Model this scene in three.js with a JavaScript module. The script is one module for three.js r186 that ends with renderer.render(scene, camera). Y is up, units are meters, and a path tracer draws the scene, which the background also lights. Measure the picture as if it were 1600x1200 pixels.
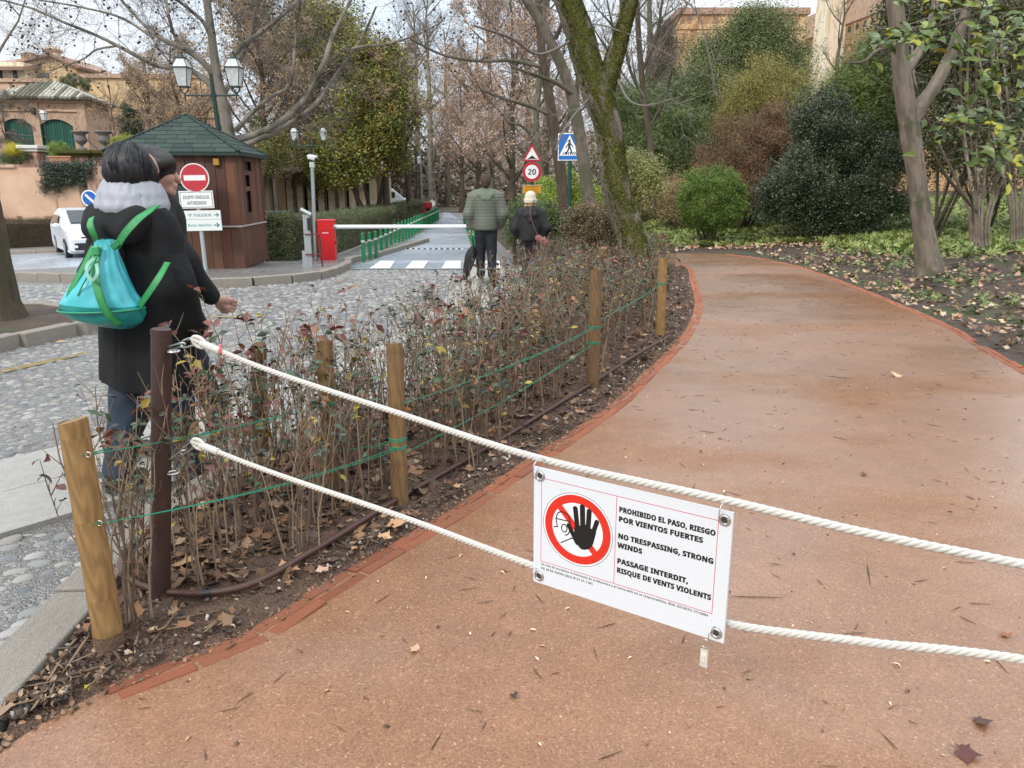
import * as THREE from 'three';
import { mergeGeometries, mergeVertices } from 'three/addons/utils/BufferGeometryUtils.js';
import { RoundedBoxGeometry } from 'three/addons/geometries/RoundedBoxGeometry.js';

// ---------------------------------------------------------------- camera, sky, sun, exposure
const scene = new THREE.Scene();
const EYE = 1.5, PITCH = 14.46 * Math.PI / 180, FOC = 1202;
const camera = new THREE.PerspectiveCamera(2 * Math.atan(600 / FOC) * 180 / Math.PI, 4 / 3, 0.05, 900);
camera.position.set(0, EYE, 0); camera.rotation.set(-PITCH, 0, 0);
const renderer = new THREE.WebGLRenderer({ antialias: true });
renderer.toneMapping = THREE.LinearToneMapping;
renderer.toneMappingExposure = 1.34;
renderer.shadowMap.enabled = true;
renderer.setSize(1024, 768);

function rng(seed) { let s = seed | 0; const f = () => { s = (s + 0x6d2b79f5) | 0; let t = Math.imul(s ^ (s >>> 15), 1 | s); t = (t + Math.imul(t ^ (t >>> 7), 61 | t)) ^ t; return ((t ^ (t >>> 14)) >>> 0) / 4294967296; }; f.r = (a, b) => a + (b - a) * f(); f.g = () => (f() + f() + f() - 1.5) * 1.15; f.pick = (a) => a[Math.floor(f() * a.length)]; return f; }
const V = (x, y, z) => new THREE.Vector3(x, y, z);
const clamp = (x, a, b) => Math.min(b, Math.max(a, x)), lerp = (a, b, t) => a + (b - a) * t;
const ss = (a, b, x) => { const t = clamp((x - a) / (b - a), 0, 1); return t * t * (3 - 2 * t); };
// tileable value noise on a lattice of n cells
function lattice(n, seed) { const r = rng(seed), g = new Float32Array(n * n); for (let i = 0; i < g.length; i++) g[i] = r(); return (u, v) => { let x = (u - Math.floor(u)) * n, y = (v - Math.floor(v)) * n; const i = Math.floor(x), j = Math.floor(y); x -= i; y -= j; x = x * x * (3 - 2 * x); y = y * y * (3 - 2 * y); const a = (i) % n, b = (i + 1) % n, c = (j % n) * n, d = ((j + 1) % n) * n; return lerp(lerp(g[c + a], g[c + b], x), lerp(g[d + a], g[d + b], x), y); }; }
function fbm(n, oct, seed) { const L = []; for (let k = 0; k < oct; k++) L.push(lattice(n << k, seed + k * 17)); return (u, v) => { let s = 0, a = .5, w = 0; for (const f of L) { s += a * f(u, v); w += a; a *= .55; } return s / w; }; }
const noise2 = fbm(64, 3, 5);
// overcast sky: bright thin cloud with pale blue thinner places
{
  const w = 512, h = 256, data = new Float32Array(w * h * 4), n1 = fbm(6, 5, 91);
  for (let j = 0; j < h; j++) for (let i = 0; i < w; i++) {
    const el = (j + .5) / h * 180 - 90, c = n1(i / w, j / h * .9), o = (j * w + i) * 4;
    const thin = ss(.42, .68, c), up = clamp(el / 90, 0, 1);
    let r = lerp(1.02, .74, thin * .8), g = lerp(1.04, .90, thin * .8), b = lerp(1.07, 1.06, thin * .8);
    const k = .66 + 1.0 * Math.sin(Math.max(0, el) * Math.PI / 180); if (el < -2) { r = .2; g = .18; b = .16; }
    data[o] = r * k; data[o + 1] = g * k; data[o + 2] = b * k; data[o + 3] = 1;
  }
  const t = new THREE.DataTexture(data, w, h, THREE.RGBAFormat, THREE.FloatType); t.mapping = THREE.EquirectangularReflectionMapping; t.magFilter = THREE.LinearFilter; t.minFilter = THREE.LinearFilter; t.needsUpdate = true;
  scene.background = t; scene.environment = t;
}
const sun = new THREE.DirectionalLight(new THREE.Color(1, .94, .85), 1.5);
sun.position.set(-16, 26, 12); sun.castShadow = true; sun.shadow.radius = 24; sun.shadow.mapSize.set(2048, 2048);
Object.assign(sun.shadow.camera, { left: -60, right: 60, top: 60, bottom: -60, near: 1, far: 200 });
scene.add(sun); sun.target.position.set(0, 0, -15); scene.add(sun.target);

// ---------------------------------------------------------------- helpers
const taken = {};
const numbered = (n) => { if (!(n in taken)) { taken[n] = 0; return n; } return n + '_' + String(++taken[n]).padStart(3, '0'); };
function mesh(name, geo, mat, parent, ud) { const m = new THREE.Mesh(geo, mat); m.name = parent ? name : numbered(name); m.castShadow = m.receiveShadow = true; (parent || scene).add(m); if (ud) m.userData = ud; return m; }
function struct(name, geo, mat) { const m = mesh(name, geo, mat); m.userData = { kind: 'structure' }; return m; }
function thing(name, label, category, group, pos, turn) { const g = new THREE.Group(); g.name = numbered(name); scene.add(g); g.userData = { label, category }; if (group) g.userData.group = group; if (pos) g.position.copy(pos); if (turn) g.rotation.y = turn; return g; }
function single(name, geo, mat, label, category, group) { const m = mesh(name, geo, mat); m.userData = { label, category }; if (group) m.userData.group = group; return m; }
function copyOf(o, label, pos, turn = 0, scale = 1) { const c = o.clone(); c.name = numbered(o.name.replace(/_\d+$/, '')); c.userData = { ...o.userData }; if (label) c.userData.label = label; scene.add(c); if (pos) c.position.copy(pos); c.rotation.y = turn; c.scale.setScalar(scale); return c; }
const C3 = (r, g, b) => new THREE.Color().setRGB(r, g, b);
const std = (c, rough = .8, o = {}) => new THREE.MeshStandardMaterial({ color: c instanceof THREE.Color ? c : Array.isArray(c) ? C3(...c) : new THREE.Color(c), roughness: rough, side: THREE.DoubleSide, ...o });
function dataTex(size, fn, { srgb = true, rep = 1, h } = {}) { const w = size; h = h || size; const d = new Uint8Array(w * h * 4); for (let j = 0; j < h; j++) for (let i = 0; i < w; i++) { const c = fn(i / w, j / h), o = (j * w + i) * 4; if (typeof c === 'number') d[o] = d[o + 1] = d[o + 2] = clamp(c, 0, 1) * 255; else { d[o] = clamp(c[0], 0, 1) * 255; d[o + 1] = clamp(c[1], 0, 1) * 255; d[o + 2] = clamp(c[2], 0, 1) * 255; } d[o + 3] = 255; } const t = new THREE.DataTexture(d, w, h); t.wrapS = t.wrapT = THREE.RepeatWrapping; t.magFilter = THREE.LinearFilter; t.minFilter = THREE.LinearMipmapLinearFilter; t.generateMipmaps = true; if (srgb) t.colorSpace = THREE.SRGBColorSpace; t.repeat.set(1 / rep, 1 / rep); t.needsUpdate = true; return t; }
function canvasTex(w, h, draw) { const c = document.createElement('canvas'); c.width = w; c.height = h; const x = c.getContext('2d'); draw(x, w, h); const t = new THREE.CanvasTexture(c); t.colorSpace = THREE.SRGBColorSpace; t.anisotropy = 8; return t; }
const mix3 = (a, b, t) => [lerp(a[0], b[0], t), lerp(a[1], b[1], t), lerp(a[2], b[2], t)];
function xf(g, p = [0, 0, 0], r = [0, 0, 0], s = [1, 1, 1]) { g.applyMatrix4(new THREE.Matrix4().compose(V(...p), new THREE.Quaternion().setFromEuler(new THREE.Euler(...r)), V(...s))); return g; }
const box = (w, h, d, x = 0, y = 0, z = 0, bev = 0) => { const g = bev ? new RoundedBoxGeometry(w, h, d, 2, bev) : new THREE.BoxGeometry(w, h, d); g.translate(x, y, z); return g; };
const cyl = (r0, r1, h, x = 0, y = 0, z = 0, n = 16) => { const g = new THREE.CylinderGeometry(r1, r0, h, n); g.translate(x, y + h / 2, z); return g; };
const merge = (a) => mergeGeometries(a.map((g) => { const q = g.index ? g.toNonIndexed() : g; for (const k of Object.keys(q.attributes)) if (!['position', 'normal', 'uv', 'color'].includes(k)) q.deleteAttribute(k); return q; }));
// tapered tube through points with a radius at each; uv in metres
function tube(pts, radii, sides = 8, caps = true) {
  const n = pts.length, pos = [], nor = [], uv = [], idx = []; const t = V(), u = V(), w = V(); let len = 0, ref = null;
  for (let i = 0; i < n; i++) {
    t.copy(pts[Math.min(n - 1, i + 1)]).sub(pts[Math.max(0, i - 1)]).normalize();
    if (!ref) ref = Math.abs(t.y) > .9 ? V(1, 0, 0) : V(0, 1, 0);
    u.copy(ref).addScaledVector(t, -ref.dot(t)).normalize(); ref = u.clone(); w.crossVectors(t, u);
    const r = typeof radii === 'number' ? radii : radii[i]; if (i) len += pts[i].distanceTo(pts[i - 1]);
    for (let k = 0; k <= sides; k++) { const a = k / sides * Math.PI * 2, c = Math.cos(a), s = Math.sin(a); const nx = u.x * c + w.x * s, ny = u.y * c + w.y * s, nz = u.z * c + w.z * s; pos.push(pts[i].x + nx * r, pts[i].y + ny * r, pts[i].z + nz * r); nor.push(nx, ny, nz); uv.push(k / sides * Math.max(.05, Math.PI * 2 * (typeof radii === 'number' ? radii : radii[0])), len); }
  }
  const m = sides + 1; for (let i = 0; i < n - 1; i++) for (let k = 0; k < sides; k++) { const a = i * m + k, b = a + m; idx.push(a, a + 1, b, a + 1, b + 1, b); }
  if (caps) for (const e of [0, n - 1]) { const c = pos.length / 3; const d = e ? V().copy(pts[e]).sub(pts[e - 1]).normalize() : V().copy(pts[0]).sub(pts[1]).normalize(); pos.push(pts[e].x, pts[e].y, pts[e].z); nor.push(d.x, d.y, d.z); uv.push(0, len); const b0 = c + 1; for (let k = 0; k <= sides; k++) { const s = (e * m + k); pos.push(pos[s * 3], pos[s * 3 + 1], pos[s * 3 + 2]); nor.push(d.x, d.y, d.z); uv.push(nor[s * 3] * .05, nor[s * 3 + 2] * .05); } for (let k = 0; k < sides; k++) e ? idx.push(c, b0 + k, b0 + k + 1) : idx.push(c, b0 + k + 1, b0 + k); }
  const g = new THREE.BufferGeometry(); g.setAttribute('position', new THREE.Float32BufferAttribute(pos, 3)); g.setAttribute('normal', new THREE.Float32BufferAttribute(nor, 3)); g.setAttribute('uv', new THREE.Float32BufferAttribute(uv, 2)); g.setIndex(idx); return g;
}
const smooth = (pts, n) => new THREE.CatmullRomCurve3(pts, false, 'centripetal').getPoints(n);
const interp = (arr, n) => { const o = []; for (let i = 0; i < n; i++) { const x = i / (n - 1) * (arr.length - 1), k = Math.min(arr.length - 2, Math.floor(x)); o.push(lerp(arr[k], arr[k + 1], x - k)); } return o; };

// ---------------------------------------------------------------- the lie of the land (metres; z runs away from the viewer as -d)
const curve1 = (tab) => (d) => { if (d <= tab[0][0]) return tab[0][1]; for (let i = 1; i < tab.length; i++) if (d <= tab[i][0]) { const [a, x] = tab[i - 1], [b, y] = tab[i]; return lerp(x, y, (d - a) / (b - a)); } return tab[tab.length - 1][1]; };
const pathRightX = curve1([[0, 3.0], [3, 3.6], [6.24, 4.27], [8.36, 4.79], [12.8, 5.33], [16, 5.45]]);
const kerbX = curve1([[0, -1.52], [2.05, -1.57], [3.4, -1.62], [4.2, -1.36], [5.05, -.9], [7, -.28], [9.5, .1], [12, .3], [16, .5], [20, .4], [25, -.1], [35, -1], [48, -2.2], [70, -4.5]]);
function T(x, z) {
  const d = -z; let y = -.5 * ss(12, 23, d);
  const l = Math.max(0, -x - 6); y -= .045 * l * l / (l + 2);
  const e = Math.max(0, x - pathRightX(Math.min(d, 15.5)) - .1, Math.min(14, d - 19.5) * ss(1, 9, x)); y += (.5 * ss(12, 23, d)) * ss(1, 5, x) + .075 * e * e / (e + 1.2);
  return y;
}
const at = (u, v, d) => { const a = (u - 800) / FOC, b = (v - 600) / FOC, k = d / (Math.cos(PITCH) - b * Math.sin(PITCH)); return V(a * k, EYE - k * (b * Math.cos(PITCH) + Math.sin(PITCH)), -d); };
function onGround(u, v, lift = 0) { const a = (u - 800) / FOC, b = (v - 600) / FOC, q = b * Math.cos(PITCH) + Math.sin(PITCH); let y = 0, p; for (let i = 0; i < 14; i++) { const k = clamp((EYE - y) / q, 0, 120); p = V(a * k, y, -k * (Math.cos(PITCH) - b * Math.sin(PITCH))); y = lerp(y, T(p.x, p.z), .7); } p.y = T(p.x, p.z) + lift; return p; }
const seat = (x, z, up = 0) => V(x, T(x, z) + up, z);
// a sheet between two border lines, draped on the land
function strip(A, B, nl, nc, lift) {
  const a = smooth(A, nl), b = smooth(B, nl), pos = [], uv = [], idx = [];
  for (let i = 0; i <= nl; i++) for (let j = 0; j <= nc; j++) { const x = lerp(a[i].x, b[i].x, j / nc), z = lerp(a[i].z, b[i].z, j / nc); pos.push(x, T(x, z) + lift, z); uv.push(x, z); }
  for (let i = 0; i < nl; i++) for (let j = 0; j < nc; j++) { const p = i * (nc + 1) + j, q = p + nc + 1; idx.push(p, p + 1, q, q, p + 1, q + 1); }
  const g = new THREE.BufferGeometry(); g.setAttribute('position', new THREE.Float32BufferAttribute(pos, 3)); g.setAttribute('uv', new THREE.Float32BufferAttribute(uv, 2)); g.setIndex(idx); g.computeVertexNormals(); if (g.attributes.normal.getY(0) < 0) { const ix = g.index.array; for (let i = 0; i < ix.length; i += 3) { const t = ix[i]; ix[i] = ix[i + 1]; ix[i + 1] = t; } g.computeVertexNormals(); } return g;
}
// instanced foliage: leaf or spray geometry copied at points
const _m = new THREE.Matrix4(), _q = new THREE.Quaternion(), _e = new THREE.Euler();
function scatter(name, parent, geo, mat, items, kind = 'stuff') { const im = new THREE.InstancedMesh(geo, mat, items.length); im.name = name; im.castShadow = im.receiveShadow = true; items.forEach((t, i) => { _e.set(...(t.r || [0, 0, 0])); _q.setFromEuler(_e); const s = t.s; _m.compose(t.p, _q, Array.isArray(s) ? V(...s) : V(s, s, s)); im.setMatrixAt(i, _m); if (t.c) im.setColorAt(i, t.c); }); (parent || scene).add(im); im.userData = { kind }; return im; }
// ---------------------------------------------------------------- ground materials
const nA = fbm(8, 5, 1), nB = fbm(24, 4, 2), nC = fbm(4, 5, 3), speck = lattice(256, 4), speck2 = lattice(400, 8), nD = fbm(3, 4, 77);
const sandMap = dataTex(1024, (u, v) => { const a = nA(u, v), s = speck(u, v), s2 = speck2(u, v), f = nB(u, v); let c = mix3([.475, .325, .22], [.59, .42, .30], a * .6 + f * .5); c = mix3(c, [.44, .30, .22], ss(.6, .75, nD(u, v)) * .10); if (s > .86) c = mix3(c, [.74, .61, .50], (s - .86) * 4); if (s2 > .93) c = mix3(c, [.82, .72, .63], .5); if (s2 < .08) c = mix3(c, [.3, .2, .15], .55); const gr = (s2 - .5) * .10 + (s - .5) * .05; return [c[0] + gr, c[1] + gr * .9, c[2] + gr * .8]; }, { rep: 1.7 });
const sandBump = dataTex(1024, (u, v) => .35 * speck(u, v) + .3 * speck2(u, v) + .35 * nB(u, v), { srgb: false, rep: 1.7 });
const wetMap = dataTex(512, (u, v) => { const a = nC(u, v), f = nB(u, v); return .30 + .34 * ss(.3, .7, a) + .16 * (f - .5); }, { srgb: false, rep: 6.3 });
const M = {};
const filmMap = dataTex(512, (u, v) => { const a = nC(u, v * 2), f = nB(u, v); return .25 + .75 * ss(.62, .36, a) + .2 * (f - .5); }, { srgb: false, rep: 5.1 });
M.sand = new THREE.MeshPhysicalMaterial({ map: sandMap, bumpMap: sandBump, bumpScale: .0018, roughness: .9, roughnessMap: wetMap, clearcoat: .85, clearcoatMap: filmMap, clearcoatRoughness: .42 });
const soilMap = dataTex(1024, (u, v) => { const a = nA(u, v), f = nB(u, v), s = speck2(u, v), g = speck(u, v); let c = mix3([.27, .20, .155], [.47, .36, .285], f * .7 + a * .35); if (s > .93) c = mix3(c, [.62, .56, .5], .7); if (g > .88) c = mix3(c, [.46, .33, .23], .6); if (s < .1) c = mix3(c, [.1, .08, .06], .6); return c; }, { rep: 1.3 });
M.soil = new THREE.MeshStandardMaterial({ map: soilMap, bumpMap: sandBump, bumpScale: .035, roughness: .75 });
const gardenMap = dataTex(1024, (u, v) => { const a = nC(u, v), f = nB(u, v), s = speck2(u, v), g = speck(u, v); let c = mix3([.25, .20, .165], [.39, .33, .285], f); c = mix3(c, [.27, .33, .16], ss(.52, .66, a) * .7); if (s > .93) c = mix3(c, [.58, .45, .35], .7); if (g > .9) c = mix3(c, [.5, .36, .25], .6); return c; }, { rep: 2.9 });
M.garden = new THREE.MeshStandardMaterial({ map: gardenMap, bumpMap: sandBump, bumpScale: .025, roughness: .9 });
const streetMap = dataTex(1024, (u, v) => { const a = nA(u, v), f = nB(u, v), s = speck(u, v); let c = mix3([.38, .365, .35], [.55, .535, .515], f * .7 + a * .4); if (s > .8) c = mix3(c, [.74, .72, .69], .6); if (s < .15) c = mix3(c, [.29, .28, .27], .6); return c; }, { rep: 2.3 });
M.street = new THREE.MeshStandardMaterial({ map: streetMap, bumpMap: sandBump, bumpScale: .02, roughness: .72, roughnessMap: wetMap });
const tarMap = dataTex(512, (u, v) => { const f = nB(u, v), a = nC(u, v); return mix3([.56, .585, .62], [.70, .725, .755], f * .5 + a * .6); }, { rep: 3.1 });
M.tar = new THREE.MeshStandardMaterial({ map: tarMap, bumpMap: sandBump, bumpScale: .006, roughness: .62, roughnessMap: wetMap });
const stoneMap = dataTex(512, (u, v) => { const f = nB(u, v), a = nA(u, v), s = speck(u, v); let c = mix3([.56, .545, .52], [.69, .67, .64], f * .5 + a * .5); if (s > .9) c = mix3(c, [.4, .39, .37], .5); return c; }, { rep: .9 });
M.stone = new THREE.MeshStandardMaterial({ map: stoneMap, bumpMap: sandBump, bumpScale: .004, roughness: .7 });
M.kerb = new THREE.MeshStandardMaterial({ map: stoneMap, color: C3(.86, .80, .74), bumpMap: sandBump, bumpScale: .006, roughness: .8 });
const brickMap = dataTex(256, (u, v) => { const f = nB(u, v), a = nA(u, v); return mix3([.54, .32, .22], [.70, .44, .315], f * .6 + a * .4); }, { rep: .6 });
M.bricks = [[1, 1, 1], [.86, .8, .78], [1.08, 1.0, .95], [.92, .95, 1]].map((c) => new THREE.MeshStandardMaterial({ map: brickMap, color: C3(...c), bumpMap: sandBump, bumpScale: .004, roughness: .8 }));

// ---------------------------------------------------------------- land, street, path, bed
{
  const xs = [], zs = []; for (let x = -220; x <= 220; x += Math.abs(x) < 25 ? .5 : Math.abs(x) < 60 ? 2.5 : 20) xs.push(x); for (let d = -20; d <= 420; d += d < 40 ? .5 : d < 80 ? 2.5 : 20) zs.push(-d);
  const pos = [], uv = [], idx = []; for (const z of zs) for (const x of xs) { const right = x > kerbX(-z); pos.push(x, T(x, z) - (right ? .022 : .06) + (right ? .03 * (noise2(x * .05, z * .05) - .5) * ss(0, 1, x - pathRightX(-z)) : 0), z); uv.push(x, z); }
  const n = xs.length; for (let j = 0; j < zs.length - 1; j++) for (let i = 0; i < n - 1; i++) { const a = j * n + i, b = a + n; idx.push(a, a + 1, b, b, a + 1, b + 1); }
  const g = new THREE.BufferGeometry(); g.setAttribute('position', new THREE.Float32BufferAttribute(pos, 3)); g.setAttribute('uv', new THREE.Float32BufferAttribute(uv, 2)); g.setIndex(idx); g.computeVertexNormals();
  struct('terrain', g, M.garden);
}
const ds = []; for (let d = -3; d <= 60; d += 1) ds.push(d);
const street = struct('street', strip(ds.map((d) => V(-45, 0, -d)), ds.map((d) => V(kerbX(d) - .05, 0, -d)), 260, 60, -.02), M.street);
const leftEdge = [V(-1.6, 0, 1), V(-1.55, 0, -.5), V(-1.46, 0, -1.5), onGround(0, 1165), onGround(200, 1060), onGround(380, 990), onGround(520, 905), onGround(640, 835), onGround(740, 775), onGround(800, 735), onGround(950, 635), onGround(1020, 570), onGround(1065, 525), onGround(1085, 480), onGround(1078, 440), V(3.35, 0, -15.3), V(3.0, 0, -16.6), V(2.2, 0, -17.4), V(.9, 0, -17.9)];
const rightEdge = [V(3.0, 0, 1), V(3.1, 0, -.5), V(3.3, 0, -1.5), V(3.45, 0, -2.2), V(3.6, 0, -3.0), V(3.8, 0, -4), onGround(1600, 580), V(4.5, 0, -7.2), onGround(1480, 510), onGround(1400, 475), V(5.15, 0, -11), onGround(1300, 435), V(5.42, 0, -14), V(5.45, 0, -15), V(5.35, 0, -16), V(5.1, 0, -17), V(4.5, 0, -18), V(3.2, 0, -18.9), V(1.2, 0, -19.6)];
struct('path', strip(leftEdge, rightEdge, 200, 30, 0), M.sand);
const leftCurve = new THREE.CatmullRomCurve3(leftEdge, false, 'centripetal'), rightCurve = new THREE.CatmullRomCurve3(rightEdge, false, 'centripetal');
// bed soil between the kerb and the path, a little heaped and uneven
const bedLeft = [], bedRight = []; { const L = leftCurve.getSpacedPoints(160); for (const p of L) if (p.z < -1.75 && p.z > -16.8) { bedRight.push(p); } const n = bedRight.length; let last = -1; for (let i = 0; i < n; i++) { const d = Math.max(last + .001, -bedRight[i].z + .25 * (1 - i / n)); bedLeft.push(V(Math.min(kerbX(d) + .08, bedRight[i].x - .05), 0, -d)); last = d; } }
const bedX = (d) => { let best = bedRight[0]; for (const p of bedRight) if (Math.abs(-p.z - d) < Math.abs(-best.z - d)) best = p; return best.x; };
{ const g = strip(bedLeft, bedRight.map((p) => p.clone().add(V(.03, 0, .01))), 420, 24, .006), p = g.attributes.position; for (let i = 0; i < p.count; i++) { const j = i % 25, e = Math.min(j, 24 - j) / 12; p.setY(i, p.getY(i) + (j >= 23 ? -.012 : 0) + .012 * (noise2(p.getX(i) * 1.3, p.getZ(i) * 1.3) - .5) * Math.min(1, e * 2) + .03 * clamp((bedX(-p.getZ(i)) - kerbX(-p.getZ(i)) - .25) * 1.4, 0, 1) * Math.min(1, e * 2.2) * (.6 + noise2(p.getX(i) * .21, p.getZ(i) * .21) * 1.2)); } g.computeVertexNormals(); struct('planting_bed', g, M.soil); }
// brick edging: two courses beside the bed, one on the far side; each brick its own piece
{
  const bg = [box(.235, .06, .05, 0, -.03, 0, .004), box(.232, .06, .052, 0, -.03, 0, .006), box(.226, .06, .048, 0, -.03, 0, .005)];
  const lay = (name, curveOf, rows, from, to, seed) => {
    const root = new THREE.Group(); root.name = name; scene.add(root); root.userData = { kind: 'structure' }; const r = rng(seed), L = curveOf.getLength();
    for (let k = 0; k < rows.length; k++) for (let s = r() * .2; s < L; s += .242) { const u = s / L, p = curveOf.getPointAt(u), t = curveOf.getTangentAt(u); if (-p.z < from || -p.z > to) continue; if (r() < .03) continue; const nx = -t.z, nz = t.x, o = rows[k]; const m = mesh('brick', r.pick(bg), r.pick(M.bricks), root); const x = p.x + nx * o + r.g() * .005, z = p.z + nz * o + r.g() * .005; m.position.set(x, T(x, z) + .005 + r.g() * .003, z); m.rotation.set(r.g() * .03, Math.atan2(-t.z, t.x) + r.g() * .03, r.g() * .03); }
  };
  lay('brick_edging', leftCurve, [.02, .076], 2.0, 16.5, 21); lay('brick_edging_far_side', rightCurve, [.03, -.026], 5.5, 17.5, 22);
}
// kerb stones along the bed
{
  const root = new THREE.Group(); root.name = 'kerb'; scene.add(root); root.userData = { kind: 'structure' }; const r = rng(31); const line = new THREE.CatmullRomCurve3([-1, 0, 1, 2.05, 3.1, 3.6, 4.2, 5.05, 7, 9.5, 12, 16, 20].map((d) => V(kerbX(d), 0, -d)), false, 'centripetal'), L = line.getLength();
  for (let s = .3; s < L - .9; s += .82) { const p = line.getPointAt((s + .4) / L), t = line.getTangentAt((s + .4) / L); const m = mesh('kerb_stone', box(.806, .14, .19, 0, 0, 0, .012), M.kerb, root); m.position.set(p.x, T(p.x, p.z) - .02 + r.g() * .004, p.z); m.rotation.y = Math.atan2(-t.z, t.x); }
}
// band of grey paving slabs beside the cobbles
const bandLine = new THREE.CatmullRomCurve3([V(-4.2, 0, -1.9), V(-3.3, 0, -2.85), V(-2.5, 0, -3.7), V(-1.75, 0, -4.75), V(-1.05, 0, -6.2), V(-.62, 0, -8), V(-.42, 0, -10), V(-.3, 0, -12.5), V(-.25, 0, -15.5)], false, 'centripetal');
{
  const root = new THREE.Group(); root.name = 'paving_band'; scene.add(root); root.userData = { kind: 'structure' }; const r = rng(33), L = bandLine.getLength();
  for (let s = 0; s < L - .7; s += .7) for (const side of [-.27, .27]) { const p = bandLine.getPointAt((s + .35) / L), t = bandLine.getTangentAt((s + .35) / L); const x = p.x - t.z * side, z = p.z + t.x * side; const m = mesh('slab', box(.69, .06, .53, 0, 0, 0, .006), M.stone, root); m.position.set(x, T(x, z) - .022 + r.g() * .002, z); m.rotation.set(r.g() * .004, Math.atan2(-t.z, t.x), r.g() * .004); }
}
// river cobbles: the nearest one by one, the rest as one mass
{
  const r = rng(41), pb = (seed) => { const g = mergeVertices(new THREE.IcosahedronGeometry(1, 1).deleteAttribute('uv').deleteAttribute('normal')), q = rng(seed), p = g.attributes.position; for (let i = 0; i < p.count; i++) { const k = 1 + q.g() * .13; p.setXYZ(i, p.getX(i) * k, p.getY(i) * k, p.getZ(i) * k); } g.computeVertexNormals(); return g; }, G = [pb(1), pb(2), pb(3), pb(4)];
  const cols = [[.52, .51, .49], [.45, .45, .45], [.60, .57, .53], [.38, .385, .40], [.48, .46, .43], [.55, .51, .47], [.64, .62, .59]].map((c) => new THREE.Color().setRGB(...c.map((v) => v * v * .8)));
  const mats = cols.map((c) => std(c, .32, { bumpMap: sandBump, bumpScale: .002 })), items = [[], [], [], []]; const near = [];
  const bandD = (x, z) => { let m = 9; for (let i = 0; i <= 40; i++) { const p = bandLine.getPoint(i / 40); m = Math.min(m, Math.hypot(p.x - x, p.z - z)); } return m; };
  for (let d = 1.8; d < 15.5;) { const step = d < 4.3 ? .09 : d < 5 ? .062 : d < 8 ? .064 : .082; for (let x = -Math.min(10, d * .72 + .5); x < kerbX(d) - .14; x += step * r.r(1.0, 1.35)) { const px = x + r.g() * .02, pz = -d + r.g() * .03; if (px < -7 && d > 12.4) continue; if (d < 16 && bandD(px, pz) < .58) continue;  const L = step * r.r(.42, .68), t = { p: V(px, T(px, pz) - (d < 4.3 ? .032 : .028) + r.g() * .005, pz), s: [L, L * r.r(.3, .5), L * r.r(.5, .72)], r: [r.g() * .15, r.g() * .5 + .6, r.g() * .15] }; (d < 4.6 && near.length < 300 && r() < .8 ? near : items[Math.floor(r() * 4)]).push(t); } d += step * .82; }
  for (const t of near) { const m = mesh('cobble', r.pick(G), r.pick(mats), street); m.position.copy(t.p); m.rotation.set(...t.r); m.scale.set(...t.s); }
  const wm = std(0xffffff, .30, { bumpMap: sandBump, bumpScale: .002 });
  items.forEach((a, k) => { a.forEach((t) => t.c = r.pick(cols)); scatter('cobbles', street, G[k], wm, a); });
}
// ---------------------------------------------------------------- foreground: posts, ropes, notice
const woodMap = (seed, a, b) => { const n = fbm(6, 4, seed), m = fbm(3, 3, seed + 5); return dataTex(256, (u, v) => { const w = m(u, v * .25) * 5 + u * 7, k = .5 + .5 * Math.sin(w * 6.283 + n(u, v * .3) * 3); return mix3(a, b, k * .28 + n(u * 3, v * .4) * .35 + n(u * 9, v * .8) * .35); }, { rep: .27 }); };
M.postWood = [new THREE.MeshStandardMaterial({ map: woodMap(61, [.40, .295, .165], [.68, .54, .34]), roughness: .7 }), new THREE.MeshStandardMaterial({ map: woodMap(62, [.35, .26, .165], [.60, .475, .315]), roughness: .75 }), new THREE.MeshStandardMaterial({ map: woodMap(63, [.33, .25, .165], [.55, .43, .29]), roughness: .8 })];
M.steel = std([.62, .62, .6], .3, { metalness: 1 }); M.wire = std([.01, .24, .14], .5); M.mud = new THREE.MeshStandardMaterial({ map: soilMap, bumpMap: sandBump, bumpScale: .006, roughness: .8 });
const postSpots = [];
function woodPost(base, top, r, mat, label, mud) {
  const g = thing('wooden_post', label, 'post', 'wooden stakes of the hedge bed', base); const ax = top.clone().sub(base), pts = [], rad = []; const q = rng(Math.round(base.z * 1000));
  for (let i = 0; i <= 10; i++) { pts.push(ax.clone().multiplyScalar(-.06 + i / 10 * 1.06).add(V(q.g() * .002, 0, q.g() * .002))); rad.push(r * (1.07 - .1 * i / 10) * (1 + q.g() * .006)); }
  pts.push(ax.clone().multiplyScalar(1.004).add(V(0, .003, 0))); rad.push(r * .91); mesh('stake', tube(pts, rad, 20), mat, g);
  if (mud) { const p2 = []; for (let i = 0; i < 9; i++) p2.push(ax.clone().multiplyScalar(-.03 + i * .018)); mesh('mud_crust', tube(p2, p2.map((_, i) => r * (1.13 - i * .006) * (1 + q.g() * .02)), 20, false), M.mud, g); }
  postSpots.push({ base: base.clone(), top: top.clone(), r }); return g;
}
const gPost = (ub, vb, ut, vt) => { const b = onGround(ub, vb); return [b, at(ut, vt, -b.z)]; };
const pNear = woodPost(...gPost(175, 1025, 114, 660), .043, M.postWood[0], 'thick yellow wooden post with muddy foot at the near corner of the bed', true);
const p517 = woodPost(...gPost(519, 768, 507, 536), .04, M.postWood[1], 'weathered wooden post leaning among twigs, behind the upper rope', false);
const p618 = woodPost(...gPost(625, 795, 616, 538), .039, M.postWood[1], 'brown wooden post beside the irrigation pipe, in the middle of the hedge', false);
const p408 = woodPost(...gPost(408, 716, 404, 540), .042, M.postWood[2], 'dull wooden post half hidden in twigs on the street edge', false);
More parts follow.
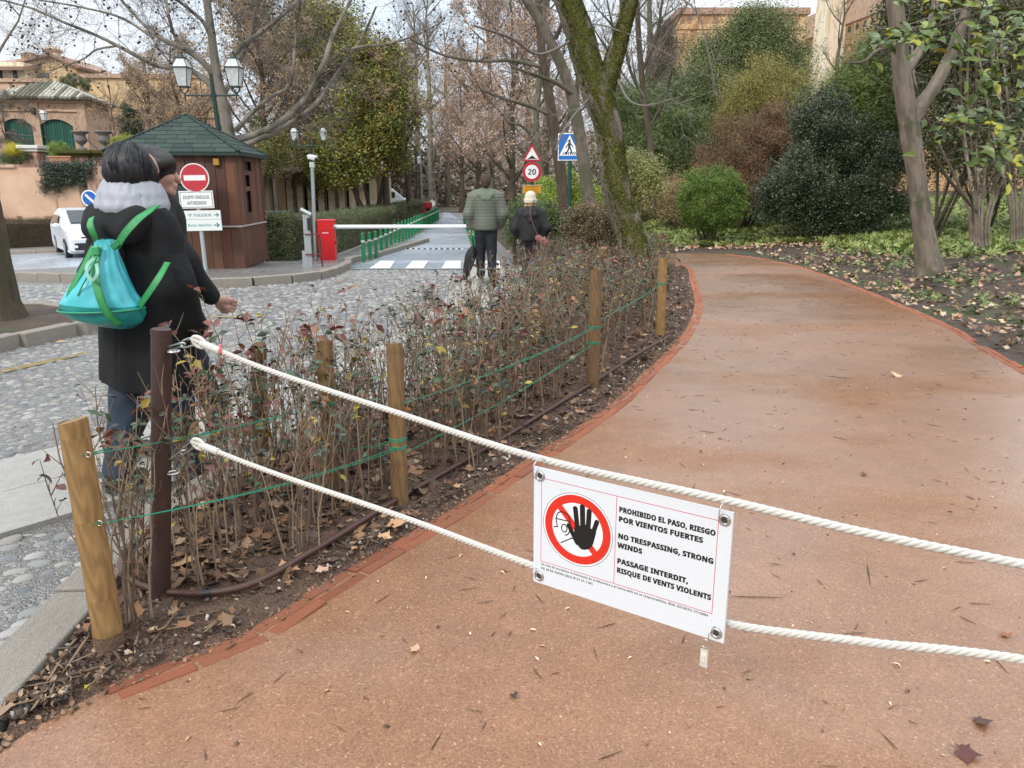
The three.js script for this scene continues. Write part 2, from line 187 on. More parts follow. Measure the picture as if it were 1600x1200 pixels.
const p930 = woodPost(...gPost(925, 610, 932, 423), .045, M.postWood[2], 'slim grey brown wooden post where the bed starts to bend', false);
const p1034 = woodPost(...gPost(1031, 528, 1036, 404), .045, M.postWood[0], 'pale wooden post at the bend of the path', false);
{ const t = at(942, 388, 8.98); woodPost(V(t.x, 0, t.z), t, .05, M.postWood[1], 'wooden post of which only the reddish top shows above far twigs', false); }
{ const m = dataTex(256, (u, v) => { const f = nB(u, v), a = nA(u, v * .4); return mix3([.19, .125, .11], [.31, .225, .20], f * .5 + a * .5); }, { rep: .4 }); M.brownSteel = new THREE.MeshStandardMaterial({ map: m, roughness: .55, metalness: .15 }); }
const bpB = onGround(252, 945), bpT = at(252, 514, -bpB.z);
{
  const g = thing('rope_post', 'dark brown painted steel post holding both white ropes', 'post', null, bpB), a = bpT.clone().sub(bpB), L = a.length();
  mesh('shaft', tube([a.clone().multiplyScalar(-.05), a.clone().multiplyScalar(.5), a.clone().multiplyScalar(.975), a.clone().multiplyScalar(.982)], [.033, .033, .033, .033], 24), M.brownSteel, g);
  mesh('cap', tube([a.clone().multiplyScalar(.982), a.clone().multiplyScalar(.996), a.clone()], [.0345, .0345, .031], 24), M.brownSteel, g);
  for (const k of [.93, .51]) { const t = new THREE.TorusGeometry(.018, .004, 8, 18); t.rotateX(Math.PI / 2); t.translate(a.x * k + .05, a.y * k, a.z * k + .02); mesh('eye_ring', t, M.steel, g); }
}
// the post on the other side of the path, which holds the far ends of the ropes
const rpB = V(1.62, 0, -.62);
{ const g = thing('rope_post', 'dark brown painted steel post at the other end of the ropes', 'post', null, rpB); mesh('shaft', tube([V(0, -.05, 0), V(0, .5, 0), V(0, 1.0, 0)], .033, 20), M.brownSteel, g); mesh('cap', tube([V(0, 1.0, 0), V(0, 1.018, 0)], .0345, 20), M.brownSteel, g); }
const ropeMap = dataTex(128, (u, v) => { const f = nB(u, v), s = Math.sin(v * 6.283 * 24 + u * 12) * .5 + .5; return mix3([.66, .645, .61], [.88, .865, .835], f * .5 + s * .4); }, { rep: .04 });
M.rope = new THREE.MeshStandardMaterial({ map: ropeMap, roughness: .92, bumpMap: sandBump, bumpScale: .001 });
M.tape = std([.72, .72, .70], .6);
function rope(label, pts) {
  const g = thing('rope', label, 'rope', 'white barrier ropes'); const c = new THREE.CatmullRomCurve3(pts, false, 'centripetal'), L = c.getLength(), N = Math.round(L / .0045), q = rng(7);
  const P = c.getSpacedPoints(N), up = V(0, 1, 0);
  for (let k = 0; k < 4; k++) { const a = []; for (let i = 0; i <= N; i++) { const t = P[Math.min(N, i + 1)].clone().sub(P[Math.max(0, i - 1)]).normalize(), s = V().crossVectors(t, up).normalize(), u = V().crossVectors(s, t), ph = i / N * L / .062 * 6.283 + k * Math.PI / 2; a.push(P[i].clone().addScaledVector(s, Math.cos(ph) * .0042).addScaledVector(u, Math.sin(ph) * .0042)); } mesh('strand', tube(a, .0044, 7), M.rope, g); }
  const w = []; for (let i = 0; i < 14; i++) w.push(c.getPointAt(i / 13 * .085 / L + .045 / L)); mesh('whipping', tube(w, w.map((_, i) => .0118 + .0008 * Math.sin(i * 2.2)), 14), M.rope, g);
  const b = c.getPointAt(.005 / L), dir = c.getTangentAt(0), loop = []; for (let i = 0; i <= 16; i++) { const an = i / 16 * Math.PI * 2; loop.push(b.clone().addScaledVector(dir, .028 + Math.cos(an) * .03).add(V(0, Math.sin(an) * .016, 0))); } mesh('eye_splice', tube(loop, .0065, 8, false), M.rope, g);
  const pt = c.getPointAt(.018 / L); return { g, c, start: b, dir };
}
const uA = at(300, 530, 2.45), upper = rope('upper white twisted rope above the notice board', [uA, at(410, 575, 2.30), at(620, 645, 2.0), at(845, 717, 1.572 + .02), at(1135, 782, 1.335), at(1350, 832, 1.22), at(1600, 882, 1.13), V(1.60, .93, -.66)]);
const lA = at(300, 690, 2.47), lower = rope('lower white twisted rope reaching behind the notice board', [lA, at(410, 733, 2.30), at(640, 812, 1.95), at(838, 886, 1.60), at(1000, 940, 1.46), at(1145, 976, 1.355), at(1350, 1003, 1.24), at(1600, 1031, 1.15), V(1.60, .80, -.66)]);
// steel quick links between post and ropes
for (const [rp, hub, lab] of [[upper, bpB.clone().lerp(bpT, .94), 'steel quick link joining the upper rope to the brown post'], [lower, bpB.clone().lerp(bpT, .55), 'steel quick link joining the lower rope to the brown post']]) {
  const g = thing('quick_link', lab, 'shackle', 'links at the rope post'); const a = hub.clone().add(V(.034, 0, .012)), b = rp.start.clone().addScaledVector(rp.dir, .012);
  for (const [k0, k1, tw] of [[-.1, .6, 0], [.45, 1.05, 1]]) { const l = [], A = a.clone().lerp(b, k0), B = a.clone().lerp(b, k1), ax = B.clone().sub(A), len = ax.length(); ax.normalize(); const side = tw ? V(0, 1, 0) : V(0, .5, .8).normalize(); for (let i = 0; i <= 24; i++) { const t = i / 24 * Math.PI * 2; l.push(A.clone().addScaledVector(ax, len * (.5 + .5 * Math.cos(t))).addScaledVector(side, .013 * Math.sin(t) / Math.sqrt(.3 + .7 * Math.sin(t) ** 2 + .001))); } mesh('link', tube(l, .0032, 8, false), M.steel, g); }
}
{ const p = at(345, 546, 2.39), l = []; for (let i = 0; i <= 20; i++) { const a = i / 20 * 6.283; l.push(p.clone().add(V(Math.sin(a) * .004, Math.cos(a) * .015, Math.sin(a) * .015))); } single('red_tape', tube(l, .0035, 6, false), std([.75, .12, .12], .6), 'small red tape tied round the upper rope', 'tape'); }
// notice board
const noticeTex = canvasTex(1760, 1120, (x, w, h) => {
  x.fillStyle = '#d9dde1'; x.fillRect(0, 0, w, h);
  x.fillStyle = 'rgba(120,130,140,.10)'; for (let i = 0; i < w; i += 15) x.fillRect(i, 0, 4, h);
  const r = rng(3); for (let i = 0; i < 160; i++) { x.fillStyle = `rgba(110,90,75,${.05 + .12 * r()})`; x.beginPath(); x.arc(r() * w, r() * h, 1 + r() * 4, 0, 7); x.fill(); }
  x.strokeStyle = '#c2213c'; x.lineWidth = 5; x.strokeRect(78, 88, 1574, 805); x.beginPath(); x.moveTo(800, 88); x.lineTo(800, 893); x.stroke();
  x.save(); x.translate(438, 490); x.scale(1.13, 1.13); x.translate(-397, -492); const cx = 397, cy = 492; x.fillStyle = '#5a5a5a'; x.beginPath(); x.arc(cx, cy, 300, 0, 7); x.fill(); x.fillStyle = '#e2e5e8'; x.beginPath(); x.arc(cx, cy, 296, 0, 7); x.fill(); x.fillStyle = '#d42d1c'; x.beginPath(); x.arc(cx, cy, 283, 0, 7); x.fill(); x.fillStyle = '#dfe2e5'; x.beginPath(); x.arc(cx, cy, 218, 0, 7); x.fill();
  x.save(); x.beginPath(); x.arc(cx, cy, 218, 0, 7); x.clip(); x.translate(cx, cy); x.rotate(Math.PI / 4); x.fillStyle = '#d42d1c'; x.fillRect(-260, -27, 520, 54); x.restore();
  x.strokeStyle = '#111'; x.lineWidth = 9; x.fillStyle = '#dfe2e5'; x.beginPath(); x.moveTo(190, 520); x.lineTo(225, 510); x.lineTo(215, 470); x.quadraticCurveTo(205, 385, 265, 375); x.quadraticCurveTo(330, 378, 335, 440); x.lineTo(335, 500); x.quadraticCurveTo(330, 560, 290, 565); x.moveTo(205, 445); x.lineTo(335, 440); x.stroke(); x.beginPath(); x.ellipse(285, 508, 24, 32, 0, 0, 7); x.stroke(); x.beginPath(); x.moveTo(255, 640); x.quadraticCurveTo(330, 590, 350, 575); x.lineTo(420, 570); x.stroke();
  x.fillStyle = '#141414'; x.strokeStyle = '#141414'; x.lineCap = 'round'; x.beginPath(); x.moveTo(372, 470); x.quadraticCurveTo(372, 620, 440, 645); x.quadraticCurveTo(520, 640, 540, 560); x.lineTo(560, 470); x.lineTo(470, 430); x.closePath(); x.fill();
  for (const [a, b, c, d, lw] of [[400, 480, 378, 320, 42], [445, 460, 438, 292, 44], [490, 460, 496, 315, 42], [530, 490, 562, 385, 38], [400, 600, 325, 475, 40]]) { x.lineWidth = lw; x.beginPath(); x.moveTo(a, b); x.lineTo(c, d); x.stroke(); }
  x.restore(); x.fillStyle = '#141414';
  const line = (t, y) => { x.font = 'bold 62px sans-serif'; const wd = x.measureText(t).width; x.save(); x.translate(822, y); x.scale(Math.min(1.08, 815 / wd), 1); x.fillText(t, 0, 0); x.strokeStyle = '#141414'; x.lineWidth = 5; x.strokeText(t, 0, 0); x.restore(); };
  line('PROHIBIDO EL PASO, RIESGO', 222); line('POR VIENTOS FUERTES', 308); line('NO TRESPASSING, STRONG', 462); line('WINDS', 546); line('PASSAGE INTERDIT,', 692); line('RISQUE DE VENTS VIOLENTS', 778);
  x.font = 'bold 31px sans-serif'; x.fillText('En caso de accidente el Patronato de la Alhambra y el Generalife no se responsabiliza. REAL DECRETO 171/2004', 82, 930, 1540); x.fillText('DE 30 DE ENERO (BOE Nº27 31-1-04)', 82, 972, 560);
});
{
  const g = thing('notice_board', 'white no trespassing notice with red prohibition circle hanging from the ropes', 'sign', null, V(.232, .772, -1.452), -33.9 * Math.PI / 180); g.rotation.x = 0;
  const W = .44, H = .275; const b = box(W, H, .005, 0, 0, 0), uvA = b.attributes.uv; mesh('panel', b, std([.66, .67, .68], .5), g);
  const f = new THREE.PlaneGeometry(W - .001, H - .001, 60, 30), fp = f.attributes.position; for (let i = 0; i < fp.count; i++) fp.setZ(i, .0030); f.computeVertexNormals(); mesh('printed_face', f, new THREE.MeshStandardMaterial({ map: noticeTex, roughness: .42 }), g);
  for (const [sx, sy] of [[-1, 1], [1, 1], [-1, -1], [1, -1]]) { const e = mesh('eyelet', merge([xf(new THREE.TorusGeometry(.0085, .0028, 8, 24), [0, 0, .0035]), xf(new THREE.RingGeometry(.0085, .0125, 24), [0, 0, .0042])]), M.steel, g); e.position.set(sx * (W / 2 - .016), sy * (H / 2 - .018), 0); const h = mesh('hole', xf(new THREE.CircleGeometry(.007, 18), [0, 0, .0034]), std([.05, .04, .035], .9), e); }
  g.updateMatrixWorld(true);
  const ring = (lx, ly, rx, ry, tiltz, lab, n) => { const p = g.localToWorld(V(lx, ly, .004)); const t = new THREE.TorusGeometry(1, .06, 8, 36); const o = single('split_ring', t, M.steel, lab, 'ring', 'rings that hold the notice'); o.position.copy(p); o.scale.set(rx, ry, rx); o.rotation.set(0, g.rotation.y + 1.25, tiltz); return o; };
  ring(-W / 2 + .016, H / 2 - .002, .02, .024, 0, 'steel ring holding the corner of the notice nearest the red circle to the upper rope');
  ring(W / 2 - .016, H / 2 - .002, .018, .022, .2, 'steel ring holding the notice to the upper rope above the word RIESGO'.toLowerCase());
  ring(-W / 2 + .010, -H / 2 + .018, .014, .018, .3, 'steel ring at the lower corner of the notice under the red circle');
  ring(W / 2 - .02, -H / 2 + .012, .017, .02, .3, 'steel ring at the lower corner of the notice, carrying a key tag');
  const tg = thing('key_tag', 'clear plastic key tag dangling below the notice', 'tag'); tg.position.copy(g.localToWorld(V(W / 2 - .036, -H / 2 - .028, .006))); tg.rotation.y = g.rotation.y; tg.scale.setScalar(.8);
  mesh('ring', xf(new THREE.TorusGeometry(.011, .0012, 8, 24), [0, .022, 0]), M.steel, tg); mesh('sleeve', new RoundedBoxGeometry(.02, .05, .003, 2, .0014).translate(0, -.02, 0), new THREE.MeshPhysicalMaterial({ color: C3(.85, .85, .82), roughness: .2, transmission: .6, thickness: 0 }), tg);
  mesh('paper', new THREE.PlaneGeometry(.015, .03).translate(0, -.014, .0024), new THREE.MeshStandardMaterial({ roughness: .7, map: canvasTex(90, 180, (x, w, h) => { x.fillStyle = '#d9d4c5'; x.fillRect(0, 0, w, h); x.fillStyle = '#333'; x.save(); x.translate(36, 170); x.rotate(-Math.PI / 2); x.font = '26px serif'; x.fillText('Puerta', 0, 0, 150); x.fillText('Coches', 0, 34, 150); x.restore(); }) }), tg);
}
// irrigation pipe: a loop round the rope post, then along the bed
{
  const a = [[640, 660], [520, 715], [420, 765], [315, 800], [252, 838], [206, 878], [192, 905], [212, 932], [260, 946], [320, 949], [390, 938], [480, 890], [620, 800], [760, 715], [850, 658], [930, 608], [1000, 562], [1045, 535]].map(([u, v]) => onGround(u, v, .062)); const p = smooth(a, 200);
  const g = thing('irrigation_pipe', 'brown irrigation hose looped round the steel post and running along the bed', 'hose'); const n = rng(9); p.forEach((q, i) => { q.y += .004 * Math.sin(i * .11) + .0008 * n.g(); });
  mesh('hose', tube(p, .0135, 12), std([.075, .034, .026], .42), g); const j = Math.round(200 * .53); mesh('joint', tube(p.slice(j, j + 3), .0165, 12), std([.02, .02, .022], .4), g);
}
// green wires strung between the stakes
{
  const S = postSpots, w = (a, ka, b, kb, sag, lab) => { const A = S[a].base.clone().lerp(S[a].top, ka).add(V(.03, 0, .03)), B = S[b].base.clone().lerp(S[b].top, kb).add(V(0, 0, .035)); const pts = []; for (let i = 0; i <= 14; i++) { const t = i / 14; pts.push(A.clone().lerp(B, t).add(V(0, -sag * 4 * t * (1 - t), 0))); } const p2 = pts.map((p, i) => p.clone().add(V(0, .012 * (1 - i / 14) - .01, .004))); const g = thing('green_wire', lab, 'wire', 'green wires of the bed fence'); mesh('strand', tube(pts, .0017, 5), M.wire, g); mesh('strand', tube(p2, .0017, 5), M.wire, g); mesh('knot', merge([0, 1, 2].map((k) => xf(new THREE.TorusGeometry(S[b].r * 1.04, .0022, 5, 18), [B.x, B.y - .004 * k, B.z - .035], [Math.PI / 2 + .06 * k, 0, 0]))), M.wire, g); };
  w(0, .88, 3, .55, .01, 'green wire from the muddy corner post to the half hidden post'); w(0, .60, 2, .40, .03, 'lower green wire from the muddy corner post towards the middle post'); w(0, .88, 1, .62, .015, 'upper green wire from the muddy corner post to the weathered leaning post'); w(1, .3, 2, .45, .01, 'short green wire between the two posts behind the ropes'); w(2, .66, 4, .55, .03, 'upper green wire from the middle post to the bend of the bed'); w(2, .36, 4, .42, .03, 'lower green wire from the middle post to the bend of the bed'); w(4, .6, 5, .7, .01, 'green wire between the two posts at the bend'); w(4, .9, 6, .8, .01, 'green wire running back from the slim grey brown post');
  for (const k of [.88, .6]) { const p = S[0].base.clone().lerp(S[0].top, k).add(V(.042, 0, .02)); const o = single('screw_eye', merge([xf(new THREE.TorusGeometry(.008, .002, 8, 18)), xf(new THREE.CylinderGeometry(.002, .002, .03, 8), [-.02, 0, 0], [0, 0, Math.PI / 2])]), M.steel, k > .7 ? 'small steel screw eye near the top of the corner post' : 'small steel screw eye halfway up the corner post', 'screw eye', 'screw eyes of the corner post'); o.position.copy(p); }
}
// ---------------------------------------------------------------- leaf shapes
function blade(len, wid, fold = .25, curl = .15) { const p = [0, 0, 0, -wid / 2, fold * wid * .5, len * .45, 0, 0, len * .5, wid / 2, fold * wid * .5, len * .45, 0, -curl * len, len, -wid * .3, fold * wid * .3, len * .8, wid * .3, fold * wid * .3, len * .8]; const g = new THREE.BufferGeometry(); g.setAttribute('position', new THREE.Float32BufferAttribute(p, 3)); g.setAttribute('uv', new THREE.Float32BufferAttribute(new Array(14).fill(0), 2)); g.setIndex([0, 2, 1, 0, 3, 2, 1, 2, 5, 2, 3, 6, 5, 2, 4, 2, 6, 4]); g.computeVertexNormals(); return g; }
function diamond(len, wid) { const g = new THREE.BufferGeometry(); g.setAttribute('position', new THREE.Float32BufferAttribute([0, 0, 0, -wid / 2, wid * .12, len * .5, wid / 2, wid * .12, len * .5, 0, -.1 * len, len], 3)); g.setAttribute('uv', new THREE.Float32BufferAttribute(new Array(8).fill(0), 2)); g.setIndex([0, 2, 1, 1, 2, 3]); g.computeVertexNormals(); return g; }
// a twig end carrying n leaves, about 1 m across: copied to fill crowns
function spray(seed, n, len, wid, spread = .5, droop = 0) { const r = rng(seed), a = []; for (let i = 0; i < n; i++) { const g = diamond(len * r.r(.7, 1.2), wid * r.r(.7, 1.2)); a.push(xf(g, [r.g() * spread, r.g() * spread * .8, r.g() * spread], [r.r(-1.2, .9) - droop, r.r(0, 6.283), r.g() * .7])); } return merge(a); }
// plane-tree leaf with five lobes, slightly curled
function planeLeaf(seed, size) { const r = rng(seed), pts = []; const lobes = [-2.35, -1.25, 0, 1.25, 2.35]; const s = new THREE.Shape(); const out = []; lobes.forEach((a, i) => { const L = size * [.36, .5, .56, .5, .36][i] * r.r(.88, 1.08); if (i) { const m = (a + lobes[i - 1]) / 2; out.push([Math.sin(m) * size * .33, Math.cos(m) * size * .33]); } out.push([Math.sin(a - .22) * L * .72, Math.cos(a - .22) * L * .72], [Math.sin(a) * L, Math.cos(a) * L], [Math.sin(a + .22) * L * .72, Math.cos(a + .22) * L * .72]); }); out.push([size * .04, -size * .1], [size * .015, -size * .4], [-size * .015, -size * .4], [-size * .04, -size * .1]); s.setFromPoints(out.map(([x, y]) => new THREE.Vector2(x, y))); const g = new THREE.ShapeGeometry(s); g.rotateX(-Math.PI / 2); const p = g.attributes.position, k1 = r.r(.3, 1.3), k2 = r.r(.2, 1.0); for (let i = 0; i < p.count; i++) { const x = p.getX(i) / size, z = p.getZ(i) / size; p.setY(i, size * (k1 * x * x + k2 * z * z * .7 + .1 * Math.sin(x * 9 + seed)) * .5); } g.computeVertexNormals(); return g; }
M.leafy = std(0xffffff, .55); M.leafGloss = std(0xffffff, .35); M.dry = std(0xffffff, .85);
const shade = (c, k) => c.map((v) => v * k);
const col = (r, g, b) => C3(r, g, b);
function paint(g, c) { const n = g.attributes.position.count, a = new Float32Array(n * 3); for (let i = 0; i < n; i++) { a[i * 3] = c[0]; a[i * 3 + 1] = c[1]; a[i * 3 + 2] = c[2]; } g.setAttribute('color', new THREE.BufferAttribute(a, 3)); return g; }
M.vc = std(0xffffff, .7, { vertexColors: true }); M.vcLeaf = std(0xffffff, .5, { vertexColors: true });

// ---------------------------------------------------------------- young hedge plants of the bed: thin upright stems with a few leaves left
const twigCols = [[.19, .125, .078], [.25, .175, .11], [.14, .092, .06], [.29, .215, .14]];
const leafCols = [[.055, .085, .04], [.065, .095, .055], [.085, .115, .06], [.06, .09, .045], [.075, .10, .07], [.16, .06, .04], [.13, .045, .035], [.24, .11, .05], [.09, .095, .07], [.05, .055, .05], [.30, .22, .035]];
function hedgePlant(seed, full) {
  const r = rng(seed), st = [], lf = []; const nS = 6 + Math.floor(r() * 5);
  for (let i = 0; i < nS; i++) {
    const b = V(r.g() * .09, -.02, r.g() * .09), h = r.r(.55, 1.0) * (full ? 1.02 : .95), lean = V(r.g() * .16, 0, r.g() * .16), pts = [], rad = []; const r0 = r.r(.0035, .0062);
    for (let k = 0; k <= 6; k++) { const t = k / 6; pts.push(V(b.x + lean.x * t * (.5 + t) + r.g() * .011, b.y + h * t, b.z + lean.z * t * (.5 + t) + r.g() * .011)); rad.push(r0 * (1 - .72 * t)); }
    const c = r.pick(twigCols); st.push(paint(tube(pts, rad, 4, false), c));
    const nT = full ? 8 : 6; for (let k = 0; k < nT; k++) { const t = r.r(.3, 1), q = Math.min(5, Math.floor(t * 6)), p = pts[q].clone().lerp(pts[q + 1], t * 6 - q), an = r() * 6.283, L = r.r(.06, .22) * (1.15 - t * .5), e = p.clone().add(V(Math.cos(an) * L * .55, L * r.r(.5, 1), Math.sin(an) * L * .55)), m = p.clone().lerp(e, .5).add(V(r.g() * .012, r.g() * .012, r.g() * .012)); st.push(paint(tube([p, m, e], [.0024, .0018, .0009], 3, false), r.pick(twigCols)));
      const nL = r() < (full ? .85 : .58) ? 1 + Math.floor(r() * (full ? 4 : 3)) : 0; const lc = seed % 9 === 7 && p.y > .6 && r() < .4 ? [.15, .05, .035] : r() < .3 ? null : r.pick(leafCols); for (let j = 0; j < nL; j++) { const lp = p.clone().lerp(e, r.r(.4, 1.05)), sz = r.r(.026, .055) * (seed % 9 === 7 && p.y > .6 ? 1.25 : 1); lf.push(paint(xf(blade(sz, sz * r.r(.42, .58), .3, r.r(0, .3)), [lp.x, lp.y, lp.z], [r.r(-1.3, .9), r() * 6.283, r.g() * .6]), shade(lc || r.pick(leafCols), r.r(.8, 1.25)))); } }
  }
  return { stems: merge(st), leaves: merge(lf) };
}
const plantVar = []; for (let i = 0; i < 9; i++) plantVar.push(hedgePlant(300 + i, i >= 4));
{
  const r = rng(55); let n = 0; const spots = [];
  for (let d = 2.05; d < 16.4; d += d < 6 ? .27 : d < 9 ? .33 : .42) { const a = kerbX(d) + .2, b = bedX(d) - (d < 4.4 ? .24 : .36); for (let x = a; x < b + .01; x += d < 4.4 ? .25 : d < 6 ? .29 : d < 9 ? .34 : .42) spots.push([x + r.g() * .08, -d + r.g() * .08]); }
  const lab = (x, d) => d < 2.9 ? 'twiggy young hedge plant near the muddy corner post' : d < 4.4 ? 'thin stemmed young hedge plant behind the two ropes' : d < 7 ? 'leafy twiggy hedge plant in the middle of the bed' : d < 11 ? 'dense twiggy hedge plant beyond the slim grey brown post' : 'far twiggy hedge plant where the bed meets the mossy tree';
  for (const [x, z] of spots) { const d = -z; if (Math.hypot(x - bpB.x, z - bpB.z) < .1 || (d < 2.5 && r() < .2)) continue; const v = plantVar[d < 3.6 ? Math.floor(r() * 5) : d < 5 ? Math.floor(r() * 9) : 4 + Math.floor(r() * 5)]; const zone = lab(x, d); const g = thing('hedge_plant', zone, 'hedge plant', 'young hedge plants of the bed', seat(x, z, .015), r() * 6.283); mesh('stems', v.stems, M.vc, g); mesh('leaves', v.leaves, M.vcLeaf, g); const s = r.r(.82, 1.08) * (d > 6 ? lerp(1, .8, ss(6, 12, d)) : 1); g.scale.set(s, s, s); n++; }
  console.log('hedge plants', n);
}
// ---------------------------------------------------------------- litter
const PL = [planeLeaf(1, 1), planeLeaf(2, 1), planeLeaf(3, 1), planeLeaf(4, 1), planeLeaf(5, 1)];
{
  const r = rng(66), items = PL.map(() => []), tan = [[.26, .14, .075], [.1, .06, .04], [.15, .085, .05], [.34, .18, .095], [.42, .25, .14], [.25, .12, .065], [.48, .32, .2], [.2, .1, .06], [.14, .085, .06]];
  for (let k = 0; k < 8200; k++) { const d = 1.9 + 14.5 * Math.pow(r(), 1.4), a = kerbX(d) + .1, b = bedX(d) - .06, x = r.r(a, b); if ((b - a < .7 && r() < .85) || (d < 2.25 && r() < .7)) continue; if (x > b - .3 && r() < .6) continue; items[Math.floor(r() * 5)].push({ p: seat(x, -d, .03 + r() * .03), s: r.r(.022, .085) * (r() < .08 ? 1.5 : 1), r: [r.g() * .7, r() * 6.283, r.g() * .7], c: col(...shade(r.pick(tan), r.r(.35, 1.0))) }); }
  const bedLitter = new THREE.Group(); bedLitter.name = 'leaf_litter'; bedLitter.userData = { kind: 'stuff', label: 'dry brown leaf litter on the soil of the hedge bed', category: 'leaf litter' }; scene.add(bedLitter); items.forEach((a, i) => scatter('leaf_litter_layer', bedLitter, PL[i], M.dry, a));
  { const cl = [], gr = [], G = mergeVertices(new THREE.IcosahedronGeometry(1, 1).deleteAttribute('uv').deleteAttribute('normal')); const q = rng(8), p = G.attributes.position; for (let i = 0; i < p.count; i++) { const k = 1 + q.g() * .3; p.setXYZ(i, p.getX(i) * k, p.getY(i) * k * .7, p.getZ(i) * k); } G.computeVertexNormals();
    for (let k = 0; k < 20000; k++) { const d = 1.9 + 14.5 * Math.pow(r(), 2.2), x = r.r(kerbX(d) + .1, bedX(d) - .03), s = r.r(.003, .013); if (bedX(d) - kerbX(d) < .9 && r() < .9) continue; cl.push({ p: seat(x, -d, .022 + r() * .014), s: [s, s * .7, s * r.r(.7, 1.3)], r: [r() * 3, r() * 6, r() * 3], c: col(...shade(r() < .12 ? [.42, .38, .33] : r.pick([[.08, .055, .042], [.12, .085, .062], [.055, .04, .03], [.15, .1, .07]]), r.r(.7, 1.2))) }); }
    for (let k = 0; k < 2600; k++) { const p = leftCurve.getPointAt(.1 + .35 * r()), x = p.x + r.g() * .11, s = r.r(.003, .011); if (-p.z < 1.3 || x > p.x + .03) continue; cl.push({ p: seat(x, p.z + r.g() * .07, .006), s: [s, s * .6, s], r: [r() * 3, r() * 6, r() * 3], c: col(...shade(r() < .5 ? [.3, .17, .1] : [.15, .1, .07], r.r(.7, 1.2))) }); }
    scatter('soil_clods', bedLitter, G, M.dry, cl); }
  { const fr = []; for (let k = 0; k < 9000; k++) { const d = 1.95 + 12 * Math.pow(r(), 2), x = r.r(kerbX(d) + .1, bedX(d) - .03), L = r.r(.008, .03); if (bedX(d) - kerbX(d) < .9 && r() < .8) continue; fr.push({ p: seat(x, -d, .03 + r() * .02), s: L, r: [r.g() * .8, r() * 6.283, r.g() * .8], c: col(...shade(r.pick([[.2, .11, .06], [.1, .06, .04], [.06, .04, .03], [.34, .2, .11], [.16, .1, .07], [.42, .3, .2]]), r.r(.6, 1.1))) }); } scatter('leaf_fragments', bedLitter, blade(1, .5, .5, .4), M.dry, fr);
    const sk = []; for (let k = 0; k < 900; k++) { const d = 1.95 + 10 * Math.pow(r(), 1.8), x = r.r(kerbX(d) + .12, bedX(d) - .05), L = r.r(.03, .12); if (bedX(d) - kerbX(d) < .9 && r() < .85) continue; sk.push({ p: seat(x, -d, .042), s: [.0016, .0016, L], r: [r.g() * .12, r() * 6.283, 0], c: col(...r.pick([[.12, .075, .045], [.2, .13, .08], [.08, .05, .035]])) }); } scatter('fallen_twigs', bedLitter, tube([V(0, 0, -.5), V(3, 1.5, -.1), V(-2, 1, .25), V(1.5, 0, .5)], [.9, 1, .8, .4], 5), M.dry, sk); }
  const it2 = PL.map(() => []), tan2 = [[.52, .33, .2], [.62, .44, .29], [.4, .21, .12], [.56, .42, .3], [.34, .17, .1]];
  for (let k = 0; k < 9500; k++) { const d = 4 + 22 * r(), e = Math.pow(r(), 1.3) * 15, x = pathRightX(Math.min(d, 16)) + .15 + e; if (d > 17 && r() < .4) continue; it2[Math.floor(r() * 5)].push({ p: seat(x, -d, .015 + r() * .02), s: r.r(.04, .12), r: [r.g() * .6, r() * 6.283, r.g() * .6], c: col(...shade(r.pick(tan2), r.r(.5, 1.0))) }); }
  for (let k = 0; k < 900; k++) { const x = r.r(2.5, 9), d = r.r(18.9, 22) ; it2[Math.floor(r() * 5)].push({ p: seat(x, -d, .02), s: r.r(.06, .17), r: [r.g() * .6, r() * 6.283, r.g() * .6], c: col(...r.pick(tan2)) }); }
  const gardenLitter = new THREE.Group(); gardenLitter.name = 'leaf_litter'; gardenLitter.name = 'garden_leaf_litter'; gardenLitter.userData = { kind: 'stuff', label: 'pale fallen plane leaves strewn over the garden soil', category: 'leaf litter' }; scene.add(gardenLitter); it2.forEach((a, i) => scatter('garden_leaf_layer', gardenLitter, PL[i], M.dry, a));
  // twigs, seeds and grit on the path
  const tw = [], bit = []; for (let k = 0; k < 1500; k++) { const d = 1.05 + 15 * Math.pow(r(), 1.6), x = r.r(Math.max(-1.3, bedX(Math.max(1.8, d)) + .15), pathRightX(d) - .1); const L = r.r(.012, .05) * (r() < .04 ? 2.2 : 1); if (r() < .34) tw.push({ p: seat(x, -d, .003), s: [.0011 + L * .008, .0011 + L * .008, L], r: [0, r() * 6.283, 0], c: col(...r.pick([[.07, .04, .025], [.16, .09, .05], [.11, .06, .04]])) }); else bit.push({ p: seat(x, -d, .003), s: r.r(.004, .016), r: [r.g() * .3, r() * 6.283, r.g() * .3], c: col(...r.pick([[.62, .44, .28], [.1, .06, .04], [.5, .32, .18], [.16, .09, .06], [.7, .56, .4], [.3, .2, .1]])) }); }
  const stick = tube([V(0, 0, -.5), V(.6, .3, -.1), V(-.5, .2, .25), V(.3, 0, .5)], [.9, 1, .8, .4], 5), pd = new THREE.Group(); pd.name = 'path_debris'; pd.userData = { kind: 'stuff', label: 'small twigs, bud scales and grit scattered on the sandy path', category: 'debris' }; scene.add(pd); scatter('twig_bits', pd, stick, M.dry, tw); scatter('bud_scales', pd, blade(2, .7, .5, .4), M.dry, bit);
  // larger leaves one by one
  const one = (u, v, s, c, lab, lift = .008) => { const o = single('fallen_leaf', r.pick(PL), std(c, .8), lab, 'leaf', 'single fallen leaves'); o.position.copy(onGround(u, v, lift)); o.rotation.set(r.g() * .25, r() * 6.283, r.g() * .25); o.scale.setScalar(s); };
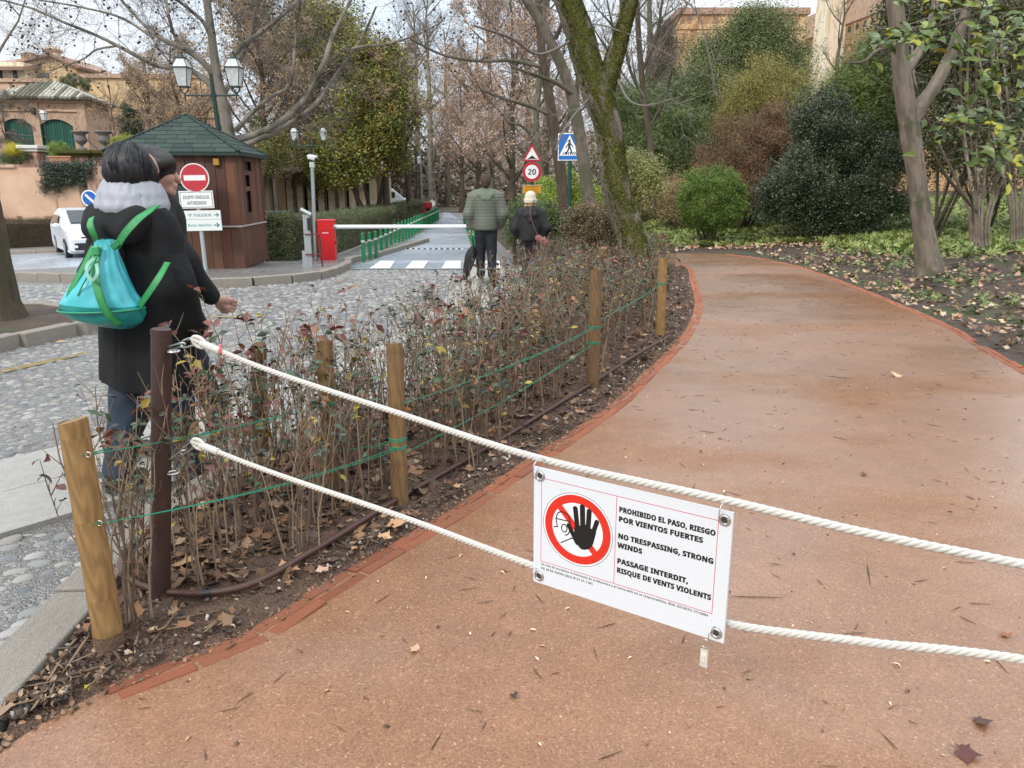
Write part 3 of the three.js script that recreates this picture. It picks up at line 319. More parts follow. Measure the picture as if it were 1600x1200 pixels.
  one(1505, 1178, .085, [.1, .035, .03], 'dark maroon lobed leaf lying flat on the near path'); one(1572, 995, .05, [.28, .11, .05], 'curled rust brown leaf on the path below the lower rope'); one(1400, 588, .12, [.62, .42, .24], 'pale tan leaf alone in the middle of the path'); one(292, 898, .13, [.42, .24, .13], 'large pale orange leaf lying beside the brown steel post', .06); one(620, 832, .12, [.52, .28, .15], 'orange leaf lying beside the hose, under the lower rope', .05); one(600, 853, .08, [.55, .33, .18], 'small tan leaf on bare soil next to the brick edging', .045); one(450, 908, .12, [.45, .25, .14], 'brown lobed leaf under the hose bend', .05); one(505, 905, .07, [.5, .32, .22], 'pinkish tan leaf close to the bricks', .04); one(1530, 1130, .07, [.09, .045, .035], 'dark shrivelled leaf on the path near the maroon one'); one(803, 1088, .035, [.05, .035, .03], 'tiny black curled leaf on the near path'); one(137, 1078, .03, [.62, .5, .06], 'tiny yellow leaf on the mud at the corner'); one(95, 543, .13, [.5, .27, .12], 'brown leaf leaning against the kerb of the street island', .06); one(905, 650, .1, [.42, .22, .12], 'brown curled leaf on the bricks near the bend', .03); one(650, 1017, .05, [.5, .3, .18], 'buff leaf scrap on the path left of the notice'); one(1350, 743, .05, [.12, .06, .04], 'small dark leaf on the path above the notice');
}
// ---------------------------------------------------------------- trees
const barkTex = (seed, a, b, c) => { const n = fbm(5, 4, seed), m = fbm(14, 3, seed + 3), k = fbm(3, 3, seed + 9); return dataTex(256, (u, v) => { let q = mix3(a, b, n(u * 2, v * .6) * .6 + m(u, v * .5) * .5); return mix3(q, c, ss(.52, .66, k(u, v)) * .8); }, { rep: 1.1 }); };
const barkB = dataTex(256, (u, v) => fbmBark(u, v), { srgb: false, rep: .7 }); function fbmBark(u, v) { return .5 + .5 * Math.sin((u * 9 + noise2(u, v) * 2.2) * 6.283) * .6 + .3 * (noise2(u * 3, v) - .5); }
M.barkGrey = new THREE.MeshStandardMaterial({ map: barkTex(71, [.22, .195, .165], [.60, .55, .49], [.37, .365, .27]), bumpMap: barkB, bumpScale: .012, roughness: .9 });
M.barkPlane = new THREE.MeshStandardMaterial({ map: barkTex(72, [.42, .39, .35], [.60, .565, .51], [.36, .34, .30]), roughness: .9, bumpMap: barkB, bumpScale: .004 });
M.barkDark = new THREE.MeshStandardMaterial({ map: barkTex(73, [.21, .175, .145], [.46, .40, .335], [.33, .31, .22]), bumpMap: barkB, bumpScale: .012, roughness: .95 });
M.barkTan = new THREE.MeshStandardMaterial({ map: barkTex(74, [.22, .195, .165], [.66, .60, .53], [.31, .33, .23]), bumpMap: barkB, bumpScale: .008, roughness: .9 });
M.twig = std([.15, .118, .10], .9); M.twigPink = std([.27, .19, .145], .9); M.twigDark = std([.07, .055, .048], .9); M.twigGrey = std([.17, .145, .125], .9);
// twigs growing from a limb line: returns geometries
function twigsFrom(line, r0, rnd, { n = 10, len = 1, level = 2, up = .3, sides = 3, out = [], from = .25, ends = null } = {}) {
  for (let k = 0; k < n; k++) {
    const t = lerp(from, 1, Math.pow(rnd(), .8)), q = Math.min(line.length - 2, Math.floor(t * (line.length - 1))), p = line[q].clone().lerp(line[q + 1], t * (line.length - 1) - q), ax = line[q + 1].clone().sub(line[q]).normalize();
    const rv = V(rnd.g(), rnd.g() + up, rnd.g()).normalize(), dir = ax.clone().multiplyScalar(.75).add(rv).normalize(), L = len * rnd.r(.5, 1.25) * (1.2 - .5 * t), pts = [p], rad = [Math.max(.003, r0 * (1 - .6 * t))], m = level > 1 ? 5 : 3; let c = p.clone(), dd = dir.clone();
    for (let i = 0; i < m; i++) { dd.add(V(rnd.g() * .28, rnd.g() * .22 + up * .15, rnd.g() * .28)).normalize(); c = c.clone().addScaledVector(dd, L / m); pts.push(c); rad.push(Math.max(.0022, rad[0] * (1 - (i + 1) / m * .8))); }
    out.push(tube(pts, rad, sides, false)); if (ends) ends.push({ p: c, d: dd.clone(), pts });
    if (level > 1) twigsFrom(pts, r0 * .45, rnd, { n: Math.round(n * .55) + 1, len: len * .5, level: level - 1, up, sides: 3, out, from: .2, ends });
  }
  return out;
}
// limbs given as pixel sightings with widths at a distance; trunk material, twigs
function limb(list, d, sides = 10, thin = 1) { const P = list.map(([u, v, w, dd = 0]) => at(u, v, d + dd)), R = list.map(([u, , w]) => w / 2 / FOC * d * .93 * thin / (1 + .8 * ((u - 800) / FOC) ** 2)); const n = Math.max(8, P.length * 4); const p = smooth(P, n), r = interp(R, n + 1); return { p, r, g: tube(p, r, sides) }; }
function crownPoints(r, ells, n, clumpN, clumpR, shell = .55, even = false) { const cl = []; for (let i = 0; i < clumpN; i++) { const e = r.pick(ells), a = V(r.g(), r.g(), r.g()).normalize().multiplyScalar((Math.pow(r(), .5) * (1 - shell) + shell) * (even ? r.r(.95, 1.03) : r.r(.78, 1.16))); cl.push([V(e[0] + a.x * e[3], e[1] + a.y * e[4], e[2] + a.z * e[5]), clumpR * r.r(.5, 1.5), r.r(.6, 1.5), .4 + r()]); } const out = []; let k = 0; while (out.length < n) { const c = cl[k++ % clumpN]; if (r() > c[3]) continue; out.push(V(c[0].x + r.g() * c[1], c[0].y + r.g() * c[1] * c[2], c[0].z + r.g() * c[1])); } return out; }
const SP = { small: [spray(1, 14, .16, .075, .38), spray(2, 14, .15, .07, .38)], fine: [spray(3, 22, .11, .035, .36), spray(4, 22, .12, .03, .36)], long: [spray(5, 12, .26, .08, .36, .3), spray(6, 12, .24, .08, .36, .3)], soft: [spray(7, 26, .24, .018, .34, -.5), spray(8, 26, .26, .016, .34, -.5)] };
function bush(label, category, ells, n, kind, cols0, { clumps = 40, clumpR = .3, size = .6, seed = 1, name = 'shrub', trunk = null, trunkMat = M.barkDark, mat = M.leafy, group = null, shell = .5, partname = 'crown', baseY = null, even = false } = {}) {
  const cols = cols0.map((c) => [c[0] * 1.4, c[1] * 1.42, c[2] * 1.2]), r = rng(seed), x0 = ells[0][0], z0 = ells[0][2]; const base = seat(x0, z0); if (baseY !== null) base.y = baseY; const g = thing(name, label, category, group, base);
  const pts = crownPoints(r, ells, n, clumps, clumpR, shell, even), sets = [[], []]; for (const p of pts) { p.sub(base); if (p.y < .02) p.y = .02 + r() * .2; const c = r.pick(cols), k = r.r(.7, 1.3); sets[r() < .5 ? 0 : 1].push({ p, s: size * r.r(.7, 1.25), r: [r.g() * .8, r() * 6.283, r.g() * .8], c: col(c[0] * k, c[1] * k, c[2] * k) }); }
  const cr = new THREE.Group(); cr.name = partname; g.add(cr); cr.userData = { kind: 'stuff' }; sets.forEach((s, i) => scatter('foliage', cr, SP[kind][i], mat, s));
  const st = []; const e = ells[0]; const nt = trunk ? trunk.n : 5; for (let i = 0; i < nt; i++) { const ee = r.pick(ells), end = V(ee[0] + r.g() * ee[3] * .6, ee[1] + r.g() * ee[4] * .4, ee[2] + r.g() * ee[5] * .6).sub(base), s = V(r.g() * (trunk ? trunk.spread : .2), -.1, r.g() * (trunk ? trunk.spread : .2)), m = s.clone().lerp(end, .5).add(V(r.g() * .15, 0, r.g() * .15)); const R = trunk ? trunk.r : .04; st.push(tube(smooth([s, m, end], 8), interp([R, R * .7, R * .25], 9), 7)); }
  mesh(trunk && trunk.n === 1 ? 'trunk' : 'stems', merge(st), trunkMat, g); return g;
}
// --- mossy leaning tree in the bed
{
  const d = 11, B = seat(at(1003, 420, d).x, -d); const g = thing('mossy_tree', 'leaning forked tree trunk covered in green moss beside the path', 'tree'); const r = rng(80);
  const trunk = limb([[1004, 470, 58], [997, 410, 48], [983, 360, 47], [962, 290, 46], [950, 200, 42], [934, 145, 50], [915, 90, 45], [905, 50, 44], [887, 0, 42], [870, -60, 38], [855, -140, 34]], d, 28), fork = limb([[937, 165, 36], [948, 125, 33], [958, 95, 30], [972, 50, 25], [985, 0, 22], [995, -60, 18]], d, 16);
  // moss grows on the flank that faces the path: broken tufts with their own outline, plus bark ridges
  const rough = (o, sides, amp) => { const p = o.g.attributes.position, n = o.g.attributes.normal; for (let i = 0; i < p.count; i++) { const k = amp * (noise2(p.getX(i) * .33 + p.getZ(i) * .4, p.getY(i) * .1) - .5) * 2 + amp * .6 * (noise2(p.getX(i) * .9, p.getY(i) * .35 + p.getZ(i) * .8) - .5); p.setXYZ(i, p.getX(i) + n.getX(i) * k, p.getY(i) + n.getY(i) * k, p.getZ(i) + n.getZ(i) * k); } o.g.computeVertexNormals(); return o.g; };
  mesh('trunk', rough(trunk, 28, .03), M.barkGrey, g); mesh('fork', rough(fork, 16, .02), M.barkGrey, g);
  const tuft = merge([0, 1, 2, 3, 4, 5, 6].map((k) => xf(diamond(1, .5), [0, 0, 0], [-.5 - .25 * (k % 3), k * .9, 0]))), it = [], cm = [[.125, .14, .016], [.09, .11, .013], [.165, .165, .02], [.06, .07, .014], [.12, .10, .022]];
  for (const [o, N, bias] of [[trunk, 56000, -.42], [fork, 13000, -.9]]) { const n = o.p.length; for (let k = 0; k < N; k++) { const t = r() * (n - 2), q = Math.floor(t), p = o.p[q].clone().lerp(o.p[q + 1], t - q), R = lerp(o.r[q], o.r[q + 1], t - q), an = r() * 6.283, nx = Math.cos(an), nz = Math.sin(an); const side = nx * .9 + nz * .35, pn = noise2(an * .13 + 3, p.y * .21) * 1.1 - .5 + .4 * (noise2(an * .5, p.y * .9) - .5); if (side + pn * 1.6 < bias) continue; it.push({ p: p.add(V(nx * R * 1.0, 0, nz * R * 1.0)), s: r.r(.010, .024), r: [nz * 1.2 + r.g() * .4, r() * 6, -nx * 1.2 + r.g() * .4], c: col(...shade(r.pick(cm), r.r(.6, 1.2))) }); } }
  scatter('moss', g, tuft, M.dry, it);
  const tw = []; for (const L of [trunk, fork]) { const hi = L.p.slice(Math.floor(L.p.length * .45)); twigsFrom(hi, .02, r, { n: 9, len: 1.8, level: 2, up: .0, out: tw }); }
  for (const [l, w] of [[[[925, 150, 3], [905, 170, 2.6, -.5], [880, 205, 3, -.8], [868, 235, 2, -1]], 0], [[[962, 120, 4], [985, 158, 3, -.4], [1010, 165, 2.4, -.6], [1050, 155, 1.6, -.8]], 0], [[[985, 0, 4], [1040, -12, 3, -.6], [1088, 18, 2.4, -.9], [1106, 80, 2, -1], [1120, 148, 1.4, -1]], 0], [[[900, 60, 5], [840, 85, 4, -.5], [800, 60, 5, -.8], [740, 40, 3, -1.2]], 0]]) { const q = limb(l, d, 6); tw.push(q.g); twigsFrom(q.p, .008, r, { n: 7, len: .7, level: 2, up: 0, out: tw }); }
  mesh('twigs', merge(tw), M.twigGrey, g, { kind: 'stuff' });
}
// --- right hand garden tree with a fork
{
  const d = 11.6, g = thing('garden_tree', 'grey forked tree standing on leaf strewn soil beyond the path', 'tree'), r = rng(81);
  const k = limb([[1452, 425, 60], [1449, 400, 46], [1440, 340, 38], [1430, 260, 35], [1418, 180, 37], [1408, 110, 33], [1402, 40, 30], [1392, -50, 26], [1380, -150, 20]], d, 18), f = limb([[1424, 190, 30], [1446, 155, 27], [1466, 125, 25], [1490, 75, 22], [1508, 20, 18], [1520, -60, 14]], d, 14), f2 = limb([[1408, 120, 24], [1430, 90, 20, .3], [1450, 55, 17, .5], [1462, 0, 14, .8]], d, 10), f3 = limb([[1400, 70, 9], [1370, 80, 7], [1350, 96, 5], [1320, 98, 3]], d, 8);
  for (const o of [k, f]) { const p = o.g.attributes.position, n = o.g.attributes.normal; for (let i = 0; i < p.count; i++) { const q = .025 * (noise2(p.getX(i) * .3 + p.getZ(i) * .4, p.getY(i) * .12) - .5) + .018 * (noise2(p.getX(i) * 1.1, p.getY(i) * .5 + p.getZ(i)) - .5); p.setXYZ(i, p.getX(i) + n.getX(i) * q, p.getY(i) + n.getY(i) * q, p.getZ(i) + n.getZ(i) * q); } o.g.computeVertexNormals(); } mesh('trunk', k.g, M.barkTan, g); mesh('fork', f.g, M.barkTan, g); mesh('branch', f2.g, M.barkTan, g); mesh('branch', f3.g, M.barkGrey, g); const tw = []; for (const L of [k, f, f2]) twigsFrom(L.p.slice(Math.floor(L.p.length * .5)), .02, r, { n: 7, len: 1.2, level: 2, out: tw }); mesh('twigs', merge(tw), M.twigGrey, g, { kind: 'stuff' });
}
// --- big bare plane tree behind the kiosk
{
  const d = 18.5, g = thing('plane_tree', 'big bare plane tree with long pale limbs behind the wooden kiosk', 'tree'), r = rng(82), tw = [], balls = [];
  mesh('trunk', limb([[372, 330, 36], [366, 260, 31], [356, 200, 28], [346, 150, 25], [337, 105, 22], [330, 50, 19], [322, -10, 18], [316, -90, 14]], d, 16, .72).g, M.barkPlane, g);
  const L = [[[344, 150, 18], [325, 128, 15], [290, 107, 12], [245, 103, 11], [200, 80, 10], [150, 55, 8], [100, 35, 7], [40, 10, 6], [-40, -10, 4]], [[336, 120, 16], [318, 98, 14], [290, 78, 12], [255, 62, 11], [232, 45, 9], [212, 25, 8], [185, -5, 6]], [[300, 80, 8], [275, 60, 8], [265, 30, 7], [258, -10, 6]], [[330, 60, 10], [318, 35, 9], [300, 18, 8], [270, -5, 6]], [[352, 112, 14], [372, 78, 12], [405, 52, 10], [440, 25, 8], [475, -10, 6]], [[350, 150, 10], [368, 110, 9], [392, 55, 8], [400, 0, 7]], [[368, 218, 18], [400, 210, 16], [445, 185, 14], [480, 150, 13], [505, 100, 11], [522, 50, 9], [548, 0, 7]], [[370, 232, 14], [410, 215, 12], [450, 195, 11], [490, 165, 10], [520, 125, 9], [545, 90, 7], [570, 50, 6], [588, 10, 4]], [[368, 205, 12], [395, 175, 10], [425, 150, 9], [452, 135, 8], [458, 100, 7], [462, 50, 6], [470, 0, 5]], [[180, 72, 6], [150, 78, 5], [130, 92, 4], [80, 110, 3]], [[530, 80, 6], [570, 72, 5], [600, 70, 4], [650, 55, 3], [695, 32, 2]], [[240, 60, 6], [190, 28, 6], [130, 12, 5], [60, 0, 4]]];
  for (const l of L) { const q = limb(l.map(([u, v, w], i) => [u, v, w, r.g() * .5 * i * .4]), d, 9, .74); mesh('limb', q.g, M.barkPlane, g); const ends = []; twigsFrom(q.p, .013, r, { n: 13, len: 1.5, level: 3, up: .05, out: tw, ends }); for (const e of ends) if (r() < .10) balls.push({ p: e.p.clone().add(V(0, -.06, 0)), s: r.r(.018, .03), c: col(.06, .04, .03) }); }
  mesh('twigs', merge(tw), M.twig, g, { kind: 'stuff' }); scatter('seed_balls', g, new THREE.IcosahedronGeometry(1, 1), M.dry, balls);
}
// --- plane trunk on the street island at the edge of view
{
  const b = onGround(10, 512), d = -b.z, g = thing('street_tree', 'thick ridged tree trunk standing in the kerbed street island', 'tree'), k = limb([[4, 530, 165], [0, 505, 122], [-6, 470, 92], [-12, 420, 82], [-16, 360, 66], [-24, 300, 54], [-40, 200, 50], [-60, 60, 42], [-75, -80, 30]], d, 20);
  const p = k.g.attributes.position, n = k.g.attributes.normal; for (let i = 0; i < p.count; i++) { const a = Math.atan2(n.getZ(i), n.getX(i)), q = .02 * Math.sin(a * 7 + p.getY(i)) * clamp(1 - p.getY(i), .2, 1) + .02 * (noise2(a * .2, p.getY(i) * .2) - .5); p.setXYZ(i, p.getX(i) + n.getX(i) * q, p.getY(i), p.getZ(i) + n.getZ(i) * q); } k.g.computeVertexNormals(); mesh('trunk', k.g, M.barkDark, g); const tw = []; twigsFrom(k.p.slice(20), .03, rng(83), { n: 6, len: 2, level: 2, out: tw }); mesh('twigs', merge(tw), M.twig, g, { kind: 'stuff' });
}
// --- slender trunks behind the crossing sign
{
  const spec = [[15.5, [[928, 385, 26], [921, 320, 21], [913, 260, 20], [903, 195, 19], [888, 130, 18], [850, 45, 15], [822, 0, 13], [790, -50, 10], [770, -100, 8]], 'slender grey trunk just beside the mossy tree', [[[900, 150, 9], [870, 130, 7], [830, 115, 5], [800, 105, 3]], [[868, 60, 8], [885, 20, 6], [900, -30, 4]]]], [19, [[884, 375, 22], [881, 320, 19], [876, 270, 18], [868, 215, 19], [858, 150, 15], [848, 90, 13], [842, 20, 11], [838, -60, 8]], 'thin trunk behind the blue crossing sign', [[[872, 215, 10], [890, 180, 9], [900, 150, 8], [905, 100, 6]], [[862, 180, 7], [825, 165, 6], [790, 155, 5], [750, 140, 3]], [[850, 105, 7], [800, 95, 6], [745, 95, 5], [690, 85, 4], [640, 60, 3]]]], [24, [[856, 370, 12], [850, 310, 12], [842, 250, 11], [838, 180, 10], [846, 100, 9], [850, 20, 7], [852, -50, 5]], 'thin dark trunk behind the speed limit sign', [[[842, 240, 6], [820, 200, 5], [790, 190, 3]], [[840, 170, 5], [870, 120, 4], [885, 60, 3]]]], [22, [[1020, 330, 12], [1018, 240, 11], [1006, 150, 10], [998, 60, 9], [994, -40, 7]], 'bare sapling seen through the fork of the mossy tree', [[[1010, 160, 6], [985, 110, 5], [975, 60, 4]], [[1004, 110, 6], [1025, 60, 5], [1035, 0, 4]], [[1015, 200, 5], [1040, 150, 4], [1050, 110, 3]]]]];
  let s = 84; for (const [d, tr, lab, lims] of spec) { const r = rng(s++), g = thing('slender_tree', lab, 'tree', 'bare slender trees in the garden'), k = limb(tr, d, 12), tw = []; mesh('trunk', k.g, s % 2 ? M.barkGrey : M.barkDark, g); for (const l of lims) { const q = limb(l.map(([u, v, w], i) => [u, v, w, -i * .3]), d, 7); mesh('limb', q.g, M.barkGrey, g); twigsFrom(q.p, .012, r, { n: 9, len: 1.2, level: 2, out: tw }); } twigsFrom(k.p.slice(Math.floor(k.p.length * .4)), .014, r, { n: 14, len: 1.7, level: 2, out: tw }); mesh('twigs', merge(tw), M.twigDark, g, { kind: 'stuff' }); }
}
// --- generic bare trees of the avenue, with or without clinging pink-brown leaves
function bareTree(seed, h, mat, twMat, leafN, leafC, lean = 0) {
  const r = rng(seed), g = new THREE.Group(), tw = [], ends = []; const tp = [], tr = []; for (let i = 0; i <= 10; i++) { const t = i / 10; tp.push(V(lean * t * h + r.g() * .12 * t, h * .92 * t - .15, r.g() * .12 * t)); tr.push(h * .019 * (1 - .85 * t) * (i === 0 ? 1.35 : 1)); } mesh('trunk', tube(tp, tr, 10), mat, g);
  const lg = []; for (let k = 0; k < 17; k++) { const t = r.r(.22, .97), q = Math.min(9, Math.floor(t * 10)), p = tp[q].clone().lerp(tp[q + 1], t * 10 - q), an = k * 2.4 + r.g() * .4, L = h * (.40 - .26 * t) * r.r(.75, 1.15), pts = [p]; let c = p.clone(), dir = V(Math.cos(an), .55 + .5 * t, Math.sin(an)).normalize(); for (let i = 0; i < 6; i++) { dir.add(V(r.g() * .18, .06 + r.g() * .12, r.g() * .18)).normalize(); c = c.clone().addScaledVector(dir, L / 6); pts.push(c); } const r0 = h * .0065 * (1.1 - t * .6); lg.push(tube(pts, pts.map((_, i) => r0 * (1 - i / 7)), 6)); twigsFrom(pts, r0 * .4, r, { n: 9, len: L * .42, level: 3, up: .25, out: tw, ends, from: .15 }); }
  mesh('limbs', merge(lg), mat, g, { kind: 'stuff' }); mesh('twigs', merge(tw), twMat, g, { kind: 'stuff' });
  if (leafN) { const it = []; for (let k = 0; k < leafN; k++) { const e = r.pick(ends), p = r.pick(e.pts).clone().lerp(e.p, r()).add(V(r.g() * .15, r.g() * .15, r.g() * .15)); it.push({ p, s: r.r(.4, .8), r: [r.g(), r() * 6.283, r.g()], c: col(...shade(r.pick(leafC), r.r(.7, 1.25))) }); } scatter('clinging_leaves', g, SPD, M.dry, it); }
  return g;
}
const SPD = spray(12, 6, .15, .09, .3), SPG = spray(13, 9, .17, .08, .34);
{
  const pink = [[.46, .31, .225], [.52, .37, .265], [.39, .25, .175], [.57, .42, .31], [.34, .23, .165]], tan = [[.42, .29, .17], [.35, .23, .14], [.48, .34, .18], [.3, .21, .14]];
  const proto = [bareTree(901, 11, M.barkDark, M.twigPink, 2100, pink), bareTree(902, 13, M.barkGrey, M.twigPink, 2500, pink, .03), bareTree(903, 15, M.barkGrey, M.twig, 0), bareTree(904, 12, M.barkDark, M.twig, 2600, tan, -.04), bareTree(905, 17, M.barkPlane, M.twigGrey, 0)];
  const put = (k, u, d, turn, sc, label, group) => { const x = at(u, 300, d).x; const g = proto[k].clone(); g.name = numbered('avenue_tree'); g.userData = { label, category: 'tree', group }; g.position.copy(seat(x, -d)); g.rotation.y = turn; g.scale.setScalar(sc); scene.add(g); };
  const pk = 'pink brown trees along the lane', br = 'bare trees of the avenue';
  put(0, 800, 27, .3, .78, 'pink brown leaved tree just behind the man in green', pk); put(1, 770, 36, 2.1, .85, 'pink brown tree beyond the speed limit sign', pk); put(0, 748, 46, 4, 1.0, 'farther pink brown tree on the sign side of the lane', pk); put(1, 850, 30, 1.2, .85, 'pink brown tree behind the crossing sign', pk); put(0, 722, 62, .9, 1.05, 'distant pink brown tree closing the lane', pk); put(1, 830, 44, 2.7, 1.1, 'tall pink brown tree far behind the signs', pk);
  put(4, 675, 62, .2, 1.0, 'tall pale bare tree in the gap above the lane', br); put(4, 655, 75, 2.2, 1.15, 'tallest pale bare tree far down the lane', br); put(2, 700, 80, 1.7, 1.2, 'bare tree at the end of the lane', br); put(3, 640, 42, .4, .8, 'brown bare tree with forked limbs over the hedge', br); put(3, 605, 36, 5, .7, 'low brown tree behind the clipped hedge', br); put(2, 960, 34, 4.4, .85, 'bare tree in the gap beside the fork', br); put(2, 1005, 42, 1.1, 1.0, 'bare tree in front of the fortress tower', br); put(2, 1290, 44, .6, .75, 'bare tree before the sunlit fortress wall', br);
  put(3, 300, 38, .7, .8, 'brown leaved tree behind the lamp lanterns', br); put(3, 240, 42, 2.9, .8, 'brown leaved tree before the long ochre wall', br); put(0, 270, 46, 4.9, .85, 'pink leaved tree before the long ochre wall', pk); put(3, 420, 34, 1.9, .95, 'brown leaved tree beside the plane tree limbs', br); put(0, 450, 40, 3.7, 1.0, 'pink leaved tree between kiosk and evergreen', pk); put(0, 330, 50, .1, .9, 'pink leaved tree farthest behind the kiosk', pk); put(2, 190, 48, 5.6, .62, 'pollarded pale tree beside the tiled garage', br); put(3, 500, 52, 3.0, 1.2, 'tall brown tree behind the evergreen', br); put(1, 560, 70, 3.0, 1.1, 'pink tree seen past the evergreen edge', pk);
  // far wood that closes the view
  const far = new THREE.Group(); far.name = 'distant_wood'; far.userData = { kind: 'stuff', label: 'far off brown and green wood closing the avenue', category: 'wood' }; scene.add(far); const r = rng(95), it = []; const fc = [[.30, .24, .20], [.38, .29, .24], [.25, .2, .17], [.16, .17, .09], [.36, .26, .2]];
  for (let k = 0; k < 7000; k++) { const u = r.r(380, 1080), d = r.r(80, 125), p = at(u, 300, d), h = 8 * Math.pow(r(), 1.1) * (.55 + .45 * noise2(u * .004, d * .01)); it.push({ p: V(p.x, T(p.x, p.z) + h, p.z), s: r.r(2.2, 4), r: [r.g(), r() * 6, r.g()], c: col(...shade(r.pick(fc), r.r(.7, 1.3))) }); } scatter('far_foliage', far, SPG, M.dry, it);
}
// --- evergreens and shrubs: ellipsoids [x, y, z, rx, ry, rz] from sightings [u, v, ru, rv] at distance d
const ell = (u, v, ru, rv, d, dz = 0) => { const p = at(u, v, d + dz), k = p.distanceTo(camera.position) / FOC; return [p.x, p.y, p.z, ru * k, rv * k, Math.min(ru, rv) * k * 1.1]; };
const yg = [[.13, .14, .022], [.10, .12, .022], [.17, .155, .025], [.08, .095, .025], [.2, .13, .03]], gr = [[.05, .075, .025], [.065, .09, .028], [.04, .06, .022], [.085, .105, .035]], dk = [[.032, .046, .024], [.045, .06, .034], [.026, .036, .021], [.075, .09, .06]], ol = [[.11, .125, .05], [.085, .105, .045], [.14, .155, .065], [.07, .085, .04]];
bush('tall yellow green evergreen tree over the clipped hedge', 'tree', [ell(575, 200, 58, 70, 36), ell(550, 110, 58, 66, 37), ell(605, 160, 36, 80, 36), ell(535, 235, 50, 38, 35), ell(500, 65, 55, 55, 38)], 8500, 'long', yg, { name: 'evergreen_tree', clumps: 150, clumpR: .6, size: .72, seed: 101, trunk: { n: 4, spread: .6, r: .12 }, shell: .35 });
bush('dark brown green evergreen tree behind the camera pole', 'tree', [ell(480, 190, 52, 55, 40), ell(450, 110, 55, 66, 41), ell(500, 262, 35, 22, 39), ell(430, 50, 55, 55, 42)], 2600, 'small', [[.11, .09, .035], [.16, .10, .05], [.08, .09, .03], [.19, .13, .06]], { name: 'evergreen_tree', clumps: 90, clumpR: .62, size: .9, seed: 102, trunk: { n: 3, spread: .4, r: .11 }, shell: .35 });
bush('small green tree against the pale wall beside the kiosk', 'tree', [ell(428, 235, 32, 26, 33), ell(412, 205, 28, 24, 34)], 1600, 'small', [[.09, .10, .03], [.14, .11, .04]], { name: 'small_tree', clumps: 50, clumpR: .3, size: .5, seed: 103, trunk: { n: 1, spread: .05, r: .13 } });
bush('round clipped bright green bush on short stems at the path bend', 'bush', [ell(1112, 310, 50, 44, 20.6), ell(1112, 318, 47, 36, 20.6)], 6500, 'small', [[.075, .125, .02], [.095, .15, .025], [.055, .095, .018], [.12, .16, .03]], { name: 'topiary_bush', clumps: 300, clumpR: .085, size: .25, even: true, seed: 104, trunk: { n: 9, spread: .22, r: .028 }, shell: .8 });
bush('big dark holly like shrub behind the garden tree', 'shrub', [ell(1305, 265, 78, 70, 21), ell(1245, 290, 48, 48, 20.7), ell(1365, 285, 46, 50, 21), ell(1275, 200, 38, 48, 21.5), ell(1255, 325, 62, 24, 20.6), ell(1345, 325, 60, 24, 20.6)], 11000, 'small', dk, { name: 'dark_shrub', clumps: 230, clumpR: .27, size: .40, seed: 105, mat: M.leafGloss, shell: .55, trunk: { n: 7, spread: .4, r: .04 } });
bush('reddish brown nandina shrub left of the dark shrub'.replace('nandina ', '').replace('left of', 'beside'), 'shrub', [ell(1170, 250, 68, 65, 24), ell(1215, 225, 45, 55, 24.5), ell(1140, 285, 45, 45, 23.5)], 6500, 'fine', [[.15, .06, .04], [.11, .05, .03], [.08, .075, .035], [.2, .08, .05], [.1, .085, .04]], { name: 'red_shrub', clumps: 170, clumpR: .26, size: .5, seed: 106, shell: .5 });
bush('golden green rounded shrub above the reddish one', 'shrub', [ell(1205, 150, 58, 42, 27), ell(1175, 180, 45, 35, 26.5)], 5000, 'fine', [[.2, .17, .045], [.15, .14, .04], [.25, .19, .055], [.11, .11, .035]], { name: 'golden_shrub', clumps: 140, clumpR: .3, size: .55, seed: 107 });
bush('tall olive green evergreen in front of the fortress tower', 'tree', [ell(1155, 125, 70, 70, 32), ell(1095, 165, 45, 55, 31), ell(1220, 110, 32, 60, 32), ell(1128, 100, 36, 42, 33), ell(1180, 60, 28, 34, 32)], 9000, 'fine', ol, { name: 'evergreen_tree', clumps: 230, clumpR: .5, size: .85, seed: 108, shell: .4 });
bush('broad soft green shrub behind the mossy tree', 'shrub', [ell(1050, 225, 58, 70, 29), ell(1010, 260, 45, 55, 28), ell(1085, 265, 42, 45, 28), ell(990, 205, 40, 50, 30)], 7500, 'soft', [[.065, .085, .03], [.08, .105, .035], [.05, .07, .028], [.11, .13, .04]], { name: 'soft_shrub', clumps: 190, clumpR: .45, size: .9, seed: 109 });
bush('feathery bright green conifer beside the garden tree', 'conifer', [ell(1370, 170, 48, 85, 22.5), ell(1340, 215, 50, 45, 22.3), ell(1400, 120, 42, 55, 23), ell(1330, 165, 38, 42, 22.5)], 7000, 'soft', [[.075, .105, .022], [.10, .135, .028], [.055, .08, .02], [.13, .15, .03]], { name: 'conifer', clumps: 170, clumpR: .36, size: .75, seed: 110 });
bush('dark green tree filling the corner above the multi stemmed shrub', 'tree', [ell(1500, 60, 80, 80, 18), ell(1580, 120, 70, 90, 17), ell(1450, 30, 60, 55, 19), ell(1540, 170, 60, 40, 17)], 7500, 'small', [[.05, .06, .025], [.075, .08, .035], [.035, .045, .02], [.1, .085, .04]], { name: 'evergreen_tree', clumps: 190, clumpR: .4, size: .5, seed: 111, shell: .3 });
bush('pale variegated shrub peeping beside the mossy trunk', 'shrub', [ell(995, 285, 32, 36, 18)], 1700, 'small', [[.2, .2, .08], [.14, .16, .06], [.24, .22, .1]], { name: 'pale_shrub', clumps: 60, clumpR: .14, size: .34, seed: 112, trunk: { n: 3, spread: .1, r: .03 } });
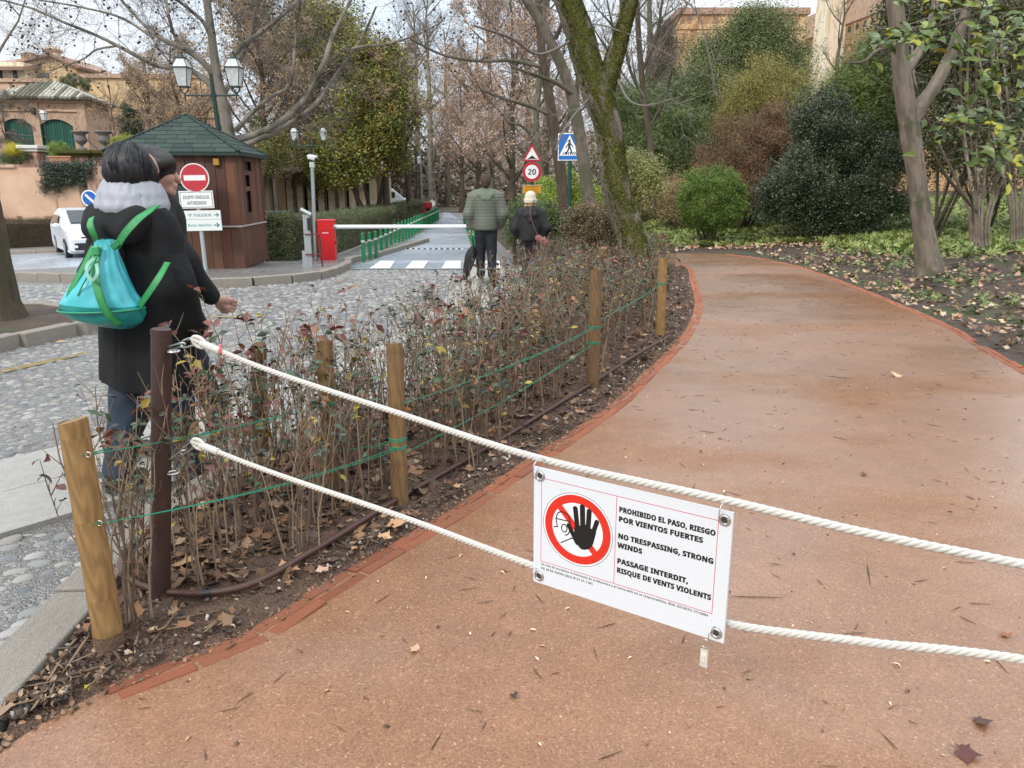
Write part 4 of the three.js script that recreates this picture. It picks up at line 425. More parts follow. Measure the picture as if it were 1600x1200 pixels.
bush('bright lime green bush behind the speed limit sign', 'shrub', [ell(868, 305, 38, 38, 23), ell(905, 320, 35, 30, 24), ell(845, 330, 30, 25, 22)], 3600, 'small', [[.17, .22, .03], [.13, .18, .028], [.2, .24, .04]], { name: 'lime_bush', clumps: 110, clumpR: .2, size: .42, seed: 113 });
bush('brown leaved rounded shrub at the foot of the mossy tree', 'shrub', [ell(928, 352, 42, 26, 13)], 2600, 'small', [[.12, .085, .05], [.09, .075, .04], [.16, .11, .07]], { name: 'brown_shrub', clumps: 90, clumpR: .12, size: .24, seed: 114 });
bush('mid green shrub beside the lane behind the woman in the beanie', 'shrub', [ell(812, 345, 26, 24, 19), ell(855, 350, 30, 22, 18)], 2000, 'small', gr, { name: 'green_shrub', clumps: 70, clumpR: .15, size: .3, seed: 115 });
bush('dry tawny grass like shrub behind the round bush', 'shrub', [ell(1058, 310, 35, 25, 25)], 1400, 'fine', [[.3, .22, .13], [.24, .17, .1]], { name: 'tawny_shrub', clumps: 60, clumpR: .3, size: .5, seed: 116 });
bush('narrow dark cypress beside the fortress tower', 'tree', [ell(1040, 95, 14, 60, 45), ell(1036, 150, 17, 50, 45)], 1800, 'fine', [[.045, .042, .03], [.06, .05, .035]], { name: 'cypress', clumps: 80, clumpR: .3, size: .8, seed: 117, shell: .3 });
bush('dark shrub mass behind the multi stemmed shrub', 'shrub', [ell(1560, 240, 60, 45, 20), ell(1490, 220, 50, 40, 21)], 1600, 'small', [[.09, .10, .03], [.13, .13, .04], [.06, .07, .025]], { name: 'dark_shrub', clumps: 70, clumpR: .35, size: .5, seed: 118 });
// multi-stemmed shrub on the lawn
{
  const d = 13, g = thing('multi_stemmed_shrub', 'multi stemmed bare shrub with many upright grey stems on the grass', 'shrub'), r = rng(120), tw = []; const stems = [[1530, 345], [1524, 345], [1534, 348], [1540, 344], [1527, 340], [1521, 338], [1545, 342], [1584, 336], [1589, 335], [1594, 332], [1580, 338], [1599, 332], [1516, 336]];
  stems.forEach(([u, v], i) => { const sp = (u - (u > 1560 ? 1588 : 1531)) * 4 + r.g() * 22, q = limb([[u, v + 40, 7], [u, v + 8, 6], [u + sp * .25, v - 50, 4 + r() * 3, r.g() * .4], [u + sp * .7, v - 120, 3.5 + r() * 2.5, r.g() * .6], [u + sp * 1.1, v - 200, 4.5, r.g() * .8], [u + sp * 1.4 + r.g() * 15, v - 290, 4, r.g()]], d, 8); mesh('stem', q.g, M.barkTan, g); twigsFrom(q.p, .01, r, { n: 6, len: 1.0, level: 2, out: tw }); }); const b = limb([[1525, 330, 8], [1500, 300, 7], [1478, 275, 6], [1462, 245, 5], [1455, 235, 3]], d, 7); mesh('stem', b.g, M.barkDark, g); mesh('twigs', merge(tw), M.twig, g, { kind: 'stuff' });
}
// --- overhanging branch with big glossy leaves in the near corner: the tree stands beside the path, outside the view
{
  const g = thing('leafy_tree', 'near tree with big glossy green leaves hanging into the corner', 'tree'), r = rng(121), d = 5.2; const tb = seat(5.6, -4.6);
  mesh('trunk', tube(smooth([tb.clone().add(V(0, -.1, 0)), tb.clone().add(V(.05, 1.4, -.1)), tb.clone().add(V(-.1, 2.6, -.3)), tb.clone().add(V(-.3, 4, -.5))], 14), interp([.13, .11, .1, .06], 15), 12), M.barkTan, g);
  const arms = [[[1720, -10, 14], [1620, 10, 9], [1540, 20, 6], [1470, 40, 5], [1410, 52, 3]], [[1730, 60, 12], [1640, 70, 8], [1580, 100, 5], [1545, 120, 3]], [[1730, 120, 12], [1650, 150, 8], [1590, 185, 5], [1530, 195, 4], [1490, 192, 2]], [[1720, 150, 10], [1640, 190, 7], [1600, 220, 5], [1560, 225, 3]], [[1690, -80, 10], [1600, -60, 7], [1520, -20, 5], [1440, -5, 3]], [[1730, 20, 10], [1660, 40, 7], [1600, 55, 5], [1540, 60, 3]]]; const lv = [], tw = [];
  for (const a of arms) { const q = limb(a.map(([u, v, w], i) => [u, v, w * .8, r.g() * .3]), d, 7); tw.push(tube([tb.clone().add(V(-.15, 2.4 + r() * .9, -.35)), q.p[0].clone().lerp(tb.clone().add(V(-.15, 2.6, -.35)), .5).add(V(0, .12, 0)), q.p[0]], [.035, .028, q.r[0]], 7)); tw.push(q.g); const ends = []; twigsFrom(q.p, .005, r, { n: 15, len: .34, level: 1, up: -.1, out: tw, ends, from: .12 }); for (const e of ends) for (let k = 0; k < 7; k++) { const p = e.pts[1 + Math.floor(r() * (e.pts.length - 1))].clone().add(V(r.g() * .03, r.g() * .03, r.g() * .03)); const c = r() < .12 ? [.40, .38, .03] : r.pick([[.10, .145, .03], [.14, .19, .035], [.075, .115, .025], [.19, .235, .045]]); lv.push({ p, s: r.r(.75, 1.25), r: [r.r(.1, 1.2), r() * 6.283, r.g() * .5], c: col(...shade(c, r.r(.75, 1.2))) }); } }
  mesh('branches', merge(tw), M.barkDark, g, { kind: 'stuff' }); scatter('leaves', g, blade(.095, .046, .35, .2), new THREE.MeshPhysicalMaterial({ roughness: .4, side: THREE.DoubleSide, transmission: .15, thickness: 0 }), lv);
}
// --- ground cover and grass of the garden
{
  const r = rng(130), a = [], b = []; const gc = [[.20, .26, .06], [.26, .31, .08], [.14, .19, .05], [.32, .33, .11]];
  for (let k = 0; k < 70000; k++) { const x = r.r(2.2, 24), d = r.r(12.5, 34); const e = x - pathRightX(Math.min(d, 15.5)); const band = Math.max(ss(1.6, 3.2, e - .12 * Math.max(0, 14 - d)) * ss(15, 17, d + Math.max(0, x - 8) * .45), ss(19.6, 20.6, d) * ss(2.5, 4, x)); if (band < .5 && r() > band) continue; if (noise2(x * .03, d * .03) < .38 && r() < .8) continue; a.push({ p: seat(x, -d, .02), s: r.r(.12, .26), r: [r.g() * .3, r() * 6.283, r.g() * .3], c: col(...shade(r.pick(gc), r.r(.7, 1.2))) }); }
  const tuft = merge([...Array(11).keys()].map((k) => xf(diamond(.7, .16), [Math.cos(k * 2.4) * .15, 0, Math.sin(k * 2.4) * .15], [-1.0 + (k % 4) * .25, k * 2.4, 0])));
  const g = scatter('ground_cover', null, tuft, M.leafy, a); g.name = 'ground_cover'; g.userData = { kind: 'stuff', label: 'low green ground cover under the garden shrubs', category: 'ground cover' };
  for (let k = 0; k < 5200; k++) { const d = r.r(4.5, 17), x = pathRightX(d) + .3 + Math.pow(r(), .8) * 9; if (noise2(x * .05 + .3, d * .05) < .56) continue; b.push({ p: seat(x, -d, .01), s: r.r(.07, .17), r: [r.g() * .2, r() * 6.283, r.g() * .2], c: col(...shade(r.pick(gc), r.r(.5, .9))) }); }
  const gg = scatter('grass', null, tuft, M.leafy, b); gg.name = 'grass'; gg.userData = { kind: 'stuff', label: 'thin grass tufts among the fallen leaves on garden soil', category: 'grass' };
}
// ---------------------------------------------------------------- street furniture and buildings
M.white = std([.78, .78, .76], .5); M.paint = new THREE.MeshStandardMaterial({ color: C3(.72, .72, .70), roughness: .6, bumpMap: sandBump, bumpScale: .004 }); M.yellowPaint = new THREE.MeshStandardMaterial({ color: C3(1.0, .78, .28), map: streetMap, roughness: .7, bumpMap: sandBump, bumpScale: .006 }); M.galv = std([.42, .44, .45], .45, { metalness: .6 }); M.black = std([.02, .02, .022], .5); M.darkGreen = std([.012, .035, .028], .4); M.glass = new THREE.MeshPhysicalMaterial({ color: C3(.92, .93, .93), roughness: .35, transmission: .55, thickness: 0, side: THREE.DoubleSide }); M.dark = std([.03, .028, .027], .6);
const flatPoly = (pts, lift, name, mat) => { const s = new THREE.Shape(pts.map((p) => new THREE.Vector2(p.x, -p.z))); let g = new THREE.ShapeGeometry(s); g.rotateX(-Math.PI / 2); const p = g.attributes.position, uv = []; for (let i = 0; i < p.count; i++) { const x = p.getX(i), z = p.getZ(i); p.setY(i, T(x, z) + lift); uv.push(x, z); } g.setAttribute('uv', new THREE.Float32BufferAttribute(uv, 2)); g.computeVertexNormals(); return struct(name, g, mat); };
// raised islands with kerb stones
function island(name, line, inner, seedv, mat) {
  const c = new THREE.CatmullRomCurve3(line, false, 'centripetal'), L = c.getLength(), n = Math.round(L / .25), P = c.getSpacedPoints(n), root = new THREE.Group(); root.name = name + '_kerb'; scene.add(root); root.userData = { kind: 'structure' };
  for (let s = 0; s < L - .3; s += .62) { const p = c.getPointAt(Math.min(1, (s + .3) / L)), t = c.getTangentAt(Math.min(1, (s + .3) / L)); const m = mesh('kerb_stone', box(.612, .22, .15, 0, 0, 0, .012), M.kerb, root); m.position.set(p.x, T(p.x, p.z) + .01, p.z); m.rotation.y = Math.atan2(-t.z, t.x); }
  const A = P.map((p) => p.clone()), B = P.map((p) => p.clone().lerp(inner, .97)); const g = strip(A, B, n, 14, .105); return struct(name, g, mat);
}
const iK = [at(60, 470, 11.0), at(200, 455, 11.6)].map((p) => seat(p.x, p.z)).concat([onGround(330, 447), onGround(430, 442), onGround(500, 434), onGround(540, 420), onGround(552, 408), onGround(605, 396), onGround(665, 378)]); iK[0] = V(-10.2, 0, -14.5); iK[1] = V(-7.4, 0, -12.9);
island('kiosk_pavement', iK, V(-7, 0, -19), 1, M.street);
const iT = [onGround(-60, 560), onGround(0, 545), onGround(75, 530), onGround(135, 515), onGround(128, 498), onGround(60, 488), onGround(-40, 490)]; island('tree_island', iT, onGround(-10, 515), 2, M.garden);
// lane and painted markings
{
  const Ls = [], Rs = []; for (let d = 15.8; d <= 62; d += 3) { Ls.push(V(lerp(-3.72, -4.2, (d - 16) / 32) - .02 * Math.max(0, d - 45) ** 1.4, 0, -d)); Rs.push(V(curve1([[15, -.55], [21, -.98], [27, -1.42], [45, -2.8], [62, -5]])(d), 0, -d)); } struct('lane', strip(Ls, Rs, 90, 8, -.012), M.tar);
  const stripe = (a, b, c, d2) => flatPoly([a, b, c, d2].map(([u, v]) => onGround(u, v)), -.004, 'zebra_stripe', M.paint);
  stripe([577, 419], [609, 419], [618, 407], [594, 407]); stripe([633, 419], [661, 419], [670, 407], [645, 407]); stripe([690, 419], [720, 419], [720, 407], [697, 407]); stripe([752, 419], [785, 419], [780, 407], [752, 407]);
  const bump = new THREE.Group(); bump.name = 'speed_hump_studs'; bump.userData = { kind: 'structure' }; scene.add(bump); const a = onGround(628, 388.5), b = onGround(722, 388.5); for (let i = 0; i < 22; i++) { const p = a.clone().lerp(b, i / 21), m = mesh('stud', box(.07, .03, .12, 0, 0, 0, .01), i % 2 ? M.paint : M.dark, bump); m.position.set(p.x, T(p.x, p.z) + .0, p.z); }
  flatPoly([onGround(518, 441), onGround(530, 441), onGround(545, 432), onGround(536, 432)], -.014, 'yellow_line', M.yellowPaint); flatPoly([onGround(0, 581), onGround(0, 575), onGround(70, 560), onGround(136, 547), onGround(138, 550), onGround(72, 565)], -.014, 'yellow_line', M.yellowPaint);
  flatPoly([onGround(315, 494), onGround(315, 491), onGround(380, 492), onGround(380, 495)], -.014, 'yellow_line', M.yellowPaint);
  struct('road', strip([V(-44, 0, -16), V(-30, 0, -14.6), V(-20, 0, -13.6), V(-11, 0, -12.9), V(-9.5, 0, -12.8)], [V(-44, 0, -29), V(-30, 0, -29), V(-20, 0, -29), V(-13, 0, -29), V(-11.5, 0, -29)], 60, 30, -.011), M.tar);
}
// wooden kiosk
{
  const g = thing('kiosk', 'brown wooden plank kiosk with green shingle roof', 'kiosk', null, V(-5.86, T(-5.86, -14.9) + .11, -14.62), 0); g.rotation.y = Math.atan2(.16, .987) * -1 + .32; g.rotation.y = .07; const W = 2.03, D = 1.75, H = 2.02;
  const wm = [0, 1, 2, 3].map((k) => { const n = fbm(4, 4, 500 + k), m = fbm(16, 3, 520 + k); const a = [[.29, .18, .13], [.325, .20, .145], [.26, .16, .12], [.35, .215, .15]][k]; return new THREE.MeshStandardMaterial({ map: dataTex(128, (u, v) => mix3(a, a.map((x) => x * 1.42), n(u * 4, v * .5) * .6 + m(u * 3, v * .2) * .5), { rep: .9 }), roughness: .6 }); }); const r = rng(140), low = [[.47, .31, .21], [.44, .25, .155], [.39, .255, .18]].map((a, k) => { const n = fbm(4, 4, 540 + k); return new THREE.MeshStandardMaterial({ map: dataTex(128, (u, v) => mix3(a, a.map((x) => x * .62), n(u * 4, v * .4)), { rep: .8 }), roughness: .6 }); });
  mesh('core', box(W - .1, H - .02, D - .1, 0, H / 2, 0), M.dark, g);
  const face = (len, pos, turn, holes) => { const nb = Math.round(len / .172), w = len / nb; for (let i = 0; i < nb; i++) { const x = -len / 2 + w * (i + .5); const segs = [[.04, .76, low], [.80, H, wm]]; for (const [y0, y1, ms] of segs) { let parts = [[y0, y1]]; for (const [hx0, hx1, hy0, hy1] of holes) if (x > hx0 && x < hx1) parts = parts.flatMap(([a, b]) => hy0 >= b || hy1 <= a ? [[a, b]] : [[a, hy0], [hy1, b]].filter(([p, q]) => q - p > .02)); for (const [a, b] of parts) { const m = mesh('plank', box(w - .005, b - a, .028, 0, 0, 0, .004), r.pick(ms), g); m.position.set(x, (a + b) / 2, 0).applyAxisAngle(V(0, 1, 0), turn).add(pos); m.rotation.y = turn; } } }
    const s = mesh('sill', box(len + .05, .028, .06, 0, .78, .012, .005), std([.42, .37, .35], .5), g); s.position.copy(pos); s.rotation.y = turn; };
  face(W, V(0, 0, D / 2), 0, [[-.35, .2, 1.05, 1.5]]); face(D, V(W / 2, 0, 0), Math.PI / 2, [[-.35, -.05, 1.0, 1.38], [-.35, -.05, 1.46, 1.66], [-.35, .2, 1.74, 1.9]]); face(W, V(0, 0, -D / 2), Math.PI, []); face(D, V(-W / 2, 0, 0), -Math.PI / 2, []);
  for (const [x, z] of [[W / 2, D / 2], [-W / 2, D / 2], [W / 2, -D / 2], [-W / 2, -D / 2]]) mesh('corner_post', box(.05, H, .05, x, H / 2, z, .005), wm[0], g);
  mesh('plinth', box(W - .1, .12, D - .1, 0, -.0, 0), std([.3, .29, .27], .9), g);
  const win = mesh('window', box(.54, .44, .03, -.08, 1.275, D / 2 - .03), M.black, g); mesh('pane', box(.5, .4, .004, -.08, 1.275, D / 2 - .008), new THREE.MeshPhysicalMaterial({ color: C3(.05, .055, .06), roughness: .08 }), win); mesh('shelf', box(.62, .03, .2, -.08, 1.03, D / 2 + .1, .005), std([.36, .19, .09], .6), g); mesh('wall_lamp', box(.1, .12, .07, .72, 1.87, D / 2 + .05, .015), std([.42, .22, .03], .4), g);
  // shingled hip roof: every shingle its own piece
  const oh = .12, hw = W / 2 + oh, hd = D / 2 + oh, rise = .66, apex = V(0, H + .02 + rise, 0), sm = [[.026, .046, .036], [.032, .055, .043], [.021, .039, .031], [.037, .058, .046]].map((c) => std(c, .85, { bumpMap: sandBump, bumpScale: .003 })); const roof = mesh('roof', (() => { const p = [-hw, H + .0, hd, hw, H, hd, hw, H, -hd, -hw, H, -hd, 0, H + rise - .01, 0]; const q = new THREE.BufferGeometry(); q.setAttribute('position', new THREE.Float32BufferAttribute(p, 3)); q.setAttribute('uv', new THREE.Float32BufferAttribute(new Array(10).fill(0), 2)); q.setIndex([0, 1, 4, 1, 2, 4, 2, 3, 4, 3, 0, 4, 0, 2, 1, 0, 3, 2]); return merge([(q.computeVertexNormals(), q)]).toNonIndexed(); })(), sm[2], g); roof.geometry.computeVertexNormals();
  const rows = 9; for (let f = 0; f < 4; f++) { const c = [[-hw, hd, hw, hd], [hw, hd, hw, -hd], [hw, -hd, -hw, -hd], [-hw, -hd, -hw, hd]][f], A = V(c[0], H, c[1]), B = V(c[2], H, c[3]), ex = B.clone().sub(A), L = ex.length(); ex.normalize(); const mid = A.clone().add(B).multiplyScalar(.5), up = apex.clone().sub(mid), SL = up.length(); up.normalize(); const nn = V().crossVectors(ex, up).normalize(); const basis = new THREE.Matrix4().makeBasis(ex, up, nn), qt = new THREE.Quaternion().setFromRotationMatrix(basis);
    for (let k = 0; k < rows; k++) { const h0 = SL * k / rows, wd = L * (1 - (k + .45) / rows); const n = Math.max(1, Math.round(wd / .34)), w = wd / n; const off = k % 2 ? w * .5 : 0; for (let i = 0; i < n; i++) { const m = mesh('shingle', shingleGeo(w - .008, SL / rows + .02), sm[Math.floor(r() * 4)], roof); const x = -wd / 2 + w * (i + .5); m.position.copy(mid).addScaledVector(ex, x).addScaledVector(up, h0 + SL / rows / 2).addScaledVector(nn, .016 + .002 * r()); m.quaternion.copy(qt); m.rotateX(-.05); } }
    const hip = mesh('hip_cap', tube([V(...[A.x, A.y + .03, A.z]), apex.clone().add(V(0, .02, 0))], .022, 6), sm[2], roof); }
  mesh('fascia', merge([box(hw * 2, .05, .03, 0, H - .02, hd), box(hw * 2, .05, .03, 0, H - .02, -hd), box(.03, .05, hd * 2 - .04, hw, H - .02, 0), box(.03, .05, hd * 2 - .04, -hw, H - .02, 0)]), sm[0], g);
}
function shingleGeo(w, h) { return box(w, h, .012, 0, 0, 0); }
// flat signs helper
function signFace(geo, tex, parent, name = 'printed_face') { return mesh(name, geo, new THREE.MeshStandardMaterial({ map: tex, roughness: .45 }), parent); }
const plate = (w, h, tex, parent, name, y, x = 0, z = 0) => { const m = mesh(name, box(w, h, .018, x, y, z, .006), std([.6, .61, .6], .5), parent); signFace(new THREE.PlaneGeometry(w - .01, h - .01).translate(x, y, z + .0105), tex, m); return m; };
const circleFace = (r, tex, parent, name, y, back = M.galv) => { const m = mesh(name, xf(new THREE.CylinderGeometry(r, r, .018, 40), [0, y, 0], [Math.PI / 2, 0, 0]), back, parent); const c = new THREE.CircleGeometry(r - .003, 40).translate(0, y, .0105); signFace(c, tex, m); return m; };
// no-entry sign stack
{
  const b = onGround(322, 432), d = -b.z, top = at(302, 258, d), g = thing('no_entry_sign', 'red no entry sign with direction plates on a leaning pole in front of the kiosk', 'sign', null, b); const ax = top.clone().sub(b), L = ax.length(); g.rotation.z = -Math.atan2(ax.x, ax.y); g.rotation.y = .1; mesh('pole', tube([V(0, -.1, -.03), V(0, L, -.03)], .035, 14), std([.42, .46, .46], .5, { metalness: .3 }), g);
  const h = (v) => (at(302, v, d).y - b.y) / ax.y * L, pxm = d / FOC;
  circleFace(.24, canvasTex(256, 256, (x, w) => { x.fillStyle = '#e7e2de'; x.fillRect(0, 0, w, w); x.fillStyle = '#b9303c'; x.beginPath(); x.arc(128, 128, 119, 0, 7); x.fill(); x.fillStyle = '#ebe6e2'; x.fillRect(34, 104, 188, 46); x.strokeStyle = 'rgba(240,220,220,.5)'; x.lineWidth = 2; const r = rng(5); for (let i = 0; i < 14; i++) { x.beginPath(); const a = r() * 256, c = 160 + r() * 80; x.moveTo(a, c); x.lineTo(a + r() * 30 - 15, c + r() * 24 - 12); x.stroke(); } }), g, 'disc', h(278));
  plate(.56, .29, canvasTex(384, 200, (x, w, hh) => { x.fillStyle = '#e9ebe6'; x.fillRect(0, 0, w, hh); x.strokeStyle = '#222'; x.lineWidth = 6; x.strokeRect(12, 12, w - 24, hh - 24); x.fillStyle = '#20221f'; x.font = 'bold 56px sans-serif'; x.textAlign = 'center'; x.fillText('EXCEPTO VEHICULOS', w / 2, 92, 300); x.fillText('AUTORIZADOS', w / 2, 158, 220); }), g, 'plate', h(312), -.01);
  plate(.60, .15, canvasTex(420, 104, (x, w, hh) => { x.fillStyle = '#dfe4e1'; x.fillRect(0, 0, w, hh); x.fillStyle = '#5a6b66'; x.font = 'bold 50px serif'; x.fillText('Ψ', 40, 72); x.fillText('PARADOR', 104, 72, 210); x.fillStyle = '#0c6a5d'; x.font = 'bold 70px sans-serif'; x.lineWidth = 10; x.strokeStyle = '#0c6a5d'; x.beginPath(); x.moveTo(340, 54); x.lineTo(396, 54); x.moveTo(374, 32); x.lineTo(398, 54); x.lineTo(374, 76); x.stroke(); }), g, 'direction_plate', h(336), .06);
  plate(.60, .19, canvasTex(420, 130, (x, w, hh) => { x.fillStyle = '#dfe4e1'; x.fillRect(0, 0, w, hh); x.fillStyle = '#2b7a70'; x.font = 'bold 46px serif'; x.fillText('Hotel América', 24, 80, 280); x.lineWidth = 12; x.strokeStyle = '#0c6a5d'; x.beginPath(); x.moveTo(326, 66); x.lineTo(392, 66); x.moveTo(364, 40); x.lineTo(394, 66); x.lineTo(364, 92); x.stroke(); }), g, 'direction_plate', h(352), .06);
}
// lamp posts with lanterns
function lantern(parent, x, y, s = 1) {
  const a = (n, g, m) => { const q = mesh(n, g, m, parent); q.position.set(x, y, 0); q.scale.setScalar(s); return q; }; const ring = (r0, r1, h, y0) => { const g = new THREE.CylinderGeometry(r1, r0, h, 4, 1, true); g.rotateY(Math.PI / 4); g.translate(0, y0 + h / 2, 0); return g; };
  a('lantern_glass', ring(.15, .24, .40, .10).toNonIndexed(), M.glass).geometry.computeVertexNormals(); a('lantern_roof_glass', ring(.25, .13, .19, .52).toNonIndexed(), M.glass).geometry.computeVertexNormals(); const fr = []; for (let k = 0; k < 4; k++) { const c = Math.cos(k * Math.PI / 2), q = Math.sin(k * Math.PI / 2), cc = (r) => [r * Math.SQRT1_2 * (c - q), r * Math.SQRT1_2 * (c + q)]; const p = (r, yy) => V(cc(r)[0], yy, cc(r)[1]); fr.push(tube([p(.15, .10), p(.24, .50)], .010, 5), tube([p(.25, .52), p(.13, .71)], .010, 5)); } fr.push(box(.36, .03, .36, 0, .51, 0), box(.21, .02, .21, 0, .72, 0), cyl(.07, .04, .09, 0, .73, 0, 8), cyl(.02, .035, .04, 0, .82, 0, 8), box(.23, .025, .23, 0, .09, 0)); for (const sx of [-1, 1]) fr.push(tube([V(sx * .10, .09, 0), V(sx * .085, .0, 0), V(0, -.07, 0)], .018, 6)); fr.push(cyl(.018, .018, .18, 0, -.24, 0, 8)); a('lantern_frame', merge(fr), M.darkGreen); a('bulb', new THREE.SphereGeometry(.05, 10, 8).translate(0, .25, 0), std([.8, .8, .78], .4)); }
{
  const d = 17.2, p = at(329, 115, d), b = seat(p.x, -d), g = thing('lamp_post', 'green lamp post with two glass lanterns behind the kiosk', 'street lamp', 'street lamps', b); const H = p.y - b.y; mesh('pole', tube([V(.1, -.1, 0), V(.1, 1, 0), V(.1, 1.05, 0), V(.06, H * .72, 0), V(0, H, 0)], [.1, .09, .065, .055, .035], 12), M.darkGreen, g); const yA = at(329, 149, d).y - b.y; mesh('arm', merge([tube([V(-.60, yA, 0), V(.56, yA, 0)], .02, 8), xf(new THREE.TorusGeometry(.06, .015, 6, 14), [.02, yA, 0])]), M.darkGreen, g); const yl = at(288, 156, d).y - b.y; lantern(g, -.58, yl + .18, .88); lantern(g, .50, yl + .18, .88);
  const d2 = 31, p2 = at(484, 228, d2), b2 = seat(p2.x, -d2), g2 = thing('lamp_post', 'distant lamp post with two lanterns above the camera pole', 'street lamp', 'street lamps', b2), H2 = p2.y - b2.y; mesh('pole', tube([V(0, -.1, 0), V(0, H2 + .3, 0)], [.09, .04], 8), M.darkGreen, g2); mesh('arm', tube([V(-.56, H2, 0), V(.56, H2, 0)], .02, 6), M.darkGreen, g2); lantern(g2, -.56, H2 + .14, .72); lantern(g2, .56, H2 + .14, .72);
  for (const [u, v, dd, lab] of [[600, 275, 46, 'single lantern lamp post standing beyond the clipped hedge'], [655, 262, 60, 'single lantern lamp post farther along the lane']]) { const q = at(u, v, dd), bb = seat(q.x, -dd), gg = thing('lamp_post', lab, 'street lamp', 'street lamps', bb), hh = q.y - bb.y; mesh('pole', tube([V(0, -.1, 0), V(0, hh, 0)], [.08, .04], 8), M.darkGreen, gg); lantern(gg, 0, hh + .2, .9); }
  const q = at(70, 195, 36), bb = V(q.x, 2.6, -36), gg = thing('lamp_post', 'small lamp post with one lantern before the green garage doors', 'street lamp', 'street lamps', bb), hh = q.y - bb.y; mesh('pole', tube([V(.06, -.2, 0), V(0, hh, 0)], [.06, .035], 8), M.darkGreen, gg); lantern(gg, 0, hh + .12, .7);
}
// barrier, pedestal, camera
{
  const b = onGround(514, 414, .1), d = -b.z, g = thing('barrier', 'red parking barrier cabinet with long white boom', 'barrier', null, b, .1), red = std([.62, .012, .015], .42); mesh('cabinet', box(.36, .90, .34, 0, .45, 0, .015), red, g); mesh('lid', box(.38, .035, .36, 0, .915, 0, .012), std([.66, .05, .05], .35), g); mesh('base_plate', box(.4, .02, .38, 0, .012, 0), M.galv, g);
  signFace(new THREE.PlaneGeometry(.2, .055).translate(.0, .64, .1735), canvasTex(200, 56, (x, w, h) => { x.fillStyle = '#c6141a'; x.fillRect(0, 0, w, h); x.fillStyle = '#f2e6e6'; x.font = 'italic bold 44px sans-serif'; x.fillText('MAVIC', 14, 43, 172); }), g, 'lettering'); mesh('lock', cyl(.014, .014, .01, 0, .82, .17, 10), M.galv, g); mesh('door_seam', box(.30, .004, .006, 0, .70, .171), M.dark, g); mesh('side_hinge', box(.02, .07, .05, .186, .42, .1), M.dark, g);
  const end = at(742, 357, d - .6).sub(b).applyAxisAngle(V(0, 1, 0), -.1); const boom = mesh('boom', tube([V(.15, .77, .10), V(1.5, .772, .12), V(end.x, .775, .2)], [.045, .04, .036], 14), M.white, g); mesh('hub', xf(new THREE.CylinderGeometry(.06, .06, .1, 16), [.18, .77, .1], [0, 0, Math.PI / 2]), M.galv, g);
  const pb = onGround(484, 426, .1), pg = thing('ticket_post', 'grey steel card reader post with slanted top beside the red cabinet', 'card reader', null, pb, .2); mesh('body', box(.12, .95, .16, 0, .475, 0, .01), M.galv, pg); mesh('slanted_top', xf(box(.2, .03, .2, 0, 0, 0, .006), [.0, 1.0, .02], [.1, 0, -.5]), std([.6, .62, .64], .4, { metalness: .4 }), pg); mesh('reader', box(.07, .22, .02, .05, .78, .09, .006), M.black, pg); mesh('rail', box(.26, .022, .03, .09, .60, .09), std([.16, .03, .03], .5), pg); mesh('rail', box(.3, .022, .03, .1, .24, .1), std([.16, .03, .03], .5), pg); mesh('brace', tube([V(.24, 0, .1), V(.22, .6, .09)], .014, 8), M.dark, pg); mesh('wedge', box(.1, .3, .14, -.06, .15, .02), M.galv, pg);
  const cb = onGround(494, 414, .1), ct = at(488, 262, -cb.z), cg = thing('camera_pole', 'thin grey pole carrying a white surveillance camera', 'camera pole', null, cb), a = ct.clone().sub(cb); mesh('pole', tube([V(0, 0, 0), a], [.045, .04], 12), M.galv, cg); mesh('junction_box', box(.1, .12, .1, a.x, a.y + .06, a.z, .01), std([.5, .52, .53], .5), cg); const cam = mesh('camera', xf(new RoundedBoxGeometry(.11, .10, .26, 3, .03), [a.x + .02, a.y + .22, a.z + .02], [.25, .9, 0]), M.white, cg); mesh('lens', xf(new THREE.CylinderGeometry(.035, .035, .02, 16), [a.x + .12, a.y + .175, a.z + .1], [Math.PI / 2 + .25, .9, 0, 'YXZ']), M.black, cam);
}
